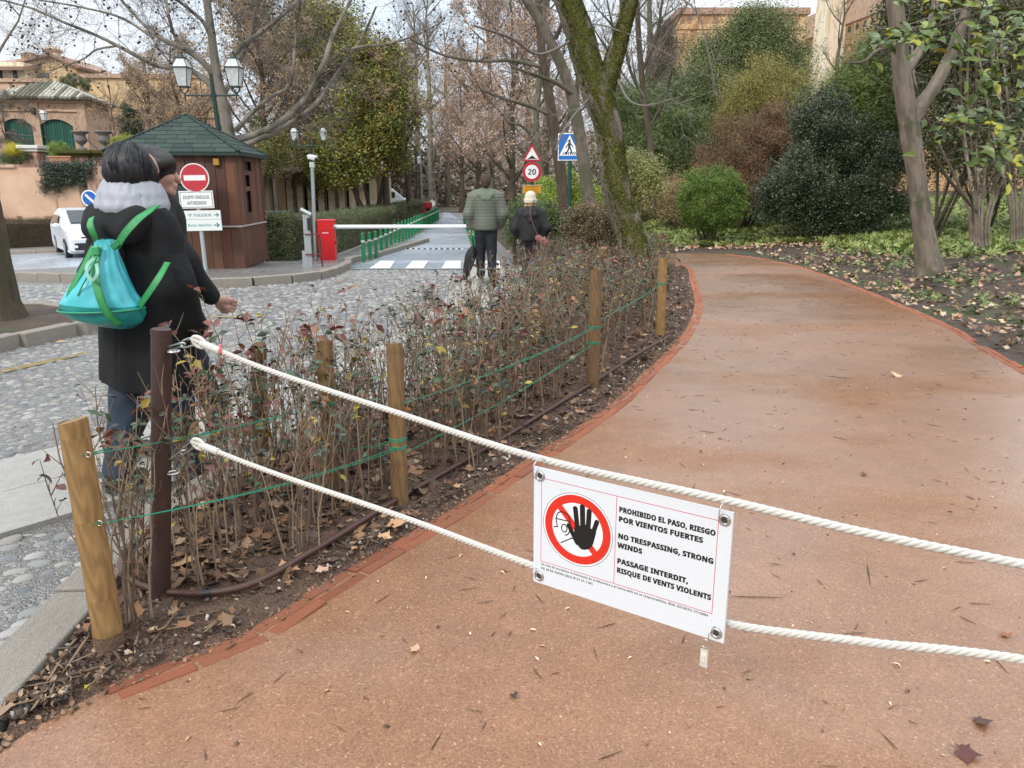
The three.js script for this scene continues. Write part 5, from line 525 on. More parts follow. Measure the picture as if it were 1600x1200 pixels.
// green bollards, both sides of the lane
{
  const gr2 = std([.01, .20, .07], .4), lt = std([.55, .6, .55], .5), proto = thing('bollard', '', 'bollard', 'green bollards along the lane'); mesh('post', cyl(.05, .05, .52, 0, 0, 0, 12), gr2, proto); mesh('band', cyl(.0515, .0515, .05, 0, .50, 0, 12), lt, proto); mesh('head', new THREE.LatheGeometry([[.045, .55], [.05, .56], [.05, .66], [.03, .68], [.046, .70], [.03, .74], [0, .75]].map(([a, b]) => new THREE.Vector2(a, b)), 12), gr2, proto);
  const nm = ['nearest', 'second', 'third', 'fourth', 'fifth', 'sixth', 'seventh', 'eighth', 'ninth', 'tenth', 'eleventh', 'twelfth']; let first = true; const put = (x, z, lab) => { const o = first ? proto : copyOf(proto, lab); o.userData.label = lab; first = false; o.position.copy(seat(x, z)); };
  for (let i = 0; i < 26; i++) { const d = 20.2 + i * 1.08; put(lerp(-3.86, -4.42, i / 25), -d, i < 12 ? `${nm[i]} green bollard of the row beside the clipped hedge` : 'distant green bollard of the row beside the clipped hedge'); }
  for (let i = 0; i < 17; i++) { const d = 23.5 + i * 1.3; put(curve1([[20, -.85], [27, -1.36], [45, -2.75]])(d), -d, i < 4 ? `${nm[i]} green bollard of the row behind the man in green` : 'distant green bollard of the row behind the man in green'); }
  for (const [a, b, lab] of [[[-3.86, 20.2], [-4.42, 47.2], 'grey chain rail linking the bollards beside the clipped hedge'], [[-1.1, 23.5], [-2.75, 44], 'grey chain rail linking the bollards behind the man']]) { const A = seat(a[0], -a[1], .5), B = seat(b[0], -b[1], .5), p = []; for (let i = 0; i <= 20; i++) { const q = A.clone().lerp(B, i / 20); q.y = T(q.x, q.z) + .5; p.push(q); } single('chain_rail', tube(p, .012, 6), M.galv, lab, 'chain'); }
}
// clipped hedge beside the lane
{
  const r = rng(150), A = onGround(420, 409), Ax = V(-5.3, 0, -17.8), B = V(-5.6, 0, -52), g = thing('clipped_hedge', 'dense dark green clipped hedge behind the red barrier', 'hedge', null, seat(-6, -30)); const a = [], b = [], o = g.position; const w = 1.5, hcols = [[.075, .10, .038], [.10, .13, .045], [.06, .08, .034], [.135, .155, .05], [.16, .14, .06]];
  const put = (x, z, y, s) => (r() < .5 ? a : b).push({ p: V(x, T(x, z) + y, z).sub(o), s, r: [r.g(), r() * 6.283, r.g()], c: col(...shade(r.pick(hcols), r.r(.7, 1.2))) });
  for (let k = 0; k < 15000; k++) { const t = Math.pow(r(), 1.7), d = lerp(17.6, 52, t), xr = lerp(-5.0, -5.35, t) + .12 * (noise2(d * .2, 1) - .5), top = 1.12 + .12 * (noise2(d * .1, 3) - .5); const m = r(); if (m < .55) put(xr - r() * .12, -d, r() * top, r.r(.16, .28)); else if (m < .85) put(xr - r() * w, -d, top - r() * .1, r.r(.16, .28)); else put(xr - w * r(), -17.6 - r() * .15, r() * top, r.r(.16, .26)); }
  for (let k = 0; k < 5200; k++) { const x = r.r(-7.9, -5), z = -17.4 - r() * .5; put(x, z - r() * 1.2, r() < .7 ? r() * 1.12 : 1.1, r.r(.16, .26)); }
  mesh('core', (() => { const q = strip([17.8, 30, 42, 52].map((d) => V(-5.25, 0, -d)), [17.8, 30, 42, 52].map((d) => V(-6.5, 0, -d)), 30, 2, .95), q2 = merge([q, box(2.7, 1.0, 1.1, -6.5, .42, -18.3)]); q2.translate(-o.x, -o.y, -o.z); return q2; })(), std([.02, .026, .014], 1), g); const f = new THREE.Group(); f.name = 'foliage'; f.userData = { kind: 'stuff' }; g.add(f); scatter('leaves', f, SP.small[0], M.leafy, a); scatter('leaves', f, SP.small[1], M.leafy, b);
  const root = new THREE.Group(); root.name = 'hedge_kerb'; root.userData = { kind: 'structure' }; scene.add(root); for (let d = 17.4; d < 48; d += 1) { const m = mesh('kerb_stone', box(.12, .16, .99, 0, 0, 0, .01), M.kerb, root); m.position.copy(seat(-4.85 - .012 * (d - 17), -d - .5, .03)); }
}
// traffic signs on the garden side
{
  const d = 20, b = seat(at(831, 300, d).x, -d), g = thing('speed_sign', 'speed hump triangle and twenty limit signs on one dark pole', 'sign', null, b); const Y = (v) => at(831, v, d).y - b.y; mesh('pole', tube([V(0, -.1, -.03), V(0, Y(226), -.03)], .035, 10), M.dark, g);
  const tri = (s) => { const sh = new THREE.Shape(); const h = s * Math.sqrt(3) / 2; sh.moveTo(-s / 2, 0); sh.lineTo(s / 2, 0); sh.lineTo(0, h); sh.closePath(); return sh; }; const th = Y(225) - Y(252), ts = th * 2 / Math.sqrt(3) * 1.02; const tg = new THREE.ExtrudeGeometry(tri(ts), { depth: .015, bevelEnabled: false }); tg.translate(0, Y(252), -.008); const tm = mesh('triangle', tg, M.galv, g); const tf = new THREE.ShapeGeometry(tri(ts * .99)); { const p = tf.attributes.position, uv = []; for (let i = 0; i < p.count; i++) uv.push(p.getX(i) / ts + .5, p.getY(i) / ts); tf.setAttribute('uv', new THREE.Float32BufferAttribute(uv, 2)); tf.translate(0, Y(252) + .002, .0095); } signFace(tf, canvasTex(256, 256, (x) => { x.fillStyle = '#c01f2e'; x.fillRect(0, 0, 256, 256); x.fillStyle = '#f1f0ee'; x.beginPath(); x.moveTo(36, 235); x.lineTo(220, 235); x.lineTo(128, 78); x.closePath(); x.fill(); x.fillStyle = '#151515'; x.beginPath(); x.moveTo(72, 224); x.quadraticCurveTo(100, 212, 108, 196); x.quadraticCurveTo(128, 182, 150, 196); x.quadraticCurveTo(158, 212, 186, 224); x.closePath(); x.fill(); x.fillRect(72, 216, 114, 12); }), tm);
  circleFace((Y(253) - Y(284)) / 2, canvasTex(256, 256, (x) => { x.fillStyle = '#c01f2e'; x.fillRect(0, 0, 256, 256); x.fillStyle = '#f1f0ee'; x.beginPath(); x.arc(128, 128, 92, 0, 7); x.fill(); x.fillStyle = '#161616'; x.font = 'bold 104px sans-serif'; x.textAlign = 'center'; x.fillText('20', 128, 166); }), g, 'disc', Y(268.5));
  plate(.47, (Y(289) - Y(303)), canvasTex(256, 120, (x, w, h) => { x.fillStyle = '#e2a01c'; x.fillRect(0, 0, w, h); x.strokeStyle = '#4a3204'; x.lineWidth = 5; x.strokeRect(3, 3, w - 6, h - 6); x.fillStyle = '#4a3204'; x.font = 'bold 34px sans-serif'; x.textAlign = 'center'; x.fillText('PAVIMENTO', w / 2, 38, 220); x.fillText('DESLIZANTE', w / 2, 74, 220); x.fillText('CON LLUVIA', w / 2, 108, 220); }), g, 'plate', Y(296));
  const d2 = 17.5, b2 = seat(at(888, 350, d2).x, -d2), g2 = thing('crossing_sign', 'square blue pedestrian crossing sign on a green pole', 'sign', null, b2), Y2 = (v) => at(888, v, d2).y - b2.y; g2.rotation.y = -.25; mesh('pole', tube([V(.02, -.1, -.04), V(0, Y2(212), -.04)], .04, 12), std([.012, .05, .04], .45), g2);
  plate(.52, Y2(208) - Y2(251), canvasTex(320, 384, (x, w, h) => { x.fillStyle = '#eef0f2'; x.fillRect(0, 0, w, h); x.fillStyle = '#1666b4'; x.beginPath(); x.roundRect(9, 9, w - 18, h - 18, 16); x.fill(); x.fillStyle = '#f0f2f3'; x.beginPath(); x.moveTo(18, 316); x.lineTo(302, 316); x.lineTo(160, 24); x.closePath(); x.fill(); x.fillStyle = '#15181a'; for (let i = 0; i < 8; i++) { const a = 60 + i * 27; x.beginPath(); const sl = (160 - a) * .22; x.moveTo(a, 306); x.lineTo(a + 13, 306); x.lineTo(a + 13 + sl, 262); x.lineTo(a + sl, 262); x.closePath(); x.fill(); } x.beginPath(); x.arc(158, 106, 17, 0, 7); x.fill(); x.lineCap = 'round'; x.strokeStyle = '#15181a'; for (const [lw, p] of [[34, [[156, 140], [156, 196]]], [15, [[150, 138], [122, 176], [112, 204]]], [15, [[164, 138], [190, 166], [206, 190]]], [20, [[150, 198], [140, 238], [112, 286]]], [20, [[162, 198], [180, 236], [196, 286]]]]) { x.lineWidth = lw; x.beginPath(); x.moveTo(...p[0]); p.slice(1).forEach((q) => x.lineTo(...q)); x.stroke(); } }), g2, 'plate', (Y2(208) + Y2(251)) / 2);
  const d3 = 26, p3 = at(140, 310, d3), b3 = V(p3.x, T(p3.x, -d3), -d3), g3 = thing('no_parking_sign', 'round blue parking sign partly behind the black coat', 'sign', null, b3), h3 = p3.y - b3.y; mesh('pole', tube([V(0, -.1, -.03), V(0, h3 + .3, -.03)], .03, 8), M.galv, g3); circleFace(.27, canvasTex(128, 128, (x) => { x.fillStyle = '#e6e9ec'; x.fillRect(0, 0, 128, 128); x.fillStyle = '#1c56a8'; x.beginPath(); x.arc(64, 64, 55, 0, 7); x.fill(); x.save(); x.translate(64, 64); x.rotate(.78); x.fillStyle = '#eceff1'; x.fillRect(-44, -9, 88, 18); x.restore(); }), g3, 'disc', h3);
  for (const [u, v, dd, c, lab] of [[572, 313, 55, '#c5505a', 'tiny distant round red sign behind the hedge'], [581, 310, 55, '#8d8aa6', 'tiny distant round grey sign behind the hedge'], [675, 318, 60, '#b9a9a0', 'tiny distant round sign at the lane end'], [629, 318, 58, '#3b6fb0', 'tiny distant blue sign behind the hedge']]) { const p = at(u, v, dd), bb = seat(p.x, -dd), gg = thing('distant_sign', lab, 'sign', 'tiny far signs', bb); mesh('pole', tube([V(0, 0, 0), V(0, p.y - bb.y, 0)], .04, 6), M.galv, gg); const m = mesh('disc', xf(new THREE.CylinderGeometry(.3, .3, .03, 20), [0, p.y - bb.y, .05], [Math.PI / 2, 0, 0]), std(c, .6), gg); mesh('centre', xf(new THREE.CylinderGeometry(.2, .2, .01, 20), [0, p.y - bb.y, .07], [Math.PI / 2, 0, 0]), M.white, m); }
}
// ---------------------------------------------------------------- walls, houses, fortress, car
const plaster = (seed, a, b, c, rep = 3) => { const n = fbm(4, 5, seed), m = fbm(10, 4, seed + 2), st = fbm(12, 3, seed + 4); return new THREE.MeshStandardMaterial({ map: dataTex(512, (u, v) => { let q = mix3(a, b, n(u, v) * .7 + m(u, v) * .4); const k = ss(.55, .72, st(u * 1.0, v * .22)); return mix3(q, c, k * .7); }, { rep }), roughness: .9, bumpMap: sandBump, bumpScale: .01 }); };
M.wallPink = plaster(601, [.70, .54, .43], [.90, .77, .66], [.46, .36, .29], 5); M.wallOchre = plaster(602, [.80, .66, .48], [.89, .78, .62], [.66, .53, .40], 5); M.wallTan = plaster(603, [.76, .60, .44], [.88, .75, .58], [.60, .45, .33], 6); M.wallCream = plaster(604, [.90, .84, .72], [.96, .92, .83], [.80, .70, .56], 5); M.rubble = plaster(605, [.60, .46, .40], [.80, .66, .58], [.46, .34, .29], 1.2); M.wallBrick = plaster(606, [.68, .55, .46], [.82, .71, .61], [.56, .45, .37], 1);
M.moss = std([.09, .085, .02], 1, { bumpMap: sandBump, bumpScale: .03 }); M.doorGreen = [[.008, .085, .055], [.01, .10, .066], [.007, .07, .047]].map((c) => std(c, .5));
const uvBox = (w, h, d, x, y, z) => { const g = new THREE.BoxGeometry(w, h, d); const p = g.attributes.position, n = g.attributes.normal, uv = g.attributes.uv; for (let i = 0; i < p.count; i++) { const ax = Math.abs(n.getX(i)) > .5, ay = Math.abs(n.getY(i)) > .5; uv.setXY(i, ax ? p.getZ(i) : p.getX(i), ay ? p.getZ(i) : p.getY(i)); } g.translate(x, y, z); return g; };
// retaining wall, its coping, ivy, low hedge
{
  const d = 33, xl = at(-60, 300, d).x, xr = at(150, 300, d).x, yt = at(30, 262, d).y, g = thing('retaining_wall', 'high stained pinkish plaster wall above the street', 'wall', null, V((xl + xr) / 2, T((xl + xr) / 2, -d), -d)); const base = g.position.y, L = xr - xl; mesh('wall_face', uvBox(L, yt - base + .6, .5, 0, (yt - base) / 2 - .3, 0), M.wallPink, g); mesh('coping', uvBox(L * .45 + .1, .12, .7, -L * .275, yt - base + .06, 0), M.wallBrick, g); const it = [], r = rng(700); for (let k = 0; k < 500; k++) it.push({ p: V(-L * .5 + r() * L * .45, yt - base + .12, r.r(-.3, .36)), s: r.r(.08, .2), r: [r.g() * .4, r() * 6, r.g() * .4], c: col(...shade([.16, .15, .03], r.r(.6, 1.2))) }); scatter('moss', g, SP.fine[0], M.dry, it);
  const iv = thing('ivy', 'dark green ivy hanging over the top of the pinkish wall', 'ivy', null, V(at(105, 270, d).x, at(105, 270, d).y, -d + .35)); const ii = []; for (let k = 0; k < 1500; k++) { const u = r.r(66, 147), v = r.r(254, 287 + 8 * Math.sin(u * .3) + (u < 100 ? 6 : -4)), p = at(u, v, d - .3 - r() * .25); ii.push({ p: p.sub(iv.position), s: r.r(.3, .5), r: [r.g() + .6, r() * 6, r.g()], c: col(...shade(r.pick(dk), r.r(.8, 1.5))) }); } scatter('foliage', iv, SP.small[0], M.leafGloss, ii);
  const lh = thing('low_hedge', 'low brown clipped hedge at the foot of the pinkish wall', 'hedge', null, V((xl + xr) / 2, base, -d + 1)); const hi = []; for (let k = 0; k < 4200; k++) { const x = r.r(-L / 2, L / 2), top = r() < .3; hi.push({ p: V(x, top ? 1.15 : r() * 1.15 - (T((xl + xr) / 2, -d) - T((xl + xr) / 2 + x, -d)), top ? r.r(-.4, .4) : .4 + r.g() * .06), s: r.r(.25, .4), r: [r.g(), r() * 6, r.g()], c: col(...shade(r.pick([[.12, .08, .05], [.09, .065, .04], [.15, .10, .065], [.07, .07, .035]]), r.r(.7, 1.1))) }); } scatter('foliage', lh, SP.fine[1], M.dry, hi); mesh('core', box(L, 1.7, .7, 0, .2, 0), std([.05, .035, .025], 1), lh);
  const A = [], B = []; for (let i = 0; i <= 6; i++) { const x = lerp(xl, xr + 3, i / 6); A.push(V(x, 0, -d + 1.4)); B.push(V(x, 0, -d + 3.6)); } struct('far_pavement', strip(A, B, 30, 3, .11), M.street); const root = new THREE.Group(); root.name = 'far_pavement_kerb'; root.userData = { kind: 'structure' }; scene.add(root); for (let x = xl; x < xr + 3; x += 1) { const m = mesh('kerb_stone', box(.99, .22, .14, 0, 0, 0, .01), M.kerb, root); m.position.copy(seat(x + .5, -d + 3.65, .02)); }
  // terrace behind the wall
  const ter = new THREE.PlaneGeometry(40, 60, 20, 20); ter.rotateX(-Math.PI / 2); const tp = ter.attributes.position, uv = ter.attributes.uv; for (let i = 0; i < tp.count; i++) { const x = tp.getX(i) - 29, z = tp.getZ(i) - 63; tp.setXYZ(i, x, yt - .2 + .095 * Math.max(0, -z - 34) * .9, z); uv.setXY(i, x, z); } ter.computeVertexNormals(); struct('upper_terrace', ter, M.garden);
  mesh('end_pier', uvBox(.7, yt - base + .5, .8, L / 2 + .3, (yt - base) / 2 - .2, .1), M.rubble, g);
}
// gate piers, urns, planted pots on the terrace edge
{
  const d = 34.5; const pier = (u, w, vt, lab, moss) => { const p = at(u, vt, d), g = thing('gate_pier', lab, 'pier', 'stone piers above the wall', V(p.x, 0, -d)); mesh('shaft', uvBox(w, p.y + 1, w, 0, p.y / 2 - .5, 0), M.rubble, g); mesh('cap', merge([box(w * 1.5, .14, w * 1.5, 0, p.y + .05, 0, .02), box(w * 1.25, .12, w * 1.25, 0, p.y - .08, 0, .02)]), moss ? M.moss : std([.62, .6, .56], .9), g); return p; };
  pier(52, .62, 232, 'stone pier with pale pyramid cap on the wall top', false); pier(128, 1.0, 240, 'broad mossy topped pier under the first urn', true); pier(166, .9, 240, 'mossy topped pier under the second urn', true);
  const lathe = new THREE.LatheGeometry([[0, 0], [.2, 0], [.2, .06], [.07, .12], [.07, .2], [.2, .3], [.27, .42], [.2, .55], [.2, .62], [.33, .7], [.33, .74], [.28, .74], [.2, .66], [0, .64]].map(([a, b]) => new THREE.Vector2(a, b)), 20); const um = std([.17, .15, .135], .8); for (const [u, lab] of [[129, 'dark stone urn in front of the green garage door'], [165, 'dark stone urn beside the rubble wall']]) { const p = at(u, 238, d), g = thing('urn', lab, 'urn', 'urns on the piers', V(p.x, p.y + .1, -d)); mesh('bowl', lathe, um, g); mesh('rim', xf(new THREE.TorusGeometry(.33, .03, 8, 24), [0, .74, 0], [Math.PI / 2, 0, 0]), um, g); mesh('foot', box(.42, .07, .42, 0, -.02, 0, .01), um, g); }
  const gate = thing('iron_gate', 'dark iron gate in the gap beside the ivy', 'gate', null, V(at(148, 270, 33.2).x, 0, -33.2)); const gh = at(148, 245, 33.2).y; mesh('frame', merge([box(.06, gh + 1, .06, -.3, gh / 2 - .5, 0), box(.06, gh + 1, .06, .7, gh / 2 - .5, 0), box(1.0, .06, .05, .2, gh - .1, 0)]), M.dark, gate); for (let i = 0; i < 6; i++) mesh('bar', cyl(.018, .018, gh + .8, -.18 + i * .15, -.9, 0, 6), M.dark, gate); mesh('panel', box(.96, 1.6, .03, .2, 0, 0), M.dark, gate);
  const pots = [[90, 235, 12, 10, [[.13, .19, .03], [.17, .22, .04]], 'round green shrub in a terracotta planter on the terrace'], [103, 243, 12, 9, [[.12, .18, .03], [.09, .14, .03]], 'smaller green shrub in a terracotta planter on the terrace'], [113, 253, 9, 6, [[.55, .42, .02], [.45, .36, .03]], 'yellow flowering shrub above the ivy'], [22, 234, 10, 7, [[.55, .42, .02], [.3, .28, .03]], 'yellow flowering bush near the street tree'], [22, 246, 26, 8, gr, 'green clipped bush on top of the pinkish wall'], [195, 222, 20, 8, [[.2, .24, .04], [.28, .28, .05]], 'yellow green bush behind the dark haired woman'], [205, 195, 14, 24, dk, 'dark ivy clad stump beside the kiosk roof'], [15, 195, 26, 45, [[.11, .085, .075], [.085, .07, .05], [.13, .1, .08]], 'dark leafless tangled shrub before the garage'], [115, 130, 18, 12, ol, 'grey green bush above the tiled garage roof']]; pots.forEach(([u, v, ru, rv, c, lab], i) => { const d2 = i === 8 ? 60 : i > 5 ? 40 : 34.2; bush(lab, 'shrub', [ell(u, v, ru, rv, d2)], i > 5 ? 1500 : 900, i === 7 ? 'fine' : 'small', c, { name: 'terrace_shrub', clumps: 40, clumpR: .1, size: i > 5 ? .4 : .22, seed: 720 + i, baseY: at(u, v + rv + 4, d2).y, group: 'shrubs on the terrace' }); });
  const pl = thing('planter', 'terracotta trough below the round green shrubs', 'planter', null, V(at(98, 252, 34).x, at(98, 256, 34).y, -34)); mesh('trough', box(.9, .35, .4, 0, .1, 0, .03), std([.42, .2, .12], .8), pl); mesh('rim', box(.98, .06, .48, 0, .28, 0, .015), std([.45, .22, .14], .8), pl);
}
// garage with tiled hip roof and arched green doors
{
  const d = 52, k = d / FOC * .96, p0 = at(95, 232, d), g = thing('garage', 'garage with striped tile roof and two arched green doors', 'garage', null, V(p0.x, p0.y, -d), .18); const W = 122 * k, H = 63 * k, D = 5;
  const wall = new THREE.Shape(); wall.moveTo(-W / 2, -1.5); wall.lineTo(W / 2, -1.5); wall.lineTo(W / 2, H); wall.lineTo(-W / 2, H); wall.closePath(); const doors = [[-W * .29, W * .175], [W * .15, W * .19]], dh = 29 * k, rise = 10 * k; for (const [cx, hw] of doors) { const h = new THREE.Path(); h.moveTo(cx - hw, -.6); h.lineTo(cx + hw, -.6); h.lineTo(cx + hw, dh); h.quadraticCurveTo(cx, dh + rise * 2, cx - hw, dh); h.closePath(); wall.holes.push(h); } const wg = new THREE.ExtrudeGeometry(wall, { depth: .3, bevelEnabled: false, curveSegments: 16 }); wg.translate(0, 0, D / 2 - .3); mesh('front_wall', wg, M.wallBrick, g); mesh('body', uvBox(W - .05, H + 1.4, D - .35, 0, H / 2 - .7, -.2), M.wallBrick, g);
  for (const [cx, hw] of doors) { const dr = mesh('door', box(hw * 2, dh + rise + .6, .06, cx, (dh + rise) / 2 - .3, D / 2 - .24), M.doorGreen[0], g); const n = 12, w = hw * 2 / n; for (let i = 0; i < n; i++) mesh('board', box(w - .02, dh + rise + .5, .03, cx - hw + w * (i + .5), (dh + rise) / 2 - .3, D / 2 - .19), M.doorGreen[i % 3], dr); }
  for (const x of [-W / 2 + .2, -W * .06, W / 2 - .2]) mesh('pilaster', uvBox(.42, H + .8, .12, x, H / 2 - .4, D / 2 + .06), M.wallBrick, g); mesh('cornice', uvBox(W + .3, .22, D + .3, 0, H + .05, 0), M.wallBrick, g); mesh('lintel_band', uvBox(W, .12, .1, 0, H - .5, D / 2 + .05), M.wallPink, g); const wl = mesh('wall_lantern', box(.22, .4, .22, -W * .06, H - .55, D / 2 + .24, .03), M.dark, g);
  const tm = [[.46, .43, .36], [.2, .18, .14], [.52, .48, .40], [.15, .145, .1]].map((c) => std(c, .95, { bumpMap: sandBump, bumpScale: .02 })), rh = 33 * k, ow = W / 2 + .6, od = D / 2 + .6, rw = W * .06; const rf = mesh('roof', (() => { const q = new THREE.BufferGeometry(); q.setAttribute('position', new THREE.Float32BufferAttribute([-ow, H + .15, od, ow, H + .15, od, ow, H + .15, -od, -ow, H + .15, -od, -rw, H + rh, 0, rw, H + rh, 0], 3)); q.setAttribute('uv', new THREE.Float32BufferAttribute(new Array(12).fill(0), 2)); q.setIndex([0, 1, 5, 0, 5, 4, 1, 2, 5, 2, 3, 4, 2, 4, 5, 3, 0, 4, 0, 2, 1, 0, 3, 2]); const z = q.toNonIndexed(); z.computeVertexNormals(); return z; })(), std([.17, .15, .12], 1), g);
  const r = rng(730), row = (a, b) => { const t = mesh('tile_row', tube([a, a.clone().lerp(b, .5).add(V(0, r.g() * .01, 0)), b], .1, 6), tm[Math.floor(r() * 4)], rf); t.position.y = .02; }; for (let x = -ow + .1; x <= ow - .05; x += .235) { const t = Math.max(0, (Math.abs(x) - rw) / (ow - rw)); row(V(x, H + .17, od), V(x, H + .02 + rh - (rh - .15) * t, od * t)); } for (let z = -od + .2; z < od; z += .24) { const t = Math.abs(z) / od; row(V(ow, H + .17, z), V(lerp(rw, ow, t), H + .02 + rh - (rh - .15) * t, z)); row(V(-ow, H + .17, z), V(-lerp(rw, ow, t), H + .02 + rh - (rh - .15) * t, z)); }
}
// houses on the hill
{
  const d = 80, k = d / FOC * .95, p = at(60, 140, d); const g = thing('yellow_house', 'yellow gabled house with grey window on the hill', 'house', null, V(p.x, p.y, -d)); const X = (u) => at(u, 140, d).x - p.x, Yv = (v) => at(60, v, d).y - p.y; const s = new THREE.Shape(); [[X(42), -9], [X(128), -9], [X(124), Yv(106)], [X(88), Yv(88)], [X(42), Yv(100)]].forEach(([x, y], i) => i ? s.lineTo(x, y) : s.moveTo(x, y)); s.closePath(); const wg = new THREE.ExtrudeGeometry(s, { depth: 8, bevelEnabled: false }); wg.translate(0, 0, -8); mesh('wall', wg, M.wallOchre, g); const rt = std([.36, .225, .165], .9); const rl = (a, b) => tube([V(...a), V(...b)], .18, 5); mesh('roof', merge([xf(box(Math.hypot(X(130) - X(86), Yv(107) - Yv(86)) + .3, .25, 9), [(X(130) + X(86)) / 2, (Yv(107) + Yv(86)) / 2 + .1, -4], [0, 0, -Math.atan2(Yv(86) - Yv(107), X(130) - X(86))]), xf(box(X(90) - X(36), .25, 9), [(X(90) + X(36)) / 2, (Yv(87) + Yv(99)) / 2 + .1, -4], [0, 0, Math.atan2(Yv(87) - Yv(99), X(90) - X(36))])]), rt, g); const w = mesh('window', box(X(80) - X(66), Yv(114) - Yv(122), .1, (X(80) + X(66)) / 2, Yv(118), .06), std([.2, .19, .2], .6), g); mesh('shutter', box(X(79) - X(67), .1, .06, (X(80) + X(66)) / 2, Yv(118), .12), std([.3, .28, .27], .6), w); const ch = mesh('chimney', box(1.0, 1.4, 1, X(82), Yv(83), -1), M.wallCream, g); mesh('chimney_cap', box(1.3, .25, 1.3, X(82), Yv(77), -1), rt, ch);
  const h = thing('white_house', 'white house with dark windows and red tiled roof at the street edge', 'house', null, V(at(15, 140, 78).x, p.y, -78)); const q = at(15, 140, 78), X2 = (u) => at(u, 140, 78).x - q.x; mesh('wall', uvBox(X2(42) - X2(-40), Yv(102) + 10, 7, (X2(42) + X2(-40)) / 2, (Yv(102) - 10) / 2, -3.5), M.wallCream, h); mesh('roof', xf(box(X2(50) - X2(-45), .3, 9), [(X2(50) + X2(-45)) / 2, Yv(97), -3.4], [.22, 0, 0]), rt, h); for (const [a, b] of [[0, 10], [24, 33]]) { const ww = mesh('window', box(X2(b) - X2(a), Yv(110) - Yv(128), .12, (X2(a) + X2(b)) / 2, Yv(119), .06), std([.78, .76, .72], .6), h); mesh('pane', box((X2(b) - X2(a)) * .8, (Yv(110) - Yv(128)) * .9, .05, (X2(a) + X2(b)) / 2, Yv(119), .13), M.dark, ww); } mesh('chimney', box(1, 1.1, 1, X2(24), Yv(90), -3), rt, h);
  const l = thing('garden_wall', 'plain tan garden wall below the houses', 'wall', null, V(at(20, 170, 62).x, at(20, 170, 62).y, -62)); mesh('wall_face', uvBox(7, 8, .5, -.5, -2.1, 0), M.wallPink, l); mesh('coping', uvBox(7.3, .25, .8, -.5, 2.0, 0), M.wallBrick, l);
  const o = thing('ochre_wall', 'long ochre wall with rubble foot behind the leafy trees', 'wall', null, V(at(240, 180, 64).x, at(240, 180, 64).y, -64)); const kk = 64 / FOC * .96; mesh('upper_wall', uvBox(205 * kk, 58 * kk, .8, 0, 26 * kk, 0), M.wallOchre, o); mesh('rubble_foot', uvBox(210 * kk, 90 * kk, 1.1, 0, -48 * kk, .2), M.rubble, o); mesh('coping', uvBox(207 * kk, .3, 1.2, 0, 55.5 * kk, 0), M.wallBrick, o); mesh('string_course', uvBox(210 * kk, .2, 1.4, 0, -3 * kk, .2), M.wallBrick, o);
}
// pale pavilion with columns behind the clipped hedge
{
  const d = 40, p = at(500, 330, d), b = p.y - 2, g = thing('pale_pavilion', 'long pale building with cream columns behind the clipped hedge', 'building', null, V(p.x, b, -d)); const X = (u) => at(u, 330, d).x - p.x, Y = (v) => at(500, v, d).y - b; mesh('plain_wall', uvBox(X(452) - X(385), Y(272), 1, (X(452) + X(385)) / 2, Y(272) / 2, 0), M.wallTan, g); mesh('back_wall', uvBox(X(604) - X(452), Y(268), .5, (X(604) + X(452)) / 2, Y(268) / 2, -1.6), M.wallCream, g); mesh('eaves', uvBox(X(606) - X(383), .25, 2.6, (X(606) + X(383)) / 2, Y(268), -.6), M.wallTan, g); for (let u = 458; u < 602; u += 16) mesh('column', uvBox(.3, Y(268), .3, X(u), Y(268) / 2, .3), M.wallCream, g); for (let u = 466; u < 600; u += 32) { const w = mesh('window', box(X(u + 9) - X(u), Y(282) - Y(330), .1, X(u + 4), (Y(282) + Y(330)) / 2, -1.3), M.dark, g); mesh('frame', box(.05, Y(282) - Y(330), .14, X(u + 4), (Y(282) + Y(330)) / 2, -1.28), M.wallCream, w); }
}
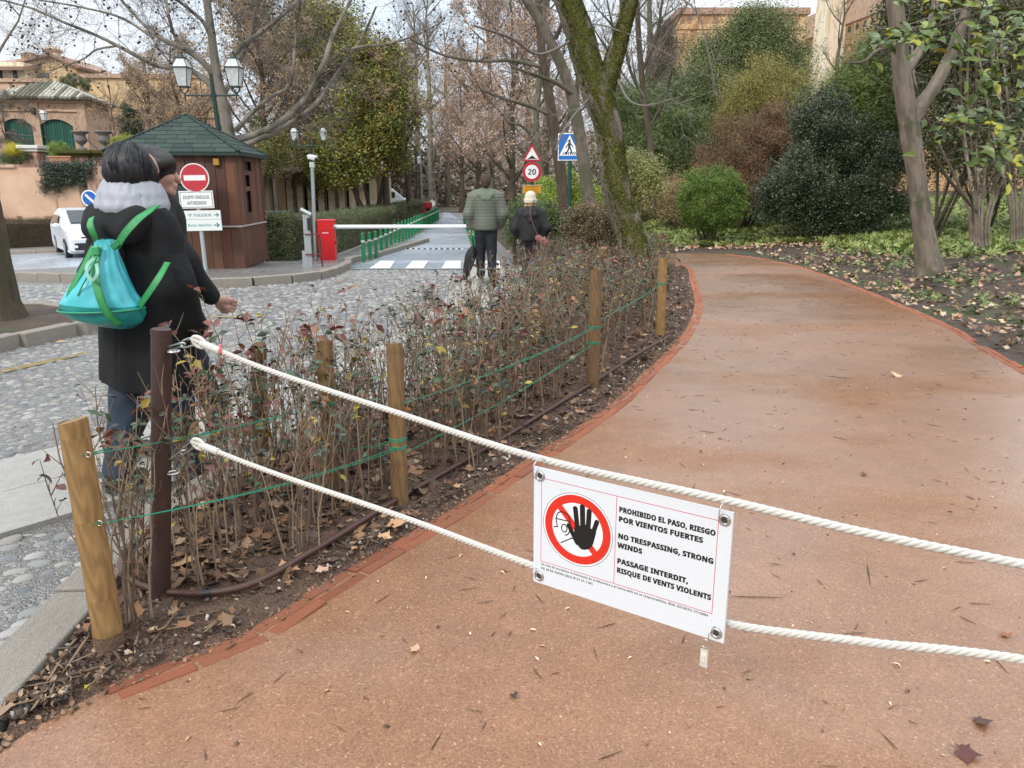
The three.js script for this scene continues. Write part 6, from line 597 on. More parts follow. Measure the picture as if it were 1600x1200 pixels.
// fortress
{
  const d = 62, yT = at(1155, 22, d).y, base = 0, a = at(1062, 22, d), b = at(1262, 22, d), c = at(1044, 148, d); const g = thing('fortress_tower', 'square reddish fortress tower rising above the evergreens', 'tower', null, V((a.x + b.x) / 2, base, -d)); const W = b.x - a.x, H = yT - base, f = (a.x - c.x) / (a.y - c.y) * H; const tg = uvBox(W, H, 12, 0, H / 2, -6); { const q = tg.attributes.position; for (let i = 0; i < q.count; i++) if (q.getY(i) < .1) q.setX(i, q.getX(i) + Math.sign(q.getX(i)) * f); tg.computeVertexNormals(); } mesh('wall', tg, M.wallTan, g); mesh('parapet_course', uvBox(W + .3, .45, 12.3, 0, H + .2, -6), M.rubble, g); mesh('brick_band', uvBox(W + .16, .7, 12.16, 0, H - .7, -6), M.wallTan, g);
  const A = at(1262, 22, 60), B = at(1305, 22, 56), E = at(1620, 22, 38); const yW = at(1268, 26, 60).y; const wall = thing('fortress_wall', 'tall tan fortress curtain wall with brick band', 'wall', null, V(A.x, base, A.z)); const L = Math.hypot(E.x - A.x, E.z - A.z); wall.rotation.y = -Math.atan2(E.z - A.z, E.x - A.x); mesh('wall_face', uvBox(L, yW, 1.6, L / 2, yW / 2, -.8), M.wallTan, wall); mesh('brick_band', uvBox(L + .02, 1.5, 1.8, L / 2, yW - .8, -.8), M.wallBrick, wall); for (let i = 0; i < 26; i++) mesh('putlog_hole', box(.22, .3, .1, .6 + i * .9, yW - 1.9, .02), M.dark, wall);
  const w0 = Math.hypot(at(1303, 22, 56.4).x - A.x, 60 - 56.4); mesh('pale_pier', uvBox(1.9, yW + 2.2, 1.4, w0 + .9, yW / 2 + 1.1, .5), M.wallCream, wall); mesh('upper_wall', uvBox(L - w0 - 2, 6, 1.3, w0 + 2 + (L - w0 - 2) / 2, yW + 3, -.7), M.wallTan, wall);
}
// white car parked below the wall
{
  const b = onGround(92, 397), z = -27.6, x = at(139, 390, 27.6).x, g = thing('parked_car', 'white hatchback half hidden behind the black coat', 'car', null, V(x, at(120, 397, 27.6).y, z), .62); const body = std([.74, .75, .76], .22, { }), gl = new THREE.MeshPhysicalMaterial({ color: C3(.03, .04, .05), roughness: .05 });
  const prof = new THREE.Shape(); [[-2.1, .32], [-2.12, .62], [-2.02, .86], [-1.15, 1.02], [-.35, 1.46], [.9, 1.52], [1.75, 1.36], [2.15, .95], [2.18, .4], [1.9, .24], [-1.9, .24]].forEach(([px, py], i) => i ? prof.lineTo(px, py) : prof.moveTo(px, py)); prof.closePath(); const lower = new THREE.ExtrudeGeometry(prof, { depth: 1.5, bevelEnabled: true, bevelSize: .07, bevelThickness: .14, bevelSegments: 4 }); lower.translate(0, 0, -.75); { const p = lower.attributes.position; for (let i = 0; i < p.count; i++) { const y = p.getY(i), xx = p.getX(i); p.setZ(i, p.getZ(i) * (y > .95 ? 1 - (y - .95) * .32 : 1) * (xx < -1.5 ? 1 - (-1.5 - xx) * .16 : 1)); } lower.computeVertexNormals(); } lower.rotateY(Math.PI / 2); mesh('body', lower, body, g);
  const fr = 2.12; mesh('windscreen', xf(box(1.18, .03, .82, 0, 0, 0, .01), [0, 1.335, .80], [.50, 0, 0]), gl, g); for (const s of [-1, 1]) { mesh('side_window', xf(box(.02, .34, 1.7, 0, 0, 0, .008), [s * .865, 1.2, -.5], [0, 0, s * .25]), gl, g); const hl = mesh('headlight', xf(new THREE.SphereGeometry(1, 16, 10), [s * .64, .78, 1.98], [.4, s * .3, 0], [.2, .08, .16]), new THREE.MeshPhysicalMaterial({ color: C3(.75, .78, .8), roughness: .08 }), g); mesh('mirror', xf(new THREE.SphereGeometry(.1, 12, 8), [s * .98, 1.05, .75], [0, 0, 0], [1.2, .8, .7]), body, g); for (const zz of [1.32, -1.3]) { const w = mesh('wheel', xf(new THREE.CylinderGeometry(.32, .32, .2, 24), [s * .78, .32, zz], [0, 0, Math.PI / 2]), M.black, g); mesh('rim', xf(new THREE.CylinderGeometry(.2, .2, .22, 16), [s * .78, .32, zz], [0, 0, Math.PI / 2]), M.galv, w); } mesh('fog_lamp', xf(new THREE.CylinderGeometry(.05, .05, .04, 14), [s * .62, .42, 2.19], [Math.PI / 2, 0, 0]), M.white, g); }
  mesh('lower_grille', box(1.35, .26, .1, 0, .42, 2.14, .04), M.black, g); mesh('upper_grille', xf(box(.9, .05, .06, 0, 0, 0, .02), [0, .70, 2.15]), M.black, g); mesh('badge', xf(new THREE.SphereGeometry(.07, 12, 8), [0, .76, 2.13], [0, 0, 0], [1.3, .8, .4]), M.dark, g); const np = mesh('number_plate', box(.52, .11, .02, 0, .50, 2.205, .004), M.white, g); mesh('plate_band', box(.045, .1, .004, -.23, .50, 2.217), std([.02, .06, .3], .5), np); mesh('bumper_line', box(1.5, .02, .05, 0, .27, 2.13), M.galv, g);
}
// far along the lane: a white van roof and a scooter rider in red
{
  const d = 50, p = at(590, 327, d), g = thing('distant_car', 'distant white car roof showing over the clipped hedge', 'car', null, V(p.x, T(p.x, -d), -d), .4); const s = new THREE.Shape(); [[-2, .3], [-2, .8], [-1.2, .95], [-.6, 1.42], [.8, 1.45], [1.5, 1.0], [2, .9], [2, .3]].forEach(([x, y], i) => i ? s.lineTo(x, y) : s.moveTo(x, y)); const e = new THREE.ExtrudeGeometry(s, { depth: 1.5, bevelSize: .06, bevelThickness: .1, bevelSegments: 2 }); e.translate(0, 0, -.75); e.scale(1, 1.25, 1); mesh('body', e, std([.75, .76, .78], .3), g); mesh('window', box(1.7, .38, 1.74, .1, 1.5, 0, .05), M.black, g); for (const x of [-1.2, 1.2]) mesh('wheel', xf(new THREE.CylinderGeometry(.32, .32, 1.7, 16), [x, .32, 0], [Math.PI / 2, 0, 0]), M.black, g);
}
// ---------------------------------------------------------------- people
// surface nets: a closed smooth surface from a distance field
function sdfMesh(f, lo, hi, cell) {
  const nx = Math.ceil((hi[0] - lo[0]) / cell) + 1, ny = Math.ceil((hi[1] - lo[1]) / cell) + 1, nz = Math.ceil((hi[2] - lo[2]) / cell) + 1, F = new Float32Array(nx * ny * nz), id = (i, j, k) => (k * ny + j) * nx + i;
  for (let k = 0; k < nz; k++) for (let j = 0; j < ny; j++) for (let i = 0; i < nx; i++) F[id(i, j, k)] = f(lo[0] + i * cell, lo[1] + j * cell, lo[2] + k * cell);
  const vi = new Int32Array(nx * ny * nz).fill(-1), pos = [], idx = [];
  for (let k = 0; k < nz - 1; k++) for (let j = 0; j < ny - 1; j++) for (let i = 0; i < nx - 1; i++) { let m = 0; const v = []; for (let c = 0; c < 8; c++) { const q = F[id(i + (c & 1), j + (c >> 1 & 1), k + (c >> 2))]; v.push(q); if (q < 0) m |= 1 << c; } if (m === 0 || m === 255) continue; let sx = 0, sy = 0, sz = 0, n = 0; for (let a = 0; a < 8; a++) for (const b of [1, 2, 4]) { if (a & b) continue; const e = a | b; if ((v[a] < 0) === (v[e] < 0)) continue; const t = v[a] / (v[a] - v[e]); sx += (a & 1) + (b === 1 ? t : 0); sy += (a >> 1 & 1) + (b === 2 ? t : 0); sz += (a >> 2) + (b === 4 ? t : 0); n++; } vi[id(i, j, k)] = pos.length / 3; pos.push(lo[0] + (i + sx / n) * cell, lo[1] + (j + sy / n) * cell, lo[2] + (k + sz / n) * cell); }
  const quad = (a, b, c, d, flip) => { if (a < 0 || b < 0 || c < 0 || d < 0) return; flip ? idx.push(a, c, b, a, d, c) : idx.push(a, b, c, a, c, d); };
  for (let k = 1; k < nz - 1; k++) for (let j = 1; j < ny - 1; j++) for (let i = 1; i < nx - 1; i++) { const s = F[id(i, j, k)] < 0; if (s !== (F[id(i + 1, j, k)] < 0)) quad(vi[id(i, j - 1, k - 1)], vi[id(i, j, k - 1)], vi[id(i, j, k)], vi[id(i, j - 1, k)], !s); if (s !== (F[id(i, j + 1, k)] < 0)) quad(vi[id(i - 1, j, k - 1)], vi[id(i - 1, j, k)], vi[id(i, j, k)], vi[id(i, j, k - 1)], !s); if (s !== (F[id(i, j, k + 1)] < 0)) quad(vi[id(i - 1, j - 1, k)], vi[id(i, j - 1, k)], vi[id(i, j, k)], vi[id(i - 1, j, k)], !s); }
  const g = new THREE.BufferGeometry(); g.setAttribute('position', new THREE.Float32BufferAttribute(pos, 3)); g.setIndex(idx); g.computeVertexNormals();
  const uv = []; for (let i = 0; i < pos.length; i += 3) uv.push(pos[i] + pos[i + 2] * .6, pos[i + 1]); g.setAttribute('uv', new THREE.Float32BufferAttribute(uv, 2)); return g;
}
// bones: [ax,ay,az, bx,by,bz, ra, rb, squash] (squash > 1 flattens front to back)
function bone(b, x, y, z) { const s = b[8] || 1, ax = b[0], ay = b[1], az = b[2] * s, dx = b[3] - ax, dy = b[4] - ay, dz = b[5] * s - az, px = x - ax, py = y - ay, pz = z * s - az, L = dx * dx + dy * dy + dz * dz, t = L ? clamp((px * dx + py * dy + pz * dz) / L, 0, 1) : 0, qx = px - dx * t, qy = py - dy * t, qz = pz - dz * t; return Math.sqrt(qx * qx + qy * qy + qz * qz) - (b[6] + (b[7] - b[6]) * t); }
const smin = (a, b, k) => { const h = Math.max(k - Math.abs(a - b), 0) / k; return Math.min(a, b) - h * h * k * .25; };
function field(bones, k = .05, extra) { return (x, y, z) => { let d = 9; for (const b of bones) { const q = bone(b, x, y, z); d = q - d > k ? d : d - q > k ? q : smin(d, q, k); } return extra ? extra(d, x, y, z) : d; }; }
function bonesGeo(bones, cell, k = .05, extra) { const lo = [9, 9, 9], hi = [-9, -9, -9]; for (const b of bones) for (let e = 0; e < 2; e++) for (let a = 0; a < 3; a++) { const r = Math.max(b[6], b[7]) + cell * 3 + .02; lo[a] = Math.min(lo[a], b[e * 3 + a] - r); hi[a] = Math.max(hi[a], b[e * 3 + a] + r); } return sdfMesh(field(bones, k, extra), lo, hi, cell); }
const J = (a, b, ra, rb, s) => [...a, ...b, ra, rb, s || 1];
// a head looking along -z, origin at its centre, about 0.23 m tall
function headBones(c, s = 1) { const P = (x, y, z) => [c[0] + x * s, c[1] + y * s, c[2] + z * s], q = (a, b, r0, r1) => [...P(...a), ...P(...b), r0 * s, r1 * s, 1]; return [q([0, .03, .015], [0, .035, -.02], .088, .084), q([0, -.03, -.03], [0, -.08, -.055], .068, .038), q([-.028, -.02, -.062], [.028, -.02, -.062], .034, .034), q([0, .012, -.098], [0, -.028, -.117], .009, .015), q([-.016, -.056, -.098], [.016, -.056, -.098], .009, .009), q([-.014, -.067, -.095], [.014, -.067, -.095], .009, .009), q([0, -.095, -.078], [0, -.098, -.072], .02, .02), q([-.032, .028, -.082], [.032, .028, -.082], .015, .015), q([-.086, .005, .01], [-.09, -.025, .008], .014, .01), q([.086, .005, .01], [.09, -.025, .008], .014, .01)]; }
// a hand at the wrist w pointing along dir with the fingers half curled
function handBones(w, dir, side, curl = .6) { const d = V(...dir).normalize(), s = V(...side).normalize(), n = V().crossVectors(d, s).normalize(), out = [], P = (a, b, c) => [w[0] + d.x * a + s.x * b + n.x * c, w[1] + d.y * a + s.y * b + n.y * c, w[2] + d.z * a + s.z * b + n.z * c]; out.push(J(P(0, 0, 0), P(.05, .012, 0), .026, .026), J(P(.01, 0, 0), P(.07, -.022, 0), .022, .018), J(P(.01, 0, 0), P(.075, .024, 0), .022, .018)); [[-.030, .055], [-.011, .066], [.009, .062], [.028, .05]].forEach(([b, L]) => { const k = P(.085, b, 0), m = P(.085 + L * .45 * Math.cos(curl * .6), b, -L * .45 * Math.sin(curl * .6)), e = P(.085 + L * (.45 + .4 * Math.cos(curl * 1.6)), b, -L * (.3 + .5 * Math.sin(curl * 1.3))); out.push(J(k, m, .0095, .0088), J(m, e, .0088, .0072)); }); const t0 = P(.03, -.034, -.004), t1 = P(.062, -.052, -.02), t2 = P(.088, -.05, -.034); out.push(J(P(.012, -.012, 0), t0, .016, .012), J(t0, t1, .0115, .010), J(t1, t2, .010, .0085)); return out; }
const wool = dataTex(256, (u, v) => .4 + .3 * nB(u, v) + .3 * speck(u, v), { srgb: false, rep: .25 });
const cloth = (c, rough = .9, bump = .003) => new THREE.MeshPhysicalMaterial({ color: C3(...c), roughness: rough, bumpMap: wool, bumpScale: bump });
const skinM = new THREE.MeshPhysicalMaterial({ color: C3(.50, .29, .215), roughness: .5 }), hairM = (c) => new THREE.MeshPhysicalMaterial({ color: C3(...c), roughness: .52, anisotropy: .6 });
const denim = (c) => cloth(c, .85, .002);
const folds = (amp, fx, fy, seed = 0) => (d, x, y, z) => d - amp * (Math.sin(y * fy + Math.sin(x * fx + seed) * 1.7 + z * fx * .8) * .6 + Math.sin(x * fx * 1.7 - z * fx + y * fy * .45 + seed) * .4);
const shoe = (x, y, z, c, g, turn = 0, cell = .012) => { const s = Math.sin(turn), k = Math.cos(turn), q = (a, h, b) => [x + a * k + b * s, y + h, z + b * k - a * s]; return [J(q(0, .05, .04), q(0, .045, -.14), .045, .038), J(q(0, .09, .03), q(0, .06, -.05), .045, .038)]; };
function ribbon(pts, width, thick, nrm) { const p = smooth(pts, 40), pos = [], idx = [], uv = []; let L = 0; p.forEach((q, i) => { const t = p[Math.min(40, i + 1)].clone().sub(p[Math.max(0, i - 1)]).normalize(), n = (typeof nrm === 'function' ? nrm(q) : nrm).clone(), s = V().crossVectors(t, n).normalize(); const nn = V().crossVectors(s, t).normalize(); if (i) L += q.distanceTo(p[i - 1]); for (const [a, b] of [[-1, 1], [1, 1], [1, -1], [-1, -1]]) { const v = q.clone().addScaledVector(s, a * width / 2).addScaledVector(nn, b * thick / 2); pos.push(v.x, v.y, v.z); uv.push((a + 1) / 2, L / width / 4); } }); for (let i = 0; i < p.length - 1; i++) for (let k = 0; k < 4; k++) { const a = i * 4 + k, b = i * 4 + (k + 1) % 4; idx.push(a, b, a + 4, b, b + 4, a + 4); } const g = new THREE.BufferGeometry(); g.setAttribute('position', new THREE.Float32BufferAttribute(pos, 3)); g.setAttribute('uv', new THREE.Float32BufferAttribute(uv, 2)); g.setIndex(idx); const h = g.toNonIndexed(); h.computeVertexNormals(); return h; }

// --- near walker seen from behind, in a long black coat with a pale grey hood
{
  const g = thing('person', 'walker seen from behind in long black coat and pale grey puffer hood', 'person', 'people walking', seat(-1.835, -3.70), -.38); g.rotation.z = -.055; const hy = 1.545, J_HEM = .55;
  const body = [J([0, .92, 0], [0, 1.3, 0], .13, .14, 1.3), J([0, 1.3, 0], [0, 1.43, .0], .1, .055), J([-.12, 1.33, 0], [.12, 1.33, 0], .05, .05), J([-.09, .88, 0], [-.10, .48, .03], .085, .055), J([-.10, .48, .03], [-.10, .09, .14], .055, .04), J([.09, .88, 0], [.10, .48, -.07], .085, .055), J([.10, .48, -.07], [.11, .09, -.13], .055, .04), J([-.10, .06, .14], [-.10, .04, .0], .035, .03), J([.11, .06, -.13], [.11, .04, -.26], .035, .03), J([-.165, 1.30, 0], [-.235, 1.07, .03], .038, .034), J([-.235, 1.07, .03], [-.20, .86, -.12], .034, .026), J([.165, 1.30, 0], [.25, 1.08, .03], .038, .034), J([.25, 1.08, .03], [.225, .86, -.10], .034, .026)];
  const bodyG = merge([bonesGeo(body, .016, .04).toNonIndexed(), bonesGeo([...headBones([.02, hy, -.01]), J([0, 1.38, 0], [.01, 1.48, 0], .052, .055)], .006, .02).toNonIndexed(), bonesGeo(handBones([.24, .86, -.10], [-.2, -.9, -.3], [0, .3, -1], .8), .005, .01).toNonIndexed(), bonesGeo(handBones([-.21, .86, -.12], [.2, -.9, -.3], [0, .3, -1], .8), .005, .01).toNonIndexed()]); mesh('body', bodyG, skinM, g);
  const coat = [J([-.125, 1.335, .0], [.125, 1.335, .0], .08, .08, 1.05), J([0, 1.30, 0], [0, .98, 0], .185, .175, 1.28), J([-.05, .98, .0], [-.055, .55, .02], .155, .17, 1.15), J([.06, .98, .0], [.07, .55, -.02], .155, .17, 1.15), J([-.175, 1.315, 0], [-.245, 1.07, .03], .078, .068), J([-.245, 1.07, .03], [-.21, .85, -.12], .068, .058), J([.175, 1.315, 0], [.26, 1.08, .03], .078, .068), J([.26, 1.08, .03], [.235, .85, -.10], .068, .058)];
  const cf0 = folds(.007, 14, 9, 1), cf = (d, x, y, z) => { const a = Math.atan2(x, z), low = clamp((1.05 - y) * 2, 0, 1); return cf0(d, x, y, z) - .010 * low * Math.sin(a * 6 + y * 2) - .004 * Math.sin(y * 46 + a * 3) * Math.exp(-((Math.abs(x) - .25) ** 2) * 300) + .006 * Math.exp(-Math.abs(x + .002) * 260) * (z > 0 ? 1 : 0) + .005 * Math.exp(-Math.abs(y - 1.22) * 220); }; mesh('coat', bonesGeo(coat, .011, .06, (d, x, y, z) => Math.max(cf(d, x, y, z), J_HEM - y - .02 * Math.sin(x * 9))), cloth([.0065, .0065, .0075], .95, .006), g);
  mesh('coat_hood', bonesGeo([J([-.11, 1.365, .10], [.13, 1.365, .10], .062, .062), J([-.09, 1.31, .14], [.10, 1.31, .14], .06, .06), J([-.045, 1.20, .175], [.04, 1.20, .175], .052, .052), J([0, 1.14, .18], [0, 1.12, .18], .035, .03)], .009, .05, folds(.006, 20, 16, 2)), cloth([.009, .009, .01], .92, .006), g);
  const hoodPts = []; for (let i = 0; i < 16; i++) { const ring = (R, y0, dip, rad) => { const q = (k) => { const a = k / 16 * 6.283, back = .5 + .5 * Math.cos(a); return [.01 + Math.sin(a) * R * 1.06, y0 - dip * back, Math.cos(a) * R * (.92 + .12 * back) + .008]; }; hoodPts.push([...q(i), ...q(i + 1), rad, rad, 1]); }; ring(.118, 1.425, .018, .036); ring(.104, 1.468, .012, .034); ring(.092, 1.505, .006, .024); }
  mesh('puffer_hood', bonesGeo(hoodPts, .006, .026, (d, x, y, z) => { const a = Math.atan2(x, z), seam = Math.abs(Math.sin(a * 2.5 + .5 + (y > 1.47 ? .6 : 0))); return d + .007 * Math.exp(-seam * 16) - .0012 * Math.sin(a * 8 + y * 45 + Math.sin(a * 5) * 2) - .0005 * Math.sin(a * 23 - y * 60); }), new THREE.MeshPhysicalMaterial({ color: C3(.33, .335, .37), roughness: .45, bumpMap: wool, bumpScale: .0012 }), g);
  const hr = bonesGeo([J([.02, hy + .045, .02], [.02, hy + .035, -.02], .103, .094), J([.02, hy + .0, .035], [.015, hy - .08, .03], .094, .07), J([.085, hy + .0, -.03], [.085, hy - .09, -.035], .032, .028), J([-.055, hy, -.03], [-.055, hy - .09, -.03], .034, .03)], .007, .05, (d, x, y, z) => { const a = Math.atan2(x - .02, z); return Math.max(d - .0022 * Math.sin(a * 27 + y * 30 + Math.sin(y * 40)) - .0018 * Math.sin(a * 61 - y * 17) - .004 * Math.sin(a * 6 + y * 14), Math.min(-(z + .045), .5)); }); const hm = mesh('hair', hr, hairM([.008, .008, .0095]), g);
  { const q = rng(870), st = []; for (let i = 0; i < 420; i++) { const a = q.r(-2.0, 2.0), p0 = q.r(.0, .5), pts = [], w = q.g() * .3; for (let k = 0; k <= 9; k++) { const t = lerp(p0, 1, k / 9), e = lerp(1.5, -.75, t), R = (.104 + .006 * q()) * (1 + .05 * Math.sin(a * 9)), aa = a + w * t * t; pts.push(V(.02 + Math.sin(aa) * Math.cos(e) * R * .98, hy + .042 + Math.sin(e) * R * (e < 0 ? 1.25 : 1.0), .018 + Math.cos(aa) * Math.cos(e) * R * 1.02)); } st.push(tube(pts, interp([.0012, .0026, .0024, .001], 10), 4, false)); } mesh('strands', merge(st), new THREE.MeshPhysicalMaterial({ color: C3(.012, .012, .014), roughness: .35 }), hm); }
  const em = mesh('ear_cord', tube([V(.108, hy + .02, -.02), V(.115, hy + .06, .0), V(.075, hy + .13, .02)], .003, 6), std([.5, .5, .52], .5), g);
  mesh('jeans', bonesGeo([J([-.09, .62, 0], [-.10, .46, .03], .105, .085), J([-.10, .46, .03], [-.10, .10, .135], .085, .066), J([.09, .62, 0], [.10, .46, -.07], .105, .085), J([.10, .46, -.07], [.11, .10, -.125], .085, .066)], .011, .03, (d, x, y, z) => Math.max(folds(.005, 26, 34, 4)(d, x, y, z), .085 - y)), denim([.022, .035, .055]), g);
  mesh('shoe', bonesGeo(shoe(-.10, .0, .13, 0, g), .009, .03, (d, x, y) => Math.max(d, .004 - y)), std([.06, .05, .05], .6), g); mesh('shoe', bonesGeo(shoe(.11, .0, -.13, 0, g), .009, .03, (d, x, y) => Math.max(d, .004 - y)), std([.06, .05, .05], .6), g);
}
// --- companion on the far side, face in profile, arm swung forward
{
  const g = thing('person', 'companion with dark fringe seen in profile, one arm swinging forward', 'person', 'people walking', seat(-1.95, -4.30), -1.2), hy = 1.56;
  const body = [J([0, .92, 0], [0, 1.3, 0], .13, .14, 1.3), J([0, 1.3, 0], [0, 1.43, .0], .1, .055), J([-.15, 1.36, 0], [.15, 1.36, 0], .06, .06), J([-.09, .88, 0], [-.10, .48, -.12], .085, .055), J([-.10, .48, -.12], [-.10, .09, -.24], .055, .04), J([.09, .88, 0], [.10, .48, .08], .085, .055), J([.10, .48, .08], [.11, .11, .28], .055, .04), J([-.10, .06, -.24], [-.10, .04, -.36], .035, .03), J([.11, .07, .28], [.11, .04, .16], .035, .03), J([-.19, 1.35, 0], [-.25, 1.1, .05], .045, .036), J([-.25, 1.1, .05], [-.23, .88, .1], .036, .028), J([.19, 1.35, 0], [.25, 1.10, -.13], .045, .036), J([.25, 1.10, -.13], [.22, .905, -.255], .036, .028)];
  mesh('body', merge([bonesGeo(body, .018, .04).toNonIndexed(), bonesGeo([...headBones([0, hy, -.02]), J([0, 1.38, 0], [0, 1.5, -.0], .052, .055)], .005, .016).toNonIndexed(), bonesGeo(handBones([.22, .90, -.265], [-.1, -.45, -.9], [0, .9, -.4], .7), .004, .008).toNonIndexed(), bonesGeo(handBones([-.23, .88, .1], [.1, -1, 0], [0, 0, -1], .7), .005, .01).toNonIndexed()]), skinM, g);
  for (const s of [-1, 1]) { const e = mesh('eye', new THREE.SphereGeometry(.0115, 12, 8).translate(s * .031, hy + .006, -.1085), std([.7, .68, .65], .2), g); mesh('iris', new THREE.SphereGeometry(.0065, 10, 8).translate(s * .031, hy + .006, -.1155), M.black, e); mesh('eyebrow', tube([V(s * .012, hy + .03, -.118), V(s * .03, hy + .036, -.116), V(s * .05, hy + .028, -.1)], .003, 6), M.black, g); } mesh('lips', tube([V(-.022, hy - .06, -.121), V(0, hy - .058, -.128), V(.022, hy - .06, -.121)], [.003, .0055, .003], 8), std([.33, .12, .11], .5), g);
  mesh('hair', bonesGeo([J([0, hy + .05, .02], [0, hy + .045, -.03], .105, .098), J([0, hy - .0, .05], [0, hy - .06, .06], .1, .075), J([-.07, hy + .055, -.075], [.07, hy + .055, -.075], .046, .046), J([-.085, hy, -.02], [-.085, hy - .07, -.01], .03, .03), J([.085, hy + .01, .0], [.085, hy - .05, .02], .03, .028)], .006, .04, (d, x, y, z) => d - .0012 * Math.sin(Math.atan2(x, z) * 46 + y * 12) - .003 * Math.sin(Math.atan2(x, z) * 7 + y * 16)), hairM([.014, .0105, .0095]), g);
  const coat = [J([-.14, 1.345, 0], [.14, 1.345, 0], .09, .09), J([0, 1.3, 0], [0, .98, 0], .19, .185, 1.25), J([0, .98, 0], [0, .66, 0], .19, .215, 1.1), J([-.19, 1.33, 0], [-.26, 1.1, .05], .085, .07), J([-.26, 1.1, .05], [-.24, .88, .1], .07, .056), J([.19, 1.33, 0], [.26, 1.10, -.13], .088, .072), J([.26, 1.10, -.13], [.225, .92, -.24], .070, .048), J([-.08, 1.42, 0], [.08, 1.42, 0], .06, .06)];
  mesh('coat', bonesGeo(coat, .012, .05, (d, x, y, z) => Math.max(folds(.006, 18, 12, 3)(d, x, y, z), .62 - y)), cloth([.008, .008, .009], .92, .004), g); mesh('trousers', bonesGeo([J([-.09, .75, 0], [-.10, .48, -.12], .1, .08), J([-.10, .48, -.12], [-.10, .10, -.235], .08, .06), J([.09, .75, 0], [.10, .48, .08], .1, .08), J([.10, .48, .08], [.11, .12, .27], .08, .06)], .013, .03, (d, x, y, z) => Math.max(folds(.004, 24, 30, 5)(d, x, y, z), .10 - y)), denim([.02, .022, .03]), g);
  mesh('shoe', bonesGeo(shoe(-.10, 0, -.24), .01, .03, (d, x, y) => Math.max(d, .004 - y)), std([.2, .085, .04], .55), g); mesh('shoe', bonesGeo(shoe(.11, .02, .28), .01, .03, (d, x, y) => Math.max(d, .024 - y)), std([.2, .085, .04], .55), g);
}
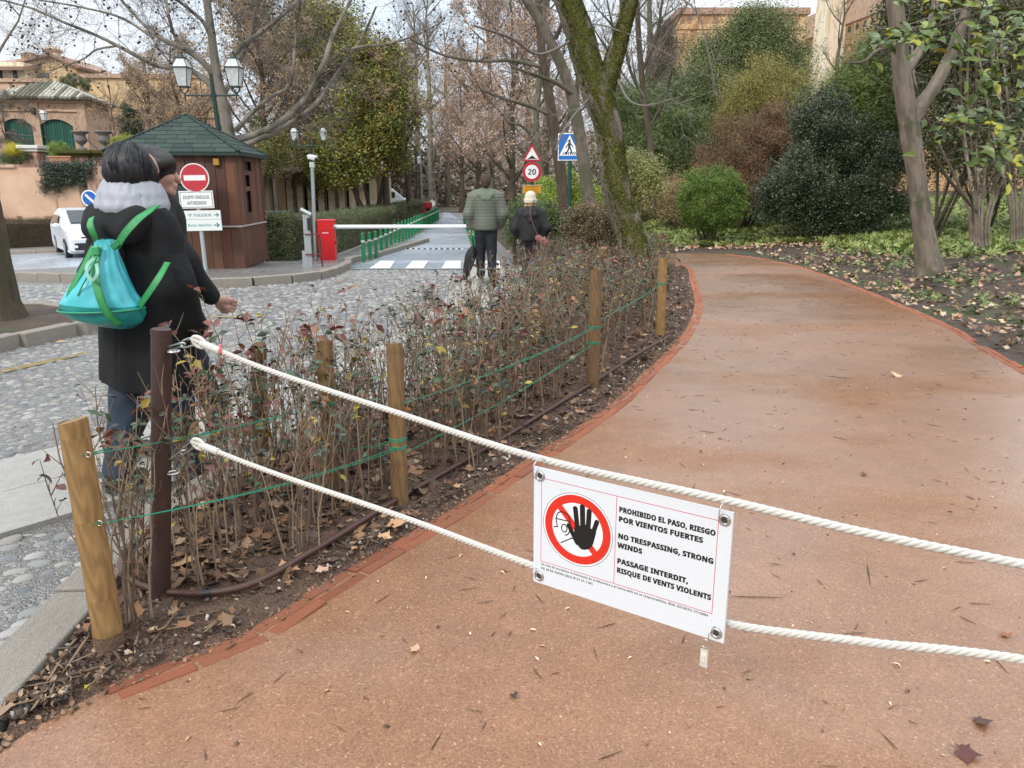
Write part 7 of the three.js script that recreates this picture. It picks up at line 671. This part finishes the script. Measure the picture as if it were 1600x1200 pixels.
// --- turquoise drawstring bag hanging on the walker's back
{
  const O = at(165, 445, 3.44), g = thing('drawstring_bag', 'shiny turquoise drawstring bag with green webbing straps on the black coat', 'bag', null, O); const P = (u, v, dz = 0) => at(u, v, 3.44 - dz).sub(O);
  // sack: rings from the gathered neck to the wide base
  const rings = [[150, 176, 374, .035], [147, 182, 388, .04], [138, 188, 410, .07], [120, 200, 440, .10], [104, 214, 466, .12], [97, 224, 484, .12], [112, 222, 500, .10], [146, 206, 511, .05]]; const sack = (from, to, mat, name, par) => { const n = 64, pos = [], idx = [], m = 40; for (let i = 0; i <= m; i++) { const t = lerp(from, to, i / m) * (rings.length - 1), q = Math.min(rings.length - 2, Math.floor(t)), f = t - q, L = (k) => { const a = rings[Math.max(0, q - 1)][k], b = rings[q][k], c = rings[q + 1][k], d = rings[Math.min(rings.length - 1, q + 2)][k]; return .5 * (2 * b + (c - a) * f + (2 * a - 5 * b + 4 * c - d) * f * f + (3 * b - a - 3 * c + d) * f * f * f); }; const u0 = L(0), u1 = L(1), vv = L(2), dp = L(3), tilt = t / 7; const A = P(u0, vv - 6 * tilt), B = P(u1, vv + 2 * tilt), cx = A.clone().add(B).multiplyScalar(.5), hx = B.clone().sub(A).multiplyScalar(.5); for (let k = 0; k <= n; k++) { const a = k / n * Math.PI * 2, pl = 1 + .07 * (1 - t / 7) * Math.sin(a * 13 + t) + .02 * Math.sin(a * 7 + t * 2.2) + .014 * Math.sin(a * 5 - t * 4); pos.push(cx.x + hx.x * Math.cos(a) * pl, cx.y + hx.y * Math.cos(a) * pl, cx.z + dp * Math.sin(a) * pl * 1.0); } } for (let i = 0; i < m; i++) for (let k = 0; k < n; k++) { const a = i * (n + 1) + k, b = a + n + 1; idx.push(a, a + 1, b, a + 1, b + 1, b); } const q = new THREE.BufferGeometry(); q.setAttribute('position', new THREE.Float32BufferAttribute(pos, 3)); q.setIndex(idx); q.computeVertexNormals(); return mesh(name, q, mat, par); };
  const satin = (c) => new THREE.MeshPhysicalMaterial({ color: C3(...c), roughness: .3, side: THREE.DoubleSide, sheen: .5, sheenColor: C3(.3, .8, .8), sheenRoughness: .4 }); sack(0, .64, satin([.07, .46, .50]), 'upper_panel', g); sack(.64, 1, satin([.01, .22, .20]), 'lower_panel', g);
  const webT = canvasTex(64, 256, (x, w, h) => { x.fillStyle = '#2f8a4c'; x.fillRect(0, 0, w, h); x.fillStyle = '#57a872'; x.font = 'bold 30px sans-serif'; for (let i = 0; i < 4; i++) { x.save(); x.translate(42, 58 + i * 64); x.rotate(-Math.PI / 2); x.fillText('~~~', 0, 0); x.restore(); } x.fillStyle = '#24703c'; x.fillRect(0, 0, 5, h); x.fillRect(59, 0, 5, h); }); webT.wrapS = webT.wrapT = THREE.RepeatWrapping; const web = new THREE.MeshStandardMaterial({ map: webT, roughness: .5, side: THREE.DoubleSide }), front = V(0, .15, 1);
  mesh('shoulder_strap', ribbon([P(182, 386, .05), P(195, 365, .07), P(215, 343, .05), P(233, 330, -.03), P(246, 321, -.12)], .032, .004, front), web, g); mesh('shoulder_strap', ribbon([P(152, 378, .02), P(146, 366, .05), P(141, 352, .05), P(143, 340, .0)], .03, .004, front), web, g); mesh('lower_strap', ribbon([P(218, 478, .03), P(232, 458, .06), P(248, 434, .05), P(262, 410, -.03)], .028, .004, front), web, g);
  mesh('webbing_band', ribbon([P(154, 385, .055), P(148, 410, .085), P(150, 440, .115), P(158, 470, .13), P(170, 492, .118), P(186, 507, .085)], .034, .004, front), web, g); mesh('webbing_band', ribbon([P(146, 385, .05), P(126, 425, .07), P(110, 455, .08), P(106, 470, .08)], .026, .004, V(-.4, .1, 1)), web, g);
  mesh('loop_handle', ribbon([P(146, 404, .10), P(136, 416, .125), P(137, 431, .14), P(145, 437, .15), P(152, 428, .15), P(151, 412, .12)], .015, .004, front), new THREE.MeshStandardMaterial({ color: C3(.2, .42, .32), roughness: .5, side: THREE.DoubleSide }), g);
  const seam = []; for (let i = 0; i <= 20; i++) { const a = Math.PI * (1 - i / 20); const c = P(160, 478).clone(); seam.push(V(c.x + Math.cos(a) * .192, c.y - .012 + .004 * Math.cos(a), c.z + .128 * Math.sin(a))); } mesh('piping', tube(seam, .005, 6), std([.02, .24, .13], .5), g);
  mesh('drawstring', tube(smooth([P(152, 400, .12), P(140, 425, .125), P(128, 448, .12), P(121, 462, .12)], 12), .0035, 6), std([.03, .3, .18], .5), g); mesh('drawcord_toggle', xf(new RoundedBoxGeometry(.03, .04, .02, 2, .006), P(150, 392, .075).toArray()), std([.04, .3, .12], .4), g); mesh('buckle', xf(new RoundedBoxGeometry(.04, .03, .014, 2, .005), P(180, 383, .06).toArray(), [0, 0, .7]), std([.02, .2, .08], .4), g);
}
// --- man in green quilted jacket and woman in cream beanie
{
  const p = at(760, 440, 12.6), g = thing('person', 'man in green quilted jacket and dark trousers walking away', 'person', 'people walking', seat(p.x, -12.6), .05), hy = 1.665; g.scale.set(.9, .935, .93); const leg = [J([-.09, .92, 0], [-.10, .5, -.06], .09, .06), J([-.10, .5, -.06], [-.10, .09, -.1], .06, .042), J([.09, .92, 0], [.10, .5, .02], .09, .06), J([.10, .5, .02], [.10, .09, .13], .06, .042)];
  mesh('body', merge([bonesGeo([...leg, J([-.10, .06, -.1], [-.10, .04, -.24], .04, .034), J([.10, .06, .13], [.10, .04, .0], .04, .034), J([0, .95, 0], [0, 1.36, 0], .14, .16, 1.3), J([0, 1.36, 0], [0, 1.56, 0], .1, .062), J([-.19, 1.42, 0], [.19, 1.42, 0], .07, .07), J([-.22, 1.42, 0], [-.29, 1.14, .03], .055, .042), J([-.29, 1.14, .03], [-.27, .90, -.04], .042, .032), J([.22, 1.42, 0], [.30, 1.14, .03], .055, .042), J([.30, 1.14, .03], [.25, .93, -.1], .042, .032)], .02, .04).toNonIndexed(), bonesGeo(headBones([0, hy, -.01], 1.02), .008, .02).toNonIndexed(), bonesGeo(handBones([-.27, .90, -.04], [0, -1, -.1], [0, 0, -1], .9), .006, .01).toNonIndexed(), bonesGeo(handBones([.25, .93, -.1], [-.2, -1, -.1], [0, 0, -1], .9), .006, .01).toNonIndexed()]), skinM, g);
  mesh('hair', bonesGeo([J([0, hy + .045, .02], [0, hy + .045, -.02], .098, .094), J([0, hy - .01, .045], [0, hy - .03, .05], .08, .07)], .01, .04), std([.06, .038, .026], .85), g);
  mesh('jacket', bonesGeo([J([-.15, 1.42, 0], [.15, 1.42, 0], .115, .115, 1.05), J([0, 1.36, 0], [0, 1.0, 0], .215, .20, 1.2), J([0, 1.02, 0], [0, .93, 0], .2, .205, 1.15), J([-.22, 1.40, 0], [-.30, 1.14, .03], .105, .088), J([-.30, 1.14, .03], [-.275, .93, -.04], .088, .066), J([.22, 1.40, 0], [.31, 1.14, .03], .105, .088), J([.31, 1.14, .03], [.255, .95, -.1], .088, .066)], .0125, .05, (d, x, y, z) => { const row = Math.floor(y / .052), s = Math.abs(Math.sin(y * Math.PI / .052)), t = Math.abs(Math.sin((x - z * .5) * Math.PI / .085 + (row % 2) * 1.57)); return Math.max(d - .008 * Math.pow(s, .5) - .004 * Math.pow(t, .4), .87 - y); }), cloth([.12, .13, .10], .6, .001), g); mesh('jacket_hood', bonesGeo([J([-.09, 1.50, .06], [.09, 1.50, .06], .055, .055), J([-.10, 1.45, .12], [.10, 1.45, .12], .055, .055), J([-.05, 1.39, .15], [.05, 1.39, .15], .045, .045), J([-.085, 1.53, .0], [-.06, 1.52, -.08], .04, .035), J([.085, 1.53, .0], [.06, 1.52, -.08], .04, .035)], .0125, .04, folds(.004, 20, 22)), cloth([.125, .145, .105], .6, .001), g);
  mesh('trousers', bonesGeo([J([0, .95, 0], [0, .9, 0], .16, .155, 1.2), J([-.09, .88, 0], [-.10, .5, -.06], .115, .088), J([-.10, .5, -.06], [-.10, .10, -.09], .088, .074), J([.09, .88, 0], [.10, .5, .02], .115, .088), J([.10, .5, .02], [.10, .10, .12], .088, .074)], .014, .03, (d, x, y, z) => Math.max(folds(.005, 22, 26)(d, x, y, z), .07 - y)), denim([.012, .013, .017]), g); mesh('shoe', bonesGeo(shoe(-.10, 0, -.1), .014, .03, (d, x, y) => Math.max(d, .004 - y)), std([.03, .03, .03], .6), g); mesh('shoe', bonesGeo(shoe(.10, 0, .13), .014, .03, (d, x, y) => Math.max(d, .004 - y)), std([.03, .03, .03], .6), g);
  const u = at(735, 385, 12.6), um = thing('umbrella', 'folded black umbrella held point down by the man in green', 'umbrella', null, V(u.x + .05, u.y + .02, -12.6)), tip = at(722, 452, 12.6).sub(um.position), uk = []; for (let i = 0; i <= 8; i++) uk.push(V(0, 0, 0).lerp(tip, i / 8)); mesh('canopy', (() => { const q = tube(uk, [.02, .07, .09, .08, .07, .055, .04, .025, .008], 14), pp = q.attributes.position; for (let i = 0; i < pp.count; i++) { const a = Math.atan2(pp.getZ(i), pp.getX(i)); pp.setX(i, pp.getX(i) * (1 + .06 * Math.sin(a * 7))); } q.computeVertexNormals(); return q; })(), std([.012, .012, .014], .7), um); mesh('handle', tube([V(.03, .12, 0), V(.0, .14, 0), V(-.02, .1, 0), V(0, 0, 0)], .012, 8), M.black, um); mesh('ferrule', tube([tip, tip.clone().multiplyScalar(1.06)], .006, 6), M.galv, um);
}
{
  const p = at(828, 440, 12.4), g = thing('person', 'woman in cream knitted beanie and short black coat walking away', 'person', 'people walking', seat(p.x, -12.4), -.05), hy = 1.46; g.scale.setScalar(.865); mesh('body', merge([bonesGeo([J([0, .8, 0], [0, 1.2, 0], .13, .13, 1.3), J([0, 1.2, 0], [0, 1.36, 0], .09, .052), J([-.15, 1.24, 0], [.15, 1.24, 0], .06, .06), J([-.085, .8, 0], [-.09, .44, -.07], .085, .055), J([-.09, .44, -.07], [-.09, .09, -.09], .055, .038), J([.085, .8, 0], [.09, .44, .02], .085, .055), J([.09, .44, .02], [.09, .09, .12], .055, .038), J([-.09, .06, -.1], [-.09, .04, -.2], .034, .03), J([.09, .06, .12], [.09, .04, .0], .034, .03), J([-.18, 1.24, 0], [-.27, .98, .02], .046, .036), J([-.27, .98, .02], [-.22, .82, -.1], .036, .028), J([.18, 1.24, 0], [.29, .99, .03], .046, .036), J([.29, .99, .03], [.27, .86, .0], .036, .028)], .02, .04).toNonIndexed(), bonesGeo(headBones([0, hy, -.01], .95), .008, .02).toNonIndexed(), bonesGeo(handBones([.27, .86, .0], [-.05, -1, .05], [0, 0, -1], .9), .006, .01).toNonIndexed(), bonesGeo(handBones([-.22, .82, -.1], [.2, -1, -.1], [0, 0, -1], .9), .006, .01).toNonIndexed()]), skinM, g);
  mesh('hair', bonesGeo([J([0, hy + .0, .04], [0, hy - .06, .05], .09, .055), J([-.07, hy - .02, .0], [-.085, hy - .12, .04], .035, .022), J([.06, hy - .02, .01], [.07, hy - .08, .03], .03, .02)], .01, .03, folds(.003, 60, 10)), std([.42, .27, .13], .7), g);
  const bn = mesh('beanie', bonesGeo([J([0, hy + .035, .01], [0, hy + .085, .012], .113, .100)], .009, .03, (d, x, y, z) => Math.max(d - .004 * Math.sin(Math.atan2(x, z) * 34), hy + .01 - y)), cloth([.66, .58, .46], .95, .004), g); mesh('cuff', bonesGeo([J([0, hy + .015, .01], [0, hy + .035, .01], .119, .119)], .009, .02, (d, x, y, z) => Math.max(Math.max(d - .003 * Math.sin(Math.atan2(x, z) * 34), hy - .03 - y), y - hy - .045)), cloth([.68, .6, .48], .95, .004), bn);
  mesh('coat', bonesGeo([J([-.13, 1.245, 0], [.13, 1.245, 0], .105, .105), J([0, 1.2, 0], [0, .85, 0], .2, .205, 1.15), J([-.18, 1.23, 0], [-.285, .98, .02], .1, .086), J([-.285, .98, .02], [-.235, .84, -.09], .086, .06), J([.18, 1.23, 0], [.30, .99, .03], .1, .086), J([.30, .99, .03], [.275, .88, .0], .086, .06)], .013, .05, (d, x, y, z) => Math.max(folds(.006, 20, 18, 6)(d, x, y, z), .76 - y)), cloth([.014, .0135, .015], .75, .002), g); mesh('coat_hood', bonesGeo([J([-.10, 1.30, .08], [.10, 1.30, .08], .055, .055), J([-.07, 1.22, .14], [.07, 1.22, .14], .055, .055), J([0, 1.13, .16], [0, 1.1, .16], .05, .04)], .013, .05), cloth([.016, .015, .017], .75, .002), g);
  mesh('trousers', bonesGeo([J([0, .84, 0], [0, .8, 0], .15, .15, 1.2), J([-.085, .78, 0], [-.09, .44, -.07], .11, .08), J([-.09, .44, -.07], [-.09, .10, -.09], .08, .06), J([.085, .78, 0], [.09, .44, .02], .11, .08), J([.09, .44, .02], [.09, .10, .12], .08, .06)], .014, .03, (d, x, y, z) => Math.max(folds(.004, 22, 26)(d, x, y, z), .07 - y)), denim([.012, .012, .015]), g); mesh('shoe', bonesGeo(shoe(-.09, 0, -.1), .014, .03, (d, x, y) => Math.max(d, .004 - y)), std([.03, .03, .03], .6), g); mesh('shoe', bonesGeo(shoe(.09, 0, .12), .014, .03, (d, x, y) => Math.max(d, .004 - y)), std([.03, .03, .03], .6), g);
  const b = at(846, 374, 12.22), hb = thing('handbag', 'small dusty red handbag at the hip of the woman in the beanie', 'handbag', null, b, -.2); mesh('pouch', bonesGeo([J([-.05, .02, 0], [.06, -.05, 0], .055, .05, 1.3), J([.04, -.03, 0], [.08, -.09, 0], .045, .035, 1.3)], .01, .03), std([.23, .085, .07], .6), hb); mesh('strap', tube(smooth([V(-.05, .06, .02), V(-.12, .22, .06), V(-.17, .42, .06), V(-.12, .6, .0)], 14), .008, 6), std([.13, .07, .06], .6), hb);
}
// --- far rider in red on a scooter by the hedge end
{
  const d = 44, p = at(667, 345, d), g = thing('scooter', 'tiny distant red scooter at the far end of the hedge', 'scooter', null, V(p.x, T(p.x, -d), -d), .3); const red = std([.42, .02, .025], .4); mesh('body', bonesGeo([J([0, .45, .5], [0, .6, .2], .16, .2), J([0, .35, .2], [0, .3, -.5], .14, .12), J([0, .4, -.5], [0, 1.0, -.6], .16, .1)], .035, .08), red, g); for (const z of [.55, -.65]) mesh('wheel', xf(new THREE.TorusGeometry(.2, .07, 8, 20), [0, .26, z], [0, Math.PI / 2, 0]), M.black, g); mesh('handlebar', tube([V(-.3, 1.08, -.5), V(0, 1.0, -.58), V(.3, 1.08, -.5)], .025, 6), M.black, g); mesh('top_case', box(.4, .35, .35, 0, .95, .5, .05), red, g); mesh('seat', box(.28, .1, .6, 0, .74, .2, .04), M.black, g);
}
scene.traverse((o) => { if (o.isMesh) { o.castShadow = true; o.receiveShadow = true; } });
renderer.render(scene, camera);
